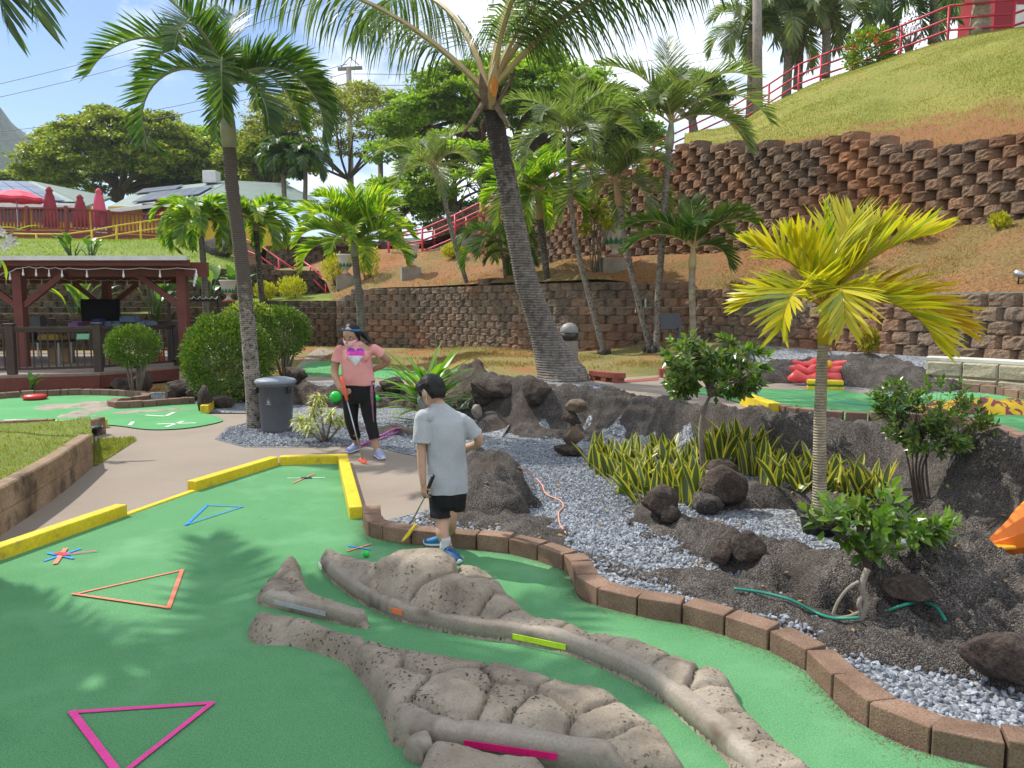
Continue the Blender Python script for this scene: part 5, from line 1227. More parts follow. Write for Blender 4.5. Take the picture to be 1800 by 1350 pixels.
mb = MB(); mb.bar(V((P[0].x, 39.3, fz - 1)), V((P[3].x, 42.2, fz - 1)), .1, 1.8); mb.build('shadow_skirt', M('under_deck_shade', [(.02, .016, .014)], 4, .9), t)  # near-black panel, the shade below the deck put in as colour
for lab, x in (('orange cone on the sun deck at the left', 130), ('orange cone on the sun deck at the right', 164)):
    q = at(x, 400, 40.5); cone(lab, (q.x, q.y, fz), .62)
# parasols
m_pr = M('parasol_red', [(.66, .05, .09), (.74, .08, .13)], 2, .75); m_mr = M('parasol_maroon', [(.22, .02, .035), (.30, .035, .05)], 2, .8); m_pk = M('parasol_pink', [(.60, .08, .14)], 2, .75)
q = at(28, 333, 39.5); t = thing('parasol', 'open bright red parasol over the clubhouse deck', 'parasol', (q.x, q.y, fz))
mb = MB(); n = 8; r = 1.25; top = q + V((0, 0, .02)); rim = [q + V((r * math.cos(i * 6.28319 / 16), r * math.sin(i * 6.28319 / 16), -.42 - (.05 if i % 2 else 0))) for i in range(16)]; mid = [top.lerp(x, .5) + V((0, 0, .08)) for x in rim]
mb.add([top] + mid + rim + [x - V((0, 0, .13)) for x in rim], [(0, 1 + i, 1 + (i + 1) % 16) for i in range(16)] + [(1 + i, 17 + i, 17 + (i + 1) % 16, 1 + (i + 1) % 16) for i in range(16)] + [(17 + i, 33 + i, 33 + (i + 1) % 16, 17 + (i + 1) % 16) for i in range(16)]); mb.build('canopy', m_pr, t)
mb = MB(); mb.tube([V((q.x, q.y, fz)), top], .035, 8); mb.build('pole', m_steel, t)
for lab, px_, pt, mat in (('closed maroon parasol, leftmost of the three furled ones', 86, 328, m_mr), ('closed maroon parasol in the middle, lower than its neighbours', 140, 342, m_mr), ('closed pinkish red parasol at the right of the three', 173, 331, m_pk)):
    q = at(px_, pt, 39.6); t = thing('parasol', lab, 'parasol', (q.x, q.y, fz)); h = q.z - fz
    mb = MB(); mb.smooth = True; nn = 16; rg = []
    for z, r in ((.35, .30), (.45, .36), (h * .55, .27), (h * .8, .19), (h * .88, .12), (h * .92, .16), (h, .05)):
        rg.append([V((q.x + r * (1 + .16 * (-1) ** j) * math.cos(j * 6.28319 / nn), q.y + r * (1 + .16 * (-1) ** j) * math.sin(j * 6.28319 / nn), fz + z)) for j in range(nn)])
    mb.rings(rg); mb.build('canopy', mat, t); mb = MB(); mb.tube([V((q.x, q.y, fz)), V((q.x, q.y, fz + h))], .035, 8); mb.build('pole', m_steel, t)
yp = [at(px_, yb, d) for px_, yb, d in [(-60, 449, 33.2), (20, 449, 33.2), (66, 450, 33.4), (117, 450, 33.6), (163, 443, 34), (206, 434, 34.6), (248, 427, 35.2), (290, 420, 36)]]
railing('yellow pipe railing on the lawn below the clubhouse deck', yp, .92, m_yrail, rails=(1.0, .58, .08), r=.045)
boulder('large grey boulder on the lawn beside the clubhouse stairs', 0, 0, 1.0, .9, .8, m_gunite, 70, base=at(315, 426, 35.5)); boulder('dark boulder behind the small left palm at the steps', 0, 0, .9, .6, .8, m_gunite, 71, base=at(398, 424, 35))
boulder('grey rock slope beside the brown steps', 0, 0, 1.5, 1.0, 1.0, m_gunite, 72, base=at(383, 456, 31))
# red hut at the top right
q = at(1775, 30, 30); t = thing('hut', 'dark red hut corner at the very top right of the hill', 'hut', q - V((0, 0, 1.2)))
mb = MB(); mb.box(q + V((.6, 1, .6)), (2.6, 2.4, 2.4)); mb.build('wall', m_redw, t); mb = MB(); mb.box(q + V((.3, -.23, -.1)), (.5, .06, .9)); mb.box(q + V((1.1, -.23, .2)), (.5, .06, .5)); mb.build('window', m_white, t); mb = MB(); mb.box(q + V((.6, 1, 1.9)), (3.2, 3, .15)); mb.build('roof', m_redw, t)
# spotlight on the middle wall
q = drop(1790, 499); t = thing('spotlight', 'small black spotlight on the slope above the right-hand wall', 'spotlight', q); mb = MB(); mb.smooth = True; mb.tube([q, q + V((0, 0, .10))], .012, 8); mb.build('stake', m_blackmetal, t); mb = MB(); mb.smooth = True; mb.tube([q + V((-.05, .02, .17)), q + V((.05, -.05, .10))], [.05, .045], 14); mb.build('lamp_head', m_steel, t)
cable('pink hose draped along the top of the retaining wall', [(1222, 508), (1250, 514), (1290, 515), (1330, 513), (1370, 511), (1400, 508)], .018, m_pkh, lift=.05)

# ------------------------------------------------------------------ vegetation
def trunk_mat(name, c1, c2, ring=9.0, lichen=None, zdark=None):
    m, t, b = base_mat(name); v = pos(t)
    w = t.nodes.new('ShaderNodeTexWave'); w.wave_type = 'BANDS'; w.bands_direction = 'Z'; w.inputs['Scale'].default_value = ring; w.inputs['Distortion'].default_value = 2.4; w.inputs['Detail'].default_value = 3; w.inputs['Detail Scale'].default_value = 1.5
    t.links.new(v, w.inputs['Vector']); r = rampnode(t, [c1, c2], .1, .7); t.links.new(w.outputs['Fac'], r.inputs[0]); cc = r.outputs[0]
    f = rampnode(t, [(.62, .62, .62), (1.2, 1.2, 1.2)], .35, .65); t.links.new(nz(t, 9, 5, .65, vec=v).outputs['Fac'], f.inputs[0]); cc = mixc(t, 1, cc, f.outputs[0], 'MULTIPLY')
    if lichen:
        q = rampnode(t, [(0, 0, 0), (1, 1, 1)], .52, .60); t.links.new(nz(t, lichen[0], 5, .65, vec=v).outputs['Fac'], q.inputs[0]); cc = mixc(t, q.outputs[0], cc, lichen[1])
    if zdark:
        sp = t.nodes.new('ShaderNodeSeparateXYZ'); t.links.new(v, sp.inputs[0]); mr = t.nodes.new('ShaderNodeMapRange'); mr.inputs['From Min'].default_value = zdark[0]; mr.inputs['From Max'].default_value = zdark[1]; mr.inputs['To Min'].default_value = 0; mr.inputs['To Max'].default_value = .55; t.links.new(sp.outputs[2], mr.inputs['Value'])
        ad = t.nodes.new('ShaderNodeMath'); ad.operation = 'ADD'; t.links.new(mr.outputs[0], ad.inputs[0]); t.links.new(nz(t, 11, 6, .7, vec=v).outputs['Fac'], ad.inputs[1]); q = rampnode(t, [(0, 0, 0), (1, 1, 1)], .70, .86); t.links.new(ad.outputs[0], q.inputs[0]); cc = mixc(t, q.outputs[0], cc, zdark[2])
    t.links.new(cc, b.inputs['Base Color']); b.inputs['Roughness'].default_value = .9
    bumpn(t, b, w.outputs['Fac'], .5, .02); return m
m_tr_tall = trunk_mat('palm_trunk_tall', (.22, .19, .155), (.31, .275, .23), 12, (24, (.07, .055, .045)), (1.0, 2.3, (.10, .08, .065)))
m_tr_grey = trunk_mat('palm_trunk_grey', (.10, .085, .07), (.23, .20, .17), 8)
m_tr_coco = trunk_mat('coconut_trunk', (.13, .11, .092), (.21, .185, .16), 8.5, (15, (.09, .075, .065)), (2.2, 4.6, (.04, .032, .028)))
m_tr_dark = trunk_mat('palm_trunk_dark', (.04, .03, .024), (.10, .08, .065), 6, (16, (.16, .18, .12)))
m_tr_spot = trunk_mat('palm_trunk_spotted', (.19, .16, .13), (.30, .265, .22), 12, (24, (.045, .035, .03)))
m_tr_yel = trunk_mat('palm_trunk_tan', (.29, .245, .165), (.36, .31, .22), 16)
m_shaft = M('crownshaft', [(.20, .22, .13), (.32, .33, .22)], 4, .5, fine=(14, .12)); m_shaft_p = M('crownshaft_pink', [(.36, .22, .13), (.42, .29, .18)], 4, .5); m_shaft_y = M('crownshaft_tan', [(.36, .27, .12), (.43, .36, .18)], 4, .5)
m_fr_dk = L('frond_dark', [(.03, .07, .022), (.06, .12, .03), (.12, .18, .04)], .42, .36)
m_fr_md = L('frond_green', [(.035, .085, .016), (.07, .15, .022), (.15, .22, .03)], .36, .38)
m_fr_br = L('frond_bright', [(.07, .15, .014), (.16, .27, .022), (.36, .40, .035)], .40, .46)
m_fr_ye = L('frond_yellow', [(.30, .33, .015), (.50, .46, .02), (.58, .47, .02), (.20, .29, .02)], .36, .40, (1.35, 1.4, .7))
m_fr_gold = L('frond_gold', [(.45, .33, .02), (.55, .40, .02), (.40, .24, .02), (.50, .44, .02)], .4, .38, (1.35, 1.3, .7))
m_fr_co = L('frond_coconut', [(.035, .07, .026), (.075, .125, .038), (.14, .18, .055)], .36, .36)
m_fr_gr = L('frond_grey', [(.075, .11, .045), (.13, .175, .065), (.21, .24, .085)], .42, .42)
m_fr_dry = L('frond_dry', [(.30, .14, .03), (.42, .22, .05), (.25, .15, .06)], .7, .25)
m_dryfib = M('dry_fibre', [(.13, .085, .055), (.24, .17, .115)], 9, .9, fine=(30, .3)); m_orfib = M('orange_fibre', [(.50, .17, .03), (.60, .25, .05)], 9, .8, fine=(30, .25))

def frond(mb, o, az, el, Ln, droop, ll, lw, m, vee, hang, rnd, rr=.022, s0=.12, pw=1.3, side_bend=0.0, ang=(55, 28), K=18, seg=3):
    az0 = R(az); P = [V(o)]; T = []
    for k in range(K):
        s = (k + .5) / K; e = R(el - droop * s ** pw); a = az0 + R(side_bend) * s
        d = V((math.cos(a) * math.cos(e), math.sin(a) * math.cos(e), math.sin(e))); T.append(d); P.append(P[-1] + d * (Ln / K))
    mb.mi = 1
    mb.tube(P, [rr * (1 - .85 * i / K) for i in range(K + 1)], 5)
    mb.mi = 0
    for j in range(m):
        s = s0 + (1 - s0) * (j + .5) / m; f = s * K; i = min(int(f), K - 1); p = P[i].lerp(P[i + 1], f - i); t = T[i]
        a = az0 + R(side_bend) * s; sd = V((-math.sin(a), math.cos(a), 0)); up = t.cross(sd)
        if up.z < 0 and abs(t.z) < .95: up = -up
        up = sd.cross(t) if (sd.cross(t)).dot(up) > 0 else -sd.cross(t)
        ln = ll * (.45 + .55 * math.sin(math.pi * min(1, (.12 + .88 * ((s - s0) / (1 - s0)) ** .85)) )) if s < .93 else ll * .5
        for sg in (-1, 1):
            b = R(ang[0] + (ang[1] - ang[0]) * s + rnd.uniform(-7, 7)); v = vee + rnd.uniform(-.16, .16)
            d = (sd * sg * math.sin(b) + t * math.cos(b) + up * v).normalized(); l = ln * rnd.uniform(.82, 1.08); w = lw * rnd.uniform(.8, 1.1)
            q = p.copy(); wv = (t - d * t.dot(d)); wv = wv.normalized() if wv.length > 1e-4 else up
            vs = [q - wv * w * .25, q + wv * w * .25]; fs = []
            for n in range(1, seg + 1):
                d = (d + V((0, 0, -hang / seg * (1 + .5 * n)))).normalized(); q = q + d * (l / seg); ww = w * (.5 if n < seg else 0) * (1.0 if n < seg - 1 else .75)
                if n < seg: vs += [q - wv * ww, q + wv * ww]; k = len(vs); fs.append((k - 4, k - 3, k - 1, k - 2))
                else: vs.append(q); k = len(vs); fs.append((k - 3, k - 2, k - 1))
            mb.add(vs, fs)

def palm(label, pts, r0, r1, fr, mats, shaft=None, tmat=None, seed=1, group=None, flare=0.0, roots=False, name='palm_tree', fl_d=3.0):
    """pts: trunk points from foot to crown; fr: list of dicts per frond (or a dict to spread)"""
    rnd = random.Random(seed); pts = [V(p) for p in pts]
    t = thing(name, label, 'palm tree', pts[0], group)
    line = smooth_line([tuple(p) for p in pts], 10); n = len(line)
    rr = [(r0 + (r1 - r0) * i / (n - 1)) * (1 + .022 * (-1) ** i + rnd.uniform(-.02, .02)) + flare * math.exp(-i / fl_d) for i in range(n)]
    line[0] = (line[0][0], line[0][1], line[0][2] - .15)
    mb = MB(); mb.smooth = True; mb.tube(line, rr, 14); mb.build('trunk', tmat or m_tr_grey, t)
    if roots:
        mb = MB(); mb.smooth = True
        for k in range(16):
            a = rnd.uniform(0, 6.28); q = pts[0] + V((math.cos(a), math.sin(a), 0)) * r0 * rnd.uniform(.6, 2.6); mb.ball(q + V((0, 0, .04)), (r0 * .7, r0 * .7, r0 * rnd.uniform(.7, 1.6)), 7, 5)
        mb.build('root_mound', m_gunite, t)
    top = pts[-1]; ax = (pts[-1] - pts[-2]).normalized()
    if shaft:
        sl_, sr_, sm_ = shaft; mb = MB(); mb.smooth = True
        mb.tube([top - ax * .02, top + ax * sl_ * .25, top + ax * sl_ * .6, top + ax * sl_], [r1 * 1.15, sr_, sr_ * .8, sr_ * .42], 12); mb.build('crownshaft', sm_, t); top = top + ax * sl_ * .9
    if isinstance(fr, dict):
        lst = []
        nn = fr['n']
        for k in range(nn):
            u = (k + .5) / nn; lst.append(dict(fr, az=fr.get('az0', 0) + k * 137.5 + rnd.uniform(-12, 12), el=fr['el'][0] + (fr['el'][1] - fr['el'][0]) * u + rnd.uniform(-6, 6)))
    else: lst = fr
    for f in lst:
        mb = MB(); s = rnd.uniform(.92, 1.08)
        frond(mb, top + V((rnd.uniform(-.02, .02), rnd.uniform(-.02, .02), 0)), f['az'], f['el'], f['len'] * s, f['droop'] * rnd.uniform(.9, 1.1), f['ll'], f['lw'], f['m'], f.get('vee', .3), f.get('hang', .25), rnd, f.get('rr', .022), f.get('s0', .12), f.get('pw', 1.3), f.get('bend', rnd.uniform(-14, 14)), f.get('ang', (58, 28)), seg=f.get('seg', 3))
        mt = f.get('mat', mats[0]); o = mb.build('frond', [mt, f.get('rmat', mats[1])], t, fix=False)
        if mt is m_fr_dry: o['label'] = 'dry orange frond'
    return t, top
BVH[0] = None
def foot(px, py, d=None):
    p = drop(px, py) if d is None else at(px, py, d)
    return p
# tall left palm
D = 10.0
f0 = drop(450, 752)
B = dict(len=2.4, droop=160, ll=.46, lw=.034, m=62, vee=.55, hang=.12, pw=1.0, rr=.026, ang=(56, 34))
palm('tall smooth-trunked palm at left with strongly arching dark fronds', [f0] + [at(x, y, D) for x, y in [(443, 660), (433, 540), (420, 420), (408, 330), (403, 258)]], .105, .078,
     [dict(B, az=176, el=54, len=1.95, droop=184), dict(B, az=188, el=70, len=1.9, droop=140), dict(B, az=160, el=80, len=1.9, droop=150), dict(B, az=6, el=64, len=1.95, droop=175), dict(B, az=-6, el=48, len=1.85, droop=142), dict(B, az=20, el=76, len=1.9, droop=160), dict(B, az=100, el=86, len=1.9, droop=70), dict(B, az=265, el=70, len=1.7, droop=150),
      dict(B, az=285, el=55, len=1.5, droop=160), dict(B, az=90, el=70, len=1.9, droop=130), dict(B, az=60, el=60, len=1.8, droop=140), dict(B, az=120, el=58, len=1.8, droop=140), dict(B, az=330, el=20, len=1.2, droop=110), dict(B, az=230, el=80, len=2.0, droop=90)], (m_fr_dk, m_shaft), (.80, .10, m_shaft), m_tr_tall, 1, flare=.02)
# the palm behind the girl
f0 = drop(636, 636); D = f0.y
palm('bushy bright green palm directly behind the girl in pink', [f0] + [at(x, y, D) for x, y in [(634, 560), (629, 500), (624, 450)]], .11, .085, dict(n=24, el=(90, 8), len=1.75, droop=100, pw=1.9, ll=.55, lw=.054, m=44, vee=.6, hang=.14, az0=20), (m_fr_br, m_shaft_y), (.34, .11, m_shaft), m_tr_grey, 2)
# coconut palm
f0 = drop(988, 668); D = f0.y
CO = dict(len=4.2, droop=95, ll=1.15, lw=.028, m=92, vee=-.05, hang=.85, pw=1.2, rr=.05, s0=.18, ang=(62, 30), seg=4)
ctop = at(856, 110, D - .5)
t, top = palm('tall leaning coconut palm with a swollen grey base in the centre', [f0] + [at(x, y, D - .1 * i) for i, (x, y) in enumerate([(966, 612), (946, 555), (926, 495), (912, 430), (897, 350), (882, 275), (868, 210), (860, 165)])], .185, .125,
     [dict(CO, az=178, el=46, droop=52), dict(CO, az=5, el=64, droop=92, mat=m_fr_dk), dict(CO, az=-15, el=48, droop=66, len=4.4, mat=m_fr_dk), dict(CO, az=300, el=72, droop=85, len=3.6), dict(CO, az=335, el=68, droop=85, len=4),
      dict(CO, az=70, el=70), dict(CO, az=130, el=68), dict(CO, az=20, el=84, droop=60)], (m_fr_co, m_shaft_y), None, m_tr_coco, 3, flare=.27, fl_d=8.0)
rnd = random.Random(8)
for k in range(11):
    a = k * .62; mb = MB(); b0 = top + V((.10 * math.cos(a), .10 * math.sin(a), -.15)); d = V((math.cos(a) * .5, math.sin(a) * .5, .8 if k % 3 else -.7)); L_ = rnd.uniform(.35, .7)
    mb.smooth = True; mb.loft([(b0 - d * .1, V((.06, 0, 0)), V((0, .06, 0))), (b0 + d * L_ * .5, V((.07 * -math.sin(a), .07 * math.cos(a), 0)), V((.02, .02, 0))), (b0 + d * L_, V((.012, 0, 0)), V((0, .012, 0)))], 8); mb.build('leaf_base', m_dryfib if k % 4 else m_shaft_y, t)
mb = MB(); mb.smooth = True; q = at(868, 152, D - .95); mb.ball(q, (.055, .05, .15), 14, 10); o = mb.build('fibre_sheath', m_orfib, t); o['label'] = 'orange fibre sheath'
# thin palms by the wall
AR = dict(n=14, el=(82, 5), len=1.6, droop=108, ll=.54, lw=.030, m=56, vee=.42, hang=.16)
def thin(label, path, d0, d1, r0, r1, fr, mats, shaft, tm, seed, roots=True):
    b = drop(*path[0]) if d0 is None else at(*path[0], d0); d0 = b.y; k = len(path) - 1
    return palm(label, [b] + [at(x, y, d0 + (d1 - d0) * (i + 1) / k if d1 else d0) for i, (x, y) in enumerate(path[1:])], r0, r1, fr, mats, shaft, tm, seed, roots=roots)
thin('thin palm leaning far left with a pink crownshaft, by the retaining wall', [(857, 606), (828, 520), (800, 430), (780, 345), (772, 322)], None, 0, .075, .06, dict(AR, n=11, len=1.7, droop=95), (m_fr_gr, m_shaft_p), (.55, .09, m_shaft_p), m_tr_spot, 4)
thin('short feathery palm left of the coconut trunk', [(897, 610), (890, 540), (887, 470), (880, 440)], None, 0, .05, .045, dict(AR, n=10, len=1.35, droop=120, el=(78, 10)), (m_fr_md, m_shaft_y), (.3, .06, m_shaft), m_tr_spot, 5)
thin('slender stem palm beside the short feathery palm', [(905, 612), (908, 560), (905, 500), (902, 462)], None, 0, .045, .035, dict(AR, n=7, len=1.0, droop=100, ll=.34), (m_fr_md, m_shaft_y), (.2, .045, m_shaft), m_tr_spot, 6)
thin('dark mossy trunked palm with bushy green crown right of the coconut trunk', [(972, 616), (966, 540), (957, 450), (949, 385)], None, 0, .10, .085, dict(AR, n=16, len=1.75, el=(84, 0), droop=115, ll=.62, lw=.062, m=44), (m_fr_br, m_shaft_y), (.75, .11, m_shaft_y), m_tr_dark, 7, False)
thin('tall thin pale-trunked palm leaning left behind the bushy one', [(1063, 622), (1042, 545), (1020, 460), (1005, 370), (1000, 268)], None, 0, .07, .05, dict(AR, n=13, len=1.9, droop=100), (m_fr_gr, m_shaft), (.4, .07, m_shaft), m_tr_spot, 8)
thin('thin palm with a pink crownshaft rising beside the largest white urn', [(1143, 617), (1122, 530), (1102, 440), (1089, 362)], None, 0, .07, .055, dict(AR, n=12, len=1.55), (m_fr_gr, m_shaft_p), (.55, .085, m_shaft_p), m_tr_spot, 9)
thin('tallest thin palm whose crown stands against the sky right of centre', [(1154, 618), (1157, 520), (1165, 410), (1170, 330), (1176, 262)], None, 0, .075, .07, [dict(AR, az=a, el=e, len=l, droop=dr, ll=.68, lw=.034, m=66) for a, e, l, dr in [(92, 84, 2.3, 40), (170, 72, 2.0, 70), (10, 50, 2.5, 105), (0, 68, 2.2, 85), (350, 24, 2.0, 95), (185, 40, 1.5, 130), (275, 70, 1.6, 100), (60, 62, 2.2, 90), (130, 60, 2, 90), (20, 30, 2.3, 90), (240, 55, 1.4, 110)]], (m_fr_gr, m_shaft_y), (.6, .10, m_shaft), m_tr_spot, 10)
thin('small feather palm with low spreading fronds above the slim leafy tree', [(1219, 616), (1218, 560), (1216, 500), (1217, 472)], None, 0, .075, .065, [dict(AR, az=a, el=e, len=l, droop=dr, ll=.58, lw=.034, m=60, vee=.45) for a, e, l, dr in [(180, 56, 1.75, 95), (0, 60, 1.7, 90), (200, 34, 1.7, 90), (350, 70, 1.5, 80), (90, 82, 1.3, 50), (270, 66, 1.2, 110), (5, 26, 1.0, 105), (140, 60, 1.4, 90), (40, 60, 1.4, 90)]], (m_fr_md, m_shaft_y), (.45, .085, m_shaft_y), m_tr_yel, 11)
# potted yellow palm
f0 = drop(1440, 938) + V((0, 0, .0)); D = f0.y; sc_ = D
YB = dict(len=.78, droop=70, ll=.42, lw=.027, m=33, vee=.42, hang=.08, rr=.013, s0=.14, ang=(56, 24), K=18, seg=4)
palm('bright yellow palm growing from a black pot in the gravel', [f0 + V((0, 0, .05))] + [at(x, y, D) for x, y in [(1441, 860), (1441, 760), (1444, 660), (1447, 600)]], .052, .034,
     [dict(YB, az=100, el=88, len=.72, droop=12, ll=.20, m=14, mat=m_fr_br, ang=(16, 10)), dict(YB, az=178, el=62, droop=50, len=.64, ll=.34), dict(YB, az=195, el=76, droop=48, len=.62, ll=.34), dict(YB, az=160, el=34, droop=75, len=.62, ll=.32), dict(YB, az=20, el=64, droop=34, len=.82), dict(YB, az=350, el=58, droop=46, len=.80), dict(YB, az=5, el=34, droop=95, len=.98, ll=.40, mat=m_fr_gold), dict(YB, az=335, el=20, droop=70, len=.85, mat=m_fr_gold),
      dict(YB, az=268, el=44, droop=128, len=.75, vee=.1), dict(YB, az=225, el=36, droop=118, len=.85), dict(YB, az=315, el=20, droop=80, len=.75), dict(YB, az=60, el=58, len=.75), dict(YB, az=115, el=60, len=.7), dict(YB, az=40, el=74, len=.72, droop=40), dict(YB, az=12, el=74, len=.72, droop=48)], (m_fr_ye, m_fr_gold), (.26, .042, m_fr_ye), m_tr_yel, 12, flare=.035)
p = f0; t = thing('plant_pot', 'black plastic pot at the foot of the yellow palm', 'plant pot', p)
mb = MB(); mb.smooth = True; mb.lathe(p + V((.02, 0, -.05)), [(.01, 0), (.12, 0), (.155, .17), (.175, .175), (.175, .20), (.15, .20), (.145, .16), (.02, .15)], 28); mb.build('pot', m_blackmetal, t)
mb = MB(); mb.smooth = True; mb.ball(p + V((.02, 0, .10)), (.14, .14, .05)); mb.build('soil', m_lava, t)
# off-frame palm whose fronds reach into the top left corner and shade the green
f0 = V((-5.9, 6.1, 0))
palm('palm standing just outside the picture, only dark frond tips reach the top left corner', [f0, V((-5.9, 6.1, 1.5)), V((-5.75, 5.9, 3)), V((-5.6, 5.8, 4.5))], .13, .11, [dict(B, az=a, el=e, len=l, droop=dr, ll=.62, m=56, lw=.05, vee=.3) for a, e, l, dr in [(0, 46, 2.7, 100), (30, 62, 2.6, 105), (335, 55, 2.9, 95), (300, 45, 2.7, 100), (270, 62, 2.6, 110), (60, 40, 2.6, 100), (320, 75, 2.6, 85), (15, 80, 2.4, 80), (240, 50, 2.5, 100), (200, 60, 2.5, 100), (150, 55, 2.5, 100), (105, 62, 2.5, 100), (285, 30, 2.6, 85), (345, 30, 2.4, 90), (255, 80, 2.4, 80), (0, 14, 2.9, 100), (8, 4, 2.5, 90)]], (m_fr_dk, m_shaft), (.8, .12, m_shaft), m_tr_spot, 13)
palm('second palm outside the picture on the left that shades the near green', [V((-5.6, 3.9, 0)), V((-5.6, 3.9, 2)), V((-5.4, 3.8, 4.3))], .13, .11, dict(n=20, el=(85, 5), len=2.7, droop=95, ll=.7, lw=.06, m=54, vee=.2, hang=.3), (m_fr_dk, m_shaft), (.8, .12, m_shaft), m_tr_spot, 14)
# small palms at left, far palms, palms on the hill
thin('small palm with drooping yellowed crown right of the pavilion roof', [(364, 575), (360, 500), (355, 430), (352, 405)], 21, 0, .09, .07, dict(n=18, el=(80, 0), len=1.35, droop=135, ll=.46, lw=.075, m=32, vee=.4, hang=.2), (m_fr_br, m_shaft), (.3, .09, m_shaft), m_tr_grey, 15, False)
thin('small palm with rounded crown beside the tall left trunk', [(464, 560), (458, 500), (452, 430), (450, 405)], 22, 0, .09, .07, dict(n=18, el=(80, 0), len=1.4, droop=135, ll=.48, lw=.075, m=32, vee=.4, hang=.2, az0=60), (m_fr_br, m_shaft), (.3, .09, m_shaft), m_tr_dark, 16, False)
FP = dict(n=18, el=(80, 5), len=1.7, droop=120, ll=.7, lw=.12, m=24, vee=.3, hang=.3)
thin('far palm over the clubhouse roofs, left of a pair', [(500, 350), (498, 310), (497, 285)], 42, 0, .13, .1, FP, (m_fr_dk, m_shaft), (.4, .13, m_shaft_p), m_tr_grey, 17, False)
thin('far palm over the clubhouse roofs, right of a pair', [(536, 360), (537, 320), (537, 292)], 42, 0, .13, .1, dict(FP, az0=70), (m_fr_dk, m_shaft), (.4, .13, m_shaft_p), m_tr_grey, 18, False)
HP = dict(n=14, el=(84, 0), len=2.9, droop=120, ll=1.0, lw=.065, m=46, vee=.3, hang=.25)
for i, (lab, x, yb, yt, d, mt) in enumerate([('grey-green palm left of the hill utility pole', 1318, 215, 75, 37, m_fr_gr), ('palm close behind the hill utility pole on its right', 1382, 170, 62, 36, m_fr_gr), ('slender palm behind the red railing with a tall bare trunk', 1402, 150, 28, 37, m_fr_gr), ('pair-trunk palm nearest the hibiscus on the hill', 1450, 130, 52, 35, m_fr_gr), ('dark palm behind the hibiscus bush on the hill', 1560, 100, 20, 36, m_fr_dk), ('dark palm beyond the railing at the upper right', 1640, 70, 10, 36, m_fr_dk), ('old palm with tan trunk at the red railing near the hut', 1722, 55, -40, 26.6, m_fr_dk)]):
    thin(lab, [(x, yb), (x + 3, (yb + yt) / 2), (x + 2, yt)], d, 0, .22 if i < 6 else .34, .17, dict(HP, az0=40 * i, len=2.6 + .3 * (i % 3)), (mt, m_shaft), (.8, .2, m_shaft), m_tr_spot if i < 6 else m_tr_yel, 20 + i, False)

# ---- broadleaf
def cloud(mb, C, Lf, Wf, rs, up=0.35, jit=.5, dirs=None):
    """leaf-sized faces at the points C"""
    n = len(C); d = rs.normal(size=(n, 3)) if dirs is None else dirs + rs.normal(scale=jit, size=(n, 3)); d[:, 2] *= (1 - up)
    d /= np.linalg.norm(d, axis=1)[:, None]; nr = rs.normal(size=(n, 3)); nr[:, 2] = np.abs(nr[:, 2]) + up * 3; s = np.cross(d, nr); s /= np.linalg.norm(s, axis=1)[:, None] + 1e-9
    nn = np.cross(s, d); k = rs.uniform(.7, 1.25, (n, 1)); l = Lf * k; w = Wf * k
    Q = np.stack([C, C + d * l * .5 + s * w * .5 + nn * w * .18, C + d * l, C + d * l * .5 - s * w * .5 + nn * w * .18], 1).reshape(-1, 3)
    b = len(mb.v); mb.v.extend(Q.tolist()); mb.f.extend([(b + 4 * i, b + 4 * i + 1, b + 4 * i + 2, b + 4 * i + 3) for i in range(n)]); mb.m.extend([mb.mi] * n); mb.sm.extend([False] * n)
m_bark = M('bark', [(.055, .04, .032), (.12, .095, .075)], 6, .9, bump=(20, .6, .02), fine=(20, .2)); m_bark_g = M('bark_grey', [(.16, .13, .10), (.26, .22, .18)], 6, .9, fine=(24, .2))
m_lf_mp = L('leaf_monkeypod', [(.09, .14, .016), (.19, .25, .028), (.38, .37, .06)], .5, .46, (1.4, 1.5, .8), big=.35)
m_lf_mp2 = L('leaf_monkeypod_fresh', [(.09, .17, .016), (.18, .30, .026), (.32, .41, .05)], .5, .46, (1.4, 1.5, .8), big=.4)
m_lf_sp = L('leaf_sparse', [(.12, .15, .03), (.22, .23, .05), (.30, .29, .07)], .5, .35)
m_lf_box = L('leaf_clipped', [(.038, .085, .010), (.085, .155, .015), (.20, .28, .025)], .40, .20)
m_lf_tip = L('leaf_pale_tip', [(.25, .30, .05), (.38, .40, .10)], .4, .35)
m_lf_gl = L('leaf_glossy', [(.028, .065, .014), (.06, .12, .02), (.16, .21, .03), (.045, .095, .016)], .26, .28, spec=.6)
m_lf_gl2 = L('leaf_glossy_fresh', [(.05, .11, .012), (.10, .20, .02), (.17, .26, .025)], .3, .32, spec=.55)
m_lf_gold = L('leaf_gold', [(.36, .36, .015), (.55, .50, .02), (.24, .30, .02)], .4, .35, (1.3, 1.35, .7))
m_lf_cream = L('leaf_cream', [(.42, .42, .16), (.55, .53, .26), (.26, .32, .09)], .4, .3)
m_lf_paddle = L('leaf_paddle', [(.04, .11, .02), (.08, .18, .03), (.15, .25, .05)], .35, .35)
m_lf_croton = L('leaf_croton', [(.06, .13, .015), (.30, .28, .02), (.34, .16, .02), (.12, .20, .02)], .35, .3)
m_fl_or = flat('flower_orange', (.75, .16, .03)); m_fl_wh = flat('flower_white', (.7, .7, .66))

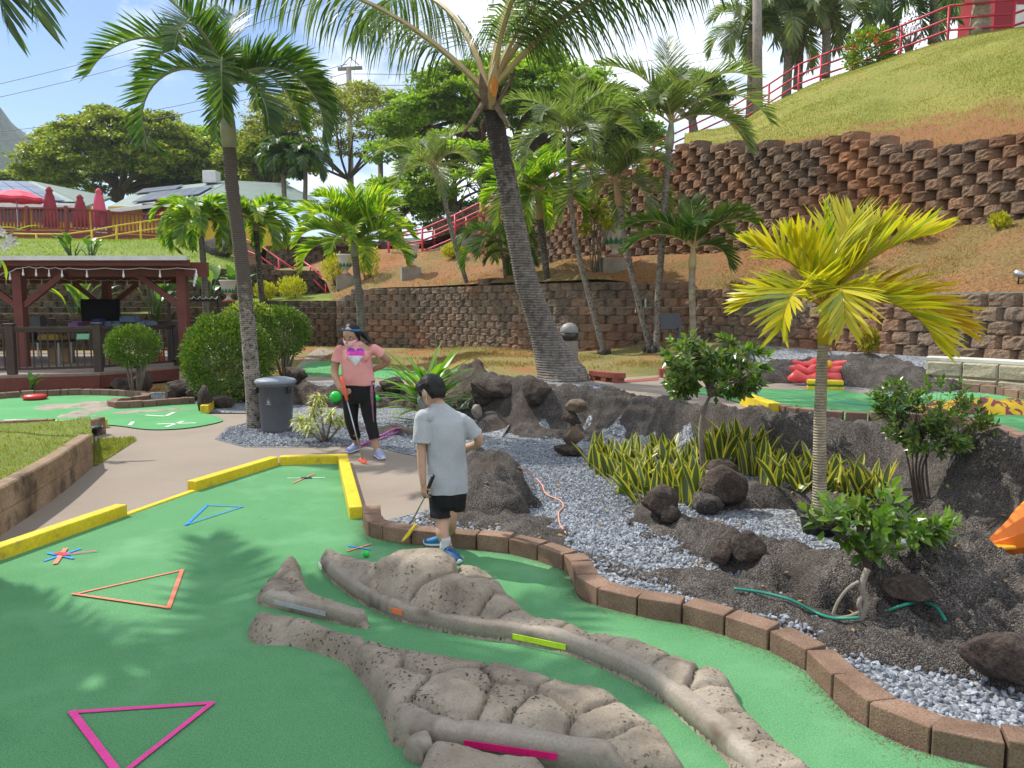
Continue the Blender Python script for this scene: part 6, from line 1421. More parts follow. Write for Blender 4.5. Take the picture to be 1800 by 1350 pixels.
def tree(label, base, top, R3, c, n, per, leaf, mat, seed=1, r0=.5, spread=1.0, flatn=.35, low=-.15, limbs=9, bark=None, clump=1.4, shape=None, cat='tree', name='spreading_tree', trunkfork=.35):
    """base: foot; c: crown centre; R3: crown radii; n clumps of per leaves"""
    rs = np.random.RandomState(seed); rnd = random.Random(seed); base = V(base); c = V(c)
    t = thing(name, label, cat, base); fork = base.lerp(c, trunkfork)
    u = rs.normal(size=(n * 4, 3)); u /= np.linalg.norm(u, axis=1)[:, None]; u = u[u[:, 2] > low][:n]; rad = rs.uniform(.62, 1.0, (len(u), 1)) ** .6
    C = u * rad * np.array(R3); C[:, 2] *= 1 + .22 * fbm(C[:, 0] / R3[0] * 3, C[:, 1] / R3[1] * 3, 3, seed)
    if shape is not None: C = shape(C)
    C = C + np.array(c)
    nodes = []
    for k in range(limbs):
        a = k * 6.283 / limbs + rnd.uniform(-.3, .3); f = rnd.uniform(.35, .62)
        nodes.append(np.array(c) + np.array((math.cos(a) * R3[0] * f, math.sin(a) * R3[1] * f, R3[2] * rnd.uniform(-.25, .2))))
    mb = MB(); mb.smooth = True; mb.tube([base - V((0, 0, .4)), base.lerp(fork, .5) + V((rnd.uniform(-.2, .2) * r0, 0, 0)), fork], [r0 * 1.25, r0, r0 * .85], 10); tr_ = mb.build('trunk', bark or m_bark, t)
    mb = MB(); mb.smooth = True
    for q in nodes:
        q = V(q); m1 = fork.lerp(q, .5) + V((rnd.uniform(-1, 1), rnd.uniform(-1, 1), rnd.uniform(-.3, .8))) * r0 * 1.6; mb.tube(smooth_line([tuple(fork - V((0, 0, r0 * .4))), tuple(m1), tuple(q)], 4), [r0 * (.52 - .32 * i / 8) for i in range(9)], 7)
    sub_ = []
    for i, p in enumerate(C):
        k = min(range(len(nodes)), key=lambda j: np.linalg.norm(nodes[j] - p)); q = V(nodes[k]); p = V(p)
        if i % 3 == 0 or n < 140:
            m1 = q.lerp(p, .5) + V((rnd.uniform(-1, 1), rnd.uniform(-1, 1), rnd.uniform(-.6, .3))) * .35 * clump; mb.tube(smooth_line([tuple(q), tuple(m1), tuple(p)], 3), [r0 * (.17 - .14 * j / 6) for j in range(7)], 5)
    mb.build('limbs', bark or m_bark, t)
    mb = MB()
    for p in C:
        k = int(per * rs.uniform(.6, 1.4)); s = clump * rs.uniform(.7, 1.3); Q = rs.normal(size=(k, 3)); Q /= np.linalg.norm(Q, axis=1)[:, None]; Q *= rs.uniform(0, 1, (k, 1)) ** .45; Q[:, 2] = Q[:, 2] * flatn; cloud(mb, p + Q * s, leaf, leaf * .62, rs, .45)
    mb.build('crown', mat, t, fix=False); return t
S60 = 1352 / 66.0
tree('broad umbrella-crowned tree behind the clubhouse roofs at far left', at(200, 345, 66), 0, (8.2, 8, 5.0), at(238, 305, 66), 330, 170, .36, m_lf_mp, 3, .55, flatn=.24, clump=1.2, low=-.25, limbs=11)
tree('second spreading tree behind the clubhouse, meeting the tall left palm', at(372, 345, 70), 0, (6.4, 6, 4.0), at(372, 305, 70), 190, 170, .36, m_lf_mp2, 4, .5, clump=1.1, low=-.3)
tree('low leafy tree at the far left edge above the red parasol', at(20, 345, 74), 0, (5, 5, 1.5), at(20, 338, 74), 110, 100, .5, m_lf_mp, 5, .4, clump=1.2, low=-.3)
tree('half-bare tree with a thin pale canopy and dark twisting limbs', at(628, 360, 56), 0, (6.6, 5.5, 3.9), at(590, 248, 56), 190, 110, .25, m_lf_sp, 6, .20, clump=1.0, flatn=.2, low=.0, limbs=13, trunkfork=.42)
def slopeR(C):
    C[:, 2] += .0 - .16 * np.abs(C[:, 0]); return C
tree('huge fresh green spreading tree behind the coconut palm', at(880, 360, 46), 0, (8.6, 6.5, 3.6), at(905, 215, 46), 330, 190, .27, m_lf_mp2, 7, .55, flatn=.25, clump=1.0, low=-.18, limbs=12, shape=slopeR)
tree('yellowish-green bare-limbed tree between the tall left palm and the half-bare tree', at(470, 350, 60), 0, (3.6, 3.6, 2.6), at(480, 285, 60), 90, 90, .4, m_lf_mp, 8, .35, clump=1.0, low=-.2)
tree('dense bushy tree low behind the thin leaning palm', at(800, 380, 38), 0, (2.6, 2.4, 2.2), at(800, 320, 38), 90, 110, .24, m_lf_mp2, 9, .2, clump=.6, low=-.6, name='leafy_tree')
tree('leafy green tree behind the upper wall near the stair rail', at(700, 400, 40), 0, (2.2, 2, 1.5), at(700, 365, 40), 60, 110, .24, m_lf_mp2, 10, .18, clump=.6, low=-.6, name='leafy_tree')
tree('curved-trunk plumeria on the ridge beside the tallest thin palm', at(1222, 248, 38.5), 0, (1.9, 1.6, 1.2), at(1212, 175, 38.5), 40, 50, .34, m_fr_dk, 11, .22, clump=.6, low=-.3, name='leafy_tree', trunkfork=.55, bark=m_bark_g)
mb = MB()
def bush(label, base, R3, n, leaf, mat, seed=1, up=False, zc=1.0, stems=0, stem_h=0.0, group=None, name='clipped_bush', cat='bush', W=.55, shell=.78, mat2=None, flowers=0):
    rs = np.random.RandomState(seed); rnd = random.Random(seed); b = V(base); t = thing(name, label, cat, b, group); c = np.array(b) + np.array((0, 0, stem_h + R3[2] * zc))
    u = rs.normal(size=(n, 3)); u /= np.linalg.norm(u, axis=1)[:, None]; r = rs.uniform(shell ** 3, 1.0, (n, 1)) ** (1 / 3); lump = 1 + .22 * fbm(u[:, 0] * 2.6 + u[:, 2], u[:, 1] * 2.6 - u[:, 2], 4, seed)[:, None] + rs.exponential(.016, (n, 1))
    P = c + u * r * lump * np.array(R3); P[:, 2] = np.maximum(P[:, 2], b.z + .01)
    mb = MB(); dirs = u * .9 + np.array((0, 0, .5)) if not up else u * .45 + np.array((0, 0, 1.1)); cloud(mb, P, leaf, leaf * W, rs, 0.0, .45, dirs)
    if mat2 is not None:
        k = P[:, 2] > c[2] + R3[2] * .55; mb.mi = 1; cloud(mb, P[k] + np.array((0, 0, leaf * .3)), leaf, leaf * W, rs, 0, .4, dirs[k])
    mb.build('foliage', [mat] + ([mat2] if mat2 else []), t, fix=False)
    mb = MB(); mb.smooth = True
    for k in range(max(stems, 5)):
        a = rnd.uniform(0, 6.28); q = b + V((math.cos(a) * R3[0] * .12, math.sin(a) * R3[1] * .12, -.03)); e = V(c) + V((math.cos(a) * R3[0] * .55, math.sin(a) * R3[1] * .55, R3[2] * rnd.uniform(-.2, .4))); m1 = q.lerp(e, .45) + V((rnd.uniform(-.04, .04), rnd.uniform(-.04, .04), .05)); mb.tube([q, m1, e], [.022 * R3[0] / .45 + .006, .016 * R3[0] / .45 + .005, .005], 6)
    mb.build('stems', m_bark_g, t)
    if flowers:
        mb = MB()
        for k in range(flowers):
            d = V(rs.normal(size=3)); d.y = -abs(d.y); d.z = abs(d.z) * .7; d.normalize(); p = V(c) + V((d.x * R3[0], d.y * R3[1], d.z * R3[2]))
            for j in range(5): a = j * 1.2566; mb.leaf(p, (math.cos(a), -.3, math.sin(a)), (0, -1, 0), leaf * .9, leaf * .7)
        mb.build('blossoms', m_fl_or, t)
    return t
p = drop(238, 694); bush('small ball-shaped clipped bush on bare stems before the pavilion', p, (.47, .45, .38), 7500, .046, m_lf_box, 1, stem_h=.52, stems=7, shell=.62)
p = drop(402, 706); bush('large round clipped bush between the pavilion and the tall left palm', p, (.74, .72, .76), 17000, .052, m_lf_box, 2, stem_h=.03, stems=6, shell=.72, zc=.95)
p = drop(440, 672); bush('round bush with pale new tips behind the tall left palm trunk', p, (.62, .62, .75), 8500, .062, m_lf_box, 3, stem_h=.2, shell=.7, mat2=m_lf_tip)
p = drop(500, 660); bush('medium clipped round bush with dark stems right of the tall left palm', p, (.58, .58, .58), 8000, .058, m_lf_box, 4, stem_h=.42, stems=8, shell=.66)
YG = 'golden shrubs among the walls'
for i, (lab, px, py, w, h) in enumerate([('golden shrub with a pointed top in front of the left block wall', 514, 530, .95, .85), ('small golden shrub left of the pointed one', 466, 530, .8, .6), ('tall golden shrub left of the second urn', 590, 500, .9, 1.05), ('golden shrub leaning right behind the second urn', 645, 490, .95, 1.2), ('golden shrub above the left stairs near the small palm', 472, 418, 1.0, .75), ('low golden bush on the slope right of the first urn', 796, 455, .8, .5), ('tiny golden shrub beside the coconut trunk on the slope', 809, 442, .45, .6)]):
    q = drop(px, py) if px not in (514, 466) else V((at(px, 526, 27.6).x, 27.6, 1.84)); bush(lab, q, (w / 2, w / 2, h / 2), 900, .12, m_lf_gold, 20 + i, True, 1.0, group=YG, name='golden_shrub', cat='shrub', W=.42, shell=.35)
for i, (lab, px, py, w, h, m_) in enumerate([('tiny yellow tuft on the bare slope near the upper wall at right', 1757, 405, .3, .25, m_lf_gold), ('small yellow plant half hidden behind the yellow palm on the slope', 1602, 425, .45, .4, m_lf_gold), ('small green-and-gold plant at the wall foot in the gravel, left one', 1525, 624, .26, .34, m_lf_croton), ('small green-and-gold plant at the wall foot in the gravel, right one', 1731, 634, .26, .36, m_lf_croton), ('low green succulent bush below the upper wall right of the largest urn', 1132, 442, .75, .45, m_lf_gl2), ('green seedling cluster beside the domed litter bin', 972, 600, .6, .5, m_lf_gl2), ('grey-green low plant above the left stairs', 500, 412, 1.2, .8, m_lf_paddle)]):
    q = drop(px, py); bush(lab, q, (w / 2, w / 2, h / 2), 320, .10 if w < .5 else .12, m_, 40 + i, True, name='low_plant', cat='plant', W=.4, shell=.2)
bush('orange-flowered hibiscus bush by the red railing on the hill', at(1530, 118, 30.3) - V((0, 0, .3)), (.95, .8, .85), 2600, .15, m_lf_mp2, 60, shell=.45, flowers=9, name='hibiscus_bush')
bush('thin half-dead shrub beside the railing right of the hibiscus', at(1598, 85, 28.9) - V((0, 0, .2)), (.5, .5, .75), 260, .10, m_dryfib, 61, shell=.2, stems=18, name='bare_shrub', cat='shrub')

# glossy-leaved small trees
def leafy(label, base, nodes, tips, spread, nl, leaf, W, mat, bark, r0, seed=1, name='small_tree', cat='tree', rosette=9, mat2=None):
    """nodes: trunk polylines; tips: crown ellipsoid (centre, radii) filled with leaf rosettes"""
    rs = np.random.RandomState(seed); rnd = random.Random(seed); t = thing(name, label, cat, base)
    mb = MB(); mb.smooth = True
    for ln in nodes:
        k = len(ln); S_ = smooth_line([tuple(p) for p in ln], 5); mb.tube(S_, [r0 * (1 - .62 * i / (len(S_) - 1)) for i in range(len(S_))], 8)
    mb.build('trunk', bark, t)
    ends = [V(ln[-1]) for ln in nodes]; mb = MB(); tw = MB(); tw.smooth = True
    for j in range(nl):
        c, R3 = tips[j % len(tips)]; u = rs.normal(size=3); u /= np.linalg.norm(u); rr_ = rs.uniform(.25, 1) ** .5; p = V(c) + V((u[0] * R3[0], u[1] * R3[1], u[2] * R3[2])) * rr_
        e = min(ends, key=lambda q: (q - p).length); d0 = (p - e).normalized() if (p - e).length > .01 else V((0, 0, 1)); m1 = e.lerp(p, .55) + V((0, 0, -.02)); tw.tube([e, m1, p], [r0 * .22, r0 * .16, r0 * .07], 5)
        d0 = (d0 + V((0, 0, .45))).normalized(); a0 = rnd.uniform(0, 6.28); x = d0.orthogonal().normalized(); y = d0.cross(x)
        mb.mi = 1 if (mat2 and rnd.random() < .25) else 0
        for k in range(rosette):
            a = a0 + k * 2.4; v = (k + .5) / rosette; dd = (x * math.cos(a) + y * math.sin(a)) * (1.1 - .7 * v) + d0 * (.15 + v); dd.normalize(); mb.leaf(p - d0 * leaf * (.9 - .9 * v), dd, d0 + V((0, 0, .3)), leaf * rnd.uniform(.75, 1.15), leaf * W * rnd.uniform(.85, 1.1), .16, rnd.uniform(0, .35))
    tw.build('twigs', bark, t); mb.build('leaves', [mat] + ([mat2] if mat2 else []), t, fix=False); return t
b = drop(1238, 830); D = b.y; A_ = lambda x, y, dz=0: at(x, y, D + dz)
leafy('slim forked tree with dark glossy leaves above the snake plants', b, [[b - V((0, 0, .05)), A_(1232, 760), A_(1238, 720), A_(1249, 694)], [A_(1249, 694), A_(1243, 676, .05), A_(1230, 655)], [A_(1249, 694), A_(1252, 665), A_(1246, 630)], [A_(1249, 694), A_(1270, 680, -.1), A_(1300, 668, -.15)], [A_(1246, 640), A_(1262, 615, .1), A_(1290, 605, .1)]],
      [(A_(1208, 630), (.27, .28, .26)), (A_(1255, 625, .1), (.30, .3, .22)), (A_(1310, 640), (.33, .3, .24)), (A_(1285, 672, -.1), (.28, .25, .17)), (A_(1195, 665, -.1), (.15, .2, .22))], 1, 150, .098, .54, m_lf_gl, m_bark_g, .032, 5, mat2=m_lf_gl2)
b = drop(1612, 885); D = b.y; A_ = lambda x, y, dz=0: at(x, y, D + dz)
leafy('multi-stemmed bush with small dark leaves on the right rock slope', b, [[b + V((.02 * k, 0, -.05)), A_(1610 + 6 * (k - 2), 820), A_(x, 770, dz)] for k, (x, dz) in enumerate([(1588, 0), (1606, .15), (1622, -.1), (1640, .1), (1655, -.15), (1630, .2)])],
      [(A_(1600, 725), (.30, .28, .26)), (A_(1650, 720), (.34, .3, .28)), (A_(1690, 745), (.24, .25, .22)), (A_(1570, 705, .1), (.17, .2, .18)), (A_(1640, 775, -.1), (.3, .25, .12))], 1, 210, .062, .48, m_lf_gl, m_bark, .011, 6, name='leafy_bush', cat='bush', mat2=m_fr_md)
b = drop(1530, 1000); D = b.y - .02; A_ = lambda x, y, dz=0: at(x, y, D + dz)
leafy('bonsai-like fig tree clinging to the hollow rock with pale roots', b, [[A_(1528, 1010), A_(1520, 985), A_(1515, 965)], [A_(1515, 968), A_(1530, 940), A_(1545, 905)], [A_(1515, 968), A_(1560, 950, -.05), A_(1600, 930)], [A_(1516, 968), A_(1490, 950, -.05), A_(1462, 930)], [A_(1520, 970), A_(1512, 930), A_(1520, 895)]],
      [(A_(1470, 900), (.16, .18, .09)), (A_(1548, 893), (.22, .2, .12)), (A_(1610, 915), (.18, .18, .10)), (A_(1545, 950, -.12), (.14, .1, .08)), (A_(1640, 925), (.08, .1, .07))], 1, 62, .088, .50, m_lf_gl2, m_bark, .026, 7, rosette=7, mat2=m_lf_gl)
t = bpy.data.objects.get('small_tree.001')
mb = MB(); mb.smooth = True; m_root = M('pale_root', [(.19, .155, .12), (.29, .25, .20)], 9, .8, fine=(40, .2))
for ln, r in (([(1525, 1000), (1515, 1030), (1521, 1062), (1512, 1092)], .016), ([(1510, 1022), (1490, 1035), (1472, 1060), (1466, 1083), (1490, 1084), (1514, 1074)], .008), ([(1523, 1040), (1510, 1060), (1516, 1080)], .012)):
    S_ = smooth_line([tuple(at(x, y, D - .16)) for x, y in ln], 6); mb.tube(S_, r, 8)
o = mb.build('aerial_root', m_root, t)

# strap-leaved plants
def strap(mb, p, az, el, L_, W, droop, rnd, seg=6, mats=None, cup=.12, tipw=0.0, twist=0.0, prof=None):
    """a blade; mats=(edge,middle) paints margins"""
    p = V(p); a = R(az); rows = []
    for k in range(seg + 1):
        s = k / seg; e = R(el - droop * s); d = V((math.cos(a) * math.cos(e), math.sin(a) * math.cos(e), math.sin(e)))
        if k: p = p + d * (L_ / seg)
        sd = V((-math.sin(a + twist * s), math.cos(a + twist * s), 0)); up = sd.cross(d); up = -up if up.z < 0 and abs(d.z) < .98 else up
        w = W * (prof(s) if prof else max(.0, (.55 + .9 * s - 1.45 * s ** 3)) ** .8) / 2
        if mats: rows.append([p - sd * w + up * w * cup, p - sd * w * .62, p + sd * w * .62, p + sd * w + up * w * cup])
        else: rows.append([p - sd * w + up * w * cup * 2, p.copy(), p + sd * w + up * w * cup * 2])
    n = len(rows[0]); vs = [q for r_ in rows for q in r_]; b = len(mb.v); mb.v.extend([tuple(q) for q in vs])
    for k in range(seg):
        for j in range(n - 1):
            mb.f.append((b + k * n + j, b + k * n + j + 1, b + (k + 1) * n + j + 1, b + (k + 1) * n + j)); mb.m.append((mats[0] if j != 1 else mats[1]) if mats else mb.mi); mb.sm.append(True)
b = drop(752, 742); rnd = random.Random(3); t = thing('spiky_plant', 'big spiky green plant with sword leaves behind the boy', 'plant', b)
mb = MB()
for k in range(74): strap(mb, b + V((rnd.uniform(-.08, .08), rnd.uniform(-.05, .05), .12 + .004 * k)), k * 137.5, rnd.uniform(4, 30) + 50 * (k / 74), rnd.uniform(.66, .98), rnd.uniform(.075, .11), rnd.uniform(14, 55), rnd, 7)
mb.build('leaves', L('leaf_strap', [(.05, .13, .012), (.10, .22, .02), (.20, .31, .03)], .32, .38), t, fix=False)
mb = MB(); mb.smooth = True; mb.tube([b - V((0, 0, .1)), b + V((0, 0, .32))], [.05, .035], 8); mb.build('stem', m_dryfib, t)
b = drop(572, 778); t = thing('pale_shrub', 'cream-striped shrub with drooping rosettes beside the trash can', 'shrub', b); st = MB(); st.smooth = True; mb = MB()
for (x, y, n, dz) in ((530, 745, 60, 0), (552, 728, 55, .1), (582, 735, 60, -.1), (562, 705, 60, .15), (545, 755, 40, -.15), (600, 742, 40, 0)):
    q = at(x, y, b.y + dz); st.tube([b, b.lerp(q, .5) + V((0, 0, -.03)), q - V((0, 0, .03))], [.016, .012, .01], 6)
    for k in range(n): strap(mb, q + V((0, 0, rnd.uniform(-.05, .07))), k * 137.5, rnd.uniform(10, 75), rnd.uniform(.12, .20), .026, rnd.uniform(50, 110), rnd, 4)
mb.build('leaves', m_lf_cream, t, fix=False); st.build('stems', m_bark_g, t)
m_sn_e = L('snake_margin', [(.42, .38, .035), (.52, .46, .06)], .4, .2); m_sn_c = L('snake_centre', [(.035, .065, .02), (.06, .10, .03), (.11, .14, .04)], .35, .15)
def snake(label, b, n, h, group, seed, lean=30):
    rnd = random.Random(seed); t = thing('snake_plant', label, 'snake plant', b, group)
    for k in range(n):
        mb = MB(); strap(mb, V(b) + V((rnd.uniform(-.07, .07), rnd.uniform(-.07, .07), -.02)), rnd.uniform(0, 360), rnd.uniform(90 - lean, 88), h * rnd.uniform(.65, 1.15), rnd.uniform(.07, .11), rnd.uniform(-8, 34), rnd, 6, (1, 0), .18, twist=rnd.uniform(-.8, .8)); mb.build('leaf', [m_sn_c, m_sn_e], t, fix=False)
rs = random.Random(5)
k = 0
for j, (x, y) in enumerate([(1046, 822), (1062, 838), (1078, 824), (1085, 848), (1100, 832), (1112, 856), (1118, 838), (1132, 868), (1138, 846), (1150, 878), (1158, 852), (1172, 866), (1186, 882), (1192, 856), (1206, 874), (1216, 850), (1226, 868), (1095, 816), (1125, 820), (1150, 828), (1178, 836), (1205, 832), (1100, 868), (1135, 886), (1222, 884), (1190, 812), (1160, 806), (1230, 812)]):
    snake('clump of yellow-edged snake plant in the dense bed left of the slim tree', drop(x, y), 7, .36, 'snake plants in the bed left of the slim tree', 100 + j, 46)
for j, (x, y) in enumerate([(1250, 822), (1268, 818), (1285, 822), (1300, 826), (1318, 832), (1335, 838), (1310, 812)]):
    snake('tall upright snake plant clump behind the large pitted boulder', drop(x, y) + V((0, 0, .02)), 8, .47, 'tall snake plants behind the pitted boulder', 140 + j, 24)
for j, (x, y) in enumerate([(1352, 850), (1372, 846), (1392, 852), (1412, 858), (1432, 856), (1455, 862), (1475, 858), (1495, 866), (1516, 872), (1536, 868), (1400, 838), (1465, 846), (1550, 880), (1370, 832), (1428, 840)]):
    snake('clump of yellow-edged snake plant in the row behind the low grey rock curb', drop(x, y), 6, .34, 'snake plants behind the low rock curb', 160 + j, 42)
# dead stalks over the grey rock
b0 = drop(1238, 850) + V((0, 0, .12)); mb = MB(); mb.smooth = True
for k in range(9):
    e = drop(1250 + 9 * k, 893 - abs(k - 4)) + V((0, 0, .02)); mb.tube([b0, b0.lerp(e, .5) + V((0, -.03, .09 - .012 * k)), e], [.006, .005, .002], 5)
e = drop(1335, 898) + V((0, 0, .03)); mb.tube([b0, b0.lerp(e, .5) + V((0, -.05, .10)), e], [.008, .007, .003], 5)
tag(mb.build('dead_stalks', M('dead_stalk', [(.30, .24, .20)], 9, .8)), 'bundle of dead pale stalks trailing over the grey rock', 'stalks')
# tall croton by the urn, big-leaved plants by the pavilion
b = drop(1045, 478); rnd = random.Random(9); t = thing('croton_plant', 'tall thin-stemmed plant with lime-yellow leaves left of the largest urn', 'plant', b); st = MB(); st.smooth = True; mb = MB()
for (x, y, n) in ((1030, 405, 22), (1045, 378, 30), (1060, 372, 30), (1037, 360, 22), (1068, 395, 24), (1052, 352, 18), (1078, 380, 18)):
    q = at(x, y, b.y + rnd.uniform(-.3, .3)); st.tube([b + V((rnd.uniform(-.2, .2), 0, -.05)), b.lerp(q, .6), q], [.02, .016, .012], 6)
    for k in range(n): strap(mb, q + V((0, 0, rnd.uniform(-.14, .1))), k * 137.5, rnd.uniform(0, 75), rnd.uniform(.26, .42), .10, rnd.uniform(30, 80), rnd, 4)
mb.build('leaves', L('leaf_lime', [(.20, .30, .02), (.38, .43, .02), (.52, .50, .03)], .35, .38, (1.3, 1.4, .7)), t, fix=False); st.build('stems', m_bark_g, t)
def paddle(label, b, n, h, seed, w=.26, mat=None):
    rnd = random.Random(seed); b = V(b); t = thing('paddle_plant', label, 'plant', b); mb = MB(); st = MB(); st.smooth = True
    for k in range(n):
        a = rnd.uniform(0, 6.28); hh = h * rnd.uniform(.45, .8); q = b + V((math.cos(a) * h * .22, math.sin(a) * h * .22, hh)); st.tube([b + V((math.cos(a) * .06, math.sin(a) * .06, -.1)), b.lerp(q, .6) + V((-math.cos(a) * .05, 0, 0)), q], [.03, .024, .015], 6)
        strap(mb, q, math.degrees(a) + rnd.uniform(-30, 30), rnd.uniform(50, 82), h * rnd.uniform(.38, .55), w * rnd.uniform(.8, 1.2), rnd.uniform(25, 70), rnd, 7, prof=lambda s: max(0, math.sin(math.pi * min(1, .08 + .92 * s))) ** .7)
    mb.build('leaves', mat or m_lf_paddle, t, fix=False); st.build('stems', m_fr_md, t)
paddle('large-leaved plant behind the black covered screen', at(160, 560, 24.8) - V((0, 0, .4)), 11, 1.7, 1)
paddle('tall big-leaved clump behind the pavilion, right of the screen', at(272, 555, 25) - V((0, 0, .4)), 14, 1.9, 2, .32)
paddle('yellowish stemmed plant above the covered screen', at(138, 560, 25.2) - V((0, 0, .4)), 9, 1.7, 3, .14, m_fr_br)
paddle('broad-leaved plant left of the smallest urn', at(372, 532, 26.8) - V((0, 0, .2)), 9, 1.3, 4, .34)
paddle('broad-leaved plant right of the smallest urn', at(425, 532, 27) - V((0, 0, .2)), 8, 1.3, 5, .34)
paddle('agave-like plant on the lawn above the pavilion roof', at(128, 468, 27.5), 9, 1.1, 6, .22)
paddle('leafy low plant on the lawn right of the agave-like one', at(160, 466, 27.6), 8, .95, 7, .22)
paddle('dark fern-like plant under the pavilion deck edge', drop(55, 697), 7, .4, 8, .08)
# plumeria sprig at the left edge
b = at(-70, 460, 9.0); t = thing('plumeria_branch', 'plumeria branch with white flowers poking in at the left edge', 'plant', b); mb = MB(); mb.smooth = True; mb.tube([at(-140, 640, 9), b, at(-20, 425, 9), at(22, 408, 8.95)], [.04, .03, .02, .012], 8); mb.build('branch', m_bark_g, t)
for x, y in ((20, 420), (4, 408), (26, 424), (-6, 426), (12, 432)):
    mb = MB(); q = at(x, y, 8.9)
    for k in range(5): a = k * 1.2566 + x; mb.leaf(q, (math.cos(a), -.45, math.sin(a)), (0, -1, .2), .075, .055)
    mb.build('flower', m_fl_wh, t)
mb = MB()
for x, y, a, e in ((2, 400, 10, 10), (30, 405, 30, 35), (-10, 450, -40, -20), (2, 458, 0, -60)): strap(mb, at(x, y, 9), a, e, .24, .07, 30, rnd, 5)
mb.build('leaves', m_fr_br, t, fix=False)

# ---- grass blades on the slopes, dry bits along the bricks
def blades(objname, n, h, mat, seed, keep=None, label=''):
    rs = np.random.RandomState(seed); o = bpy.data.objects[objname]; me = o.data; off = np.array(o.location)
    vs = np.array([v.co[:] for v in me.vertices]) + off; T = []
    for f in me.polygons: q = list(f.vertices); T += [(q[0], q[i], q[i + 1]) for i in range(1, len(q) - 1)]
    T = np.array(T); a, b, c = vs[T[:, 0]], vs[T[:, 1]], vs[T[:, 2]]; ar = np.linalg.norm(np.cross(b - a, c - a), axis=1); cen = (a + b + c) / 3; ar = ar / np.maximum(cen[:, 1], 6) ** 1.4
    if keep is not None: ar = ar * keep(cen)
    k = rs.choice(len(T), n, p=ar / ar.sum()); u, v = rs.rand(2, n, 1); s = (u + v) > 1; u = np.where(s, 1 - u, u); v = np.where(s, 1 - v, v); P = a[k] + (b[k] - a[k]) * u + (c[k] - a[k]) * v
    th = rs.uniform(0, 6.283, n); d = np.stack([np.cos(th), np.sin(th), np.zeros(n)], 1); l = h * rs.uniform(.5, 1.4, (n, 1)); w = l * .22; ln = rs.normal(0, .5, (n, 3)); ln[:, 2] = 1
    Q = np.stack([P - d * w - np.array((0, 0, .01)), P + d * w - np.array((0, 0, .01)), P + ln * l], 1).reshape(-1, 3)
    mb = MB(); mb.v = Q.tolist(); mb.f = [(3 * i, 3 * i + 1, 3 * i + 2) for i in range(n)]; mb.m = [0] * n; mb.sm = [False] * n
    g = mb.build('grass', mat, None, fix=False); g['kind'] = 'stuff'; g['label'] = label
m_gr1 = L('grass_hill', [(.15, .18, .025), (.23, .23, .035), (.32, .27, .06)], .8, .3); m_gr2 = L('grass_dry', [(.22, .19, .05), (.30, .20, .07), (.33, .17, .07)], .8, .25); m_gr3 = L('grass_lawn', [(.13, .21, .02), (.20, .29, .035), (.28, .32, .05)], .8, .3)
def noi(lo, hi, sc, sd): return lambda c: sst(fbm(c[:, 0] * sc, c[:, 1] * sc, 3, sd), lo, hi) + .04
blades('hill', 60000, .040, m_gr1, 1, lambda c: (.25 + sst(fbm(c[:, 0] * .6, c[:, 1] * .6, 3, 2), -.25, .2)) * (.25 + sst(c[:, 2], 4.8, 6.4)), 'short sunlit grass on the hill')
blades('hill', 9000, .035, m_gr2, 8, lambda c: sst(6.6 - c[:, 2], 0, 1.2), 'dry tufts on the bare soil')
blades('middle_slope', 11000, .045, m_gr2, 2, noi(-.1, .3, .7, 4), 'sparse dry grass on the terrace')
blades('lawn_bank', 12000, .08, m_gr3, 3, None, 'green lawn below the clubhouse')
blades('ground', 16000, .05, m_gr2, 4, lambda c: (c[:, 1] > 14) * (c[:, 1] < 26) * (c[:, 0] > -7) * (c[:, 0] < 5) * noi(-.15, .3, .8, 6)(c), 'thin grass on the red soil by the wall')
blades('lawn', 9000, .026, m_gr1, 5, None, 'grass in the walled bed')
blades('lawn.001', 2500, .028, m_gr1, 6, None, 'grass beside the path')
rs = np.random.RandomState(17); mb = MB(); C = []
for i in range(420):
    x, y = rs.uniform(-1.2, 4.2), rs.uniform(3.4, 9.5); z = zdown(x, y)
    if sdist(np.array([x]), np.array([y]), G2)[0] > 0: C.append((x, y, z + .012))
cloud(mb, np.array(C), .045, .022, rs, .7); g = mb.build('leaf_litter', L('leaf_litter', [(.20, .13, .05), (.34, .24, .08), (.26, .11, .04), (.42, .36, .10)], .8, .15), None, fix=False); g['kind'] = 'stuff'; g['label'] = 'scattered dry leaves on gravel and rock'
rs = np.random.RandomState(7); BL = np.array(resample(BRKS, .01)); n = 4200; k = rs.randint(0, len(BL) - 2, n); tt = BL[k + 1] - BL[k]; tt /= np.linalg.norm(tt, axis=1)[:, None]
P = BL[k] + np.stack([tt[:, 1], -tt[:, 0]], 1) * rs.exponential(.035, (n, 1)); th = rs.uniform(0, 6.28, n); d = np.stack([np.cos(th), np.sin(th)], 1); l = rs.uniform(.0015, .006, (n, 1)); w = np.stack([-d[:, 1], d[:, 0]], 1) * .0010
Q = np.zeros((n, 4, 3)); Q[:, 0, :2] = P - d * l - w; Q[:, 1, :2] = P - d * l + w; Q[:, 2, :2] = P + d * l + w; Q[:, 3, :2] = P + d * l - w; Q[:, :, 2] = .0165; Q[:, 2:, 2] += rs.uniform(0, .004, (n, 1))
mb = MB(); mb.v = Q.reshape(-1, 3).tolist(); mb.f = [(4 * i, 4 * i + 1, 4 * i + 2, 4 * i + 3) for i in range(n)]; mb.m = [0] * n; mb.sm = [False] * n
g = mb.build('debris', M('dry_bits', [(.12, .08, .045), (.22, .15, .085)], 30, .9, isl=.4), None, fix=False); g['kind'] = 'stuff'; g['label'] = 'dry bits along the bricks'

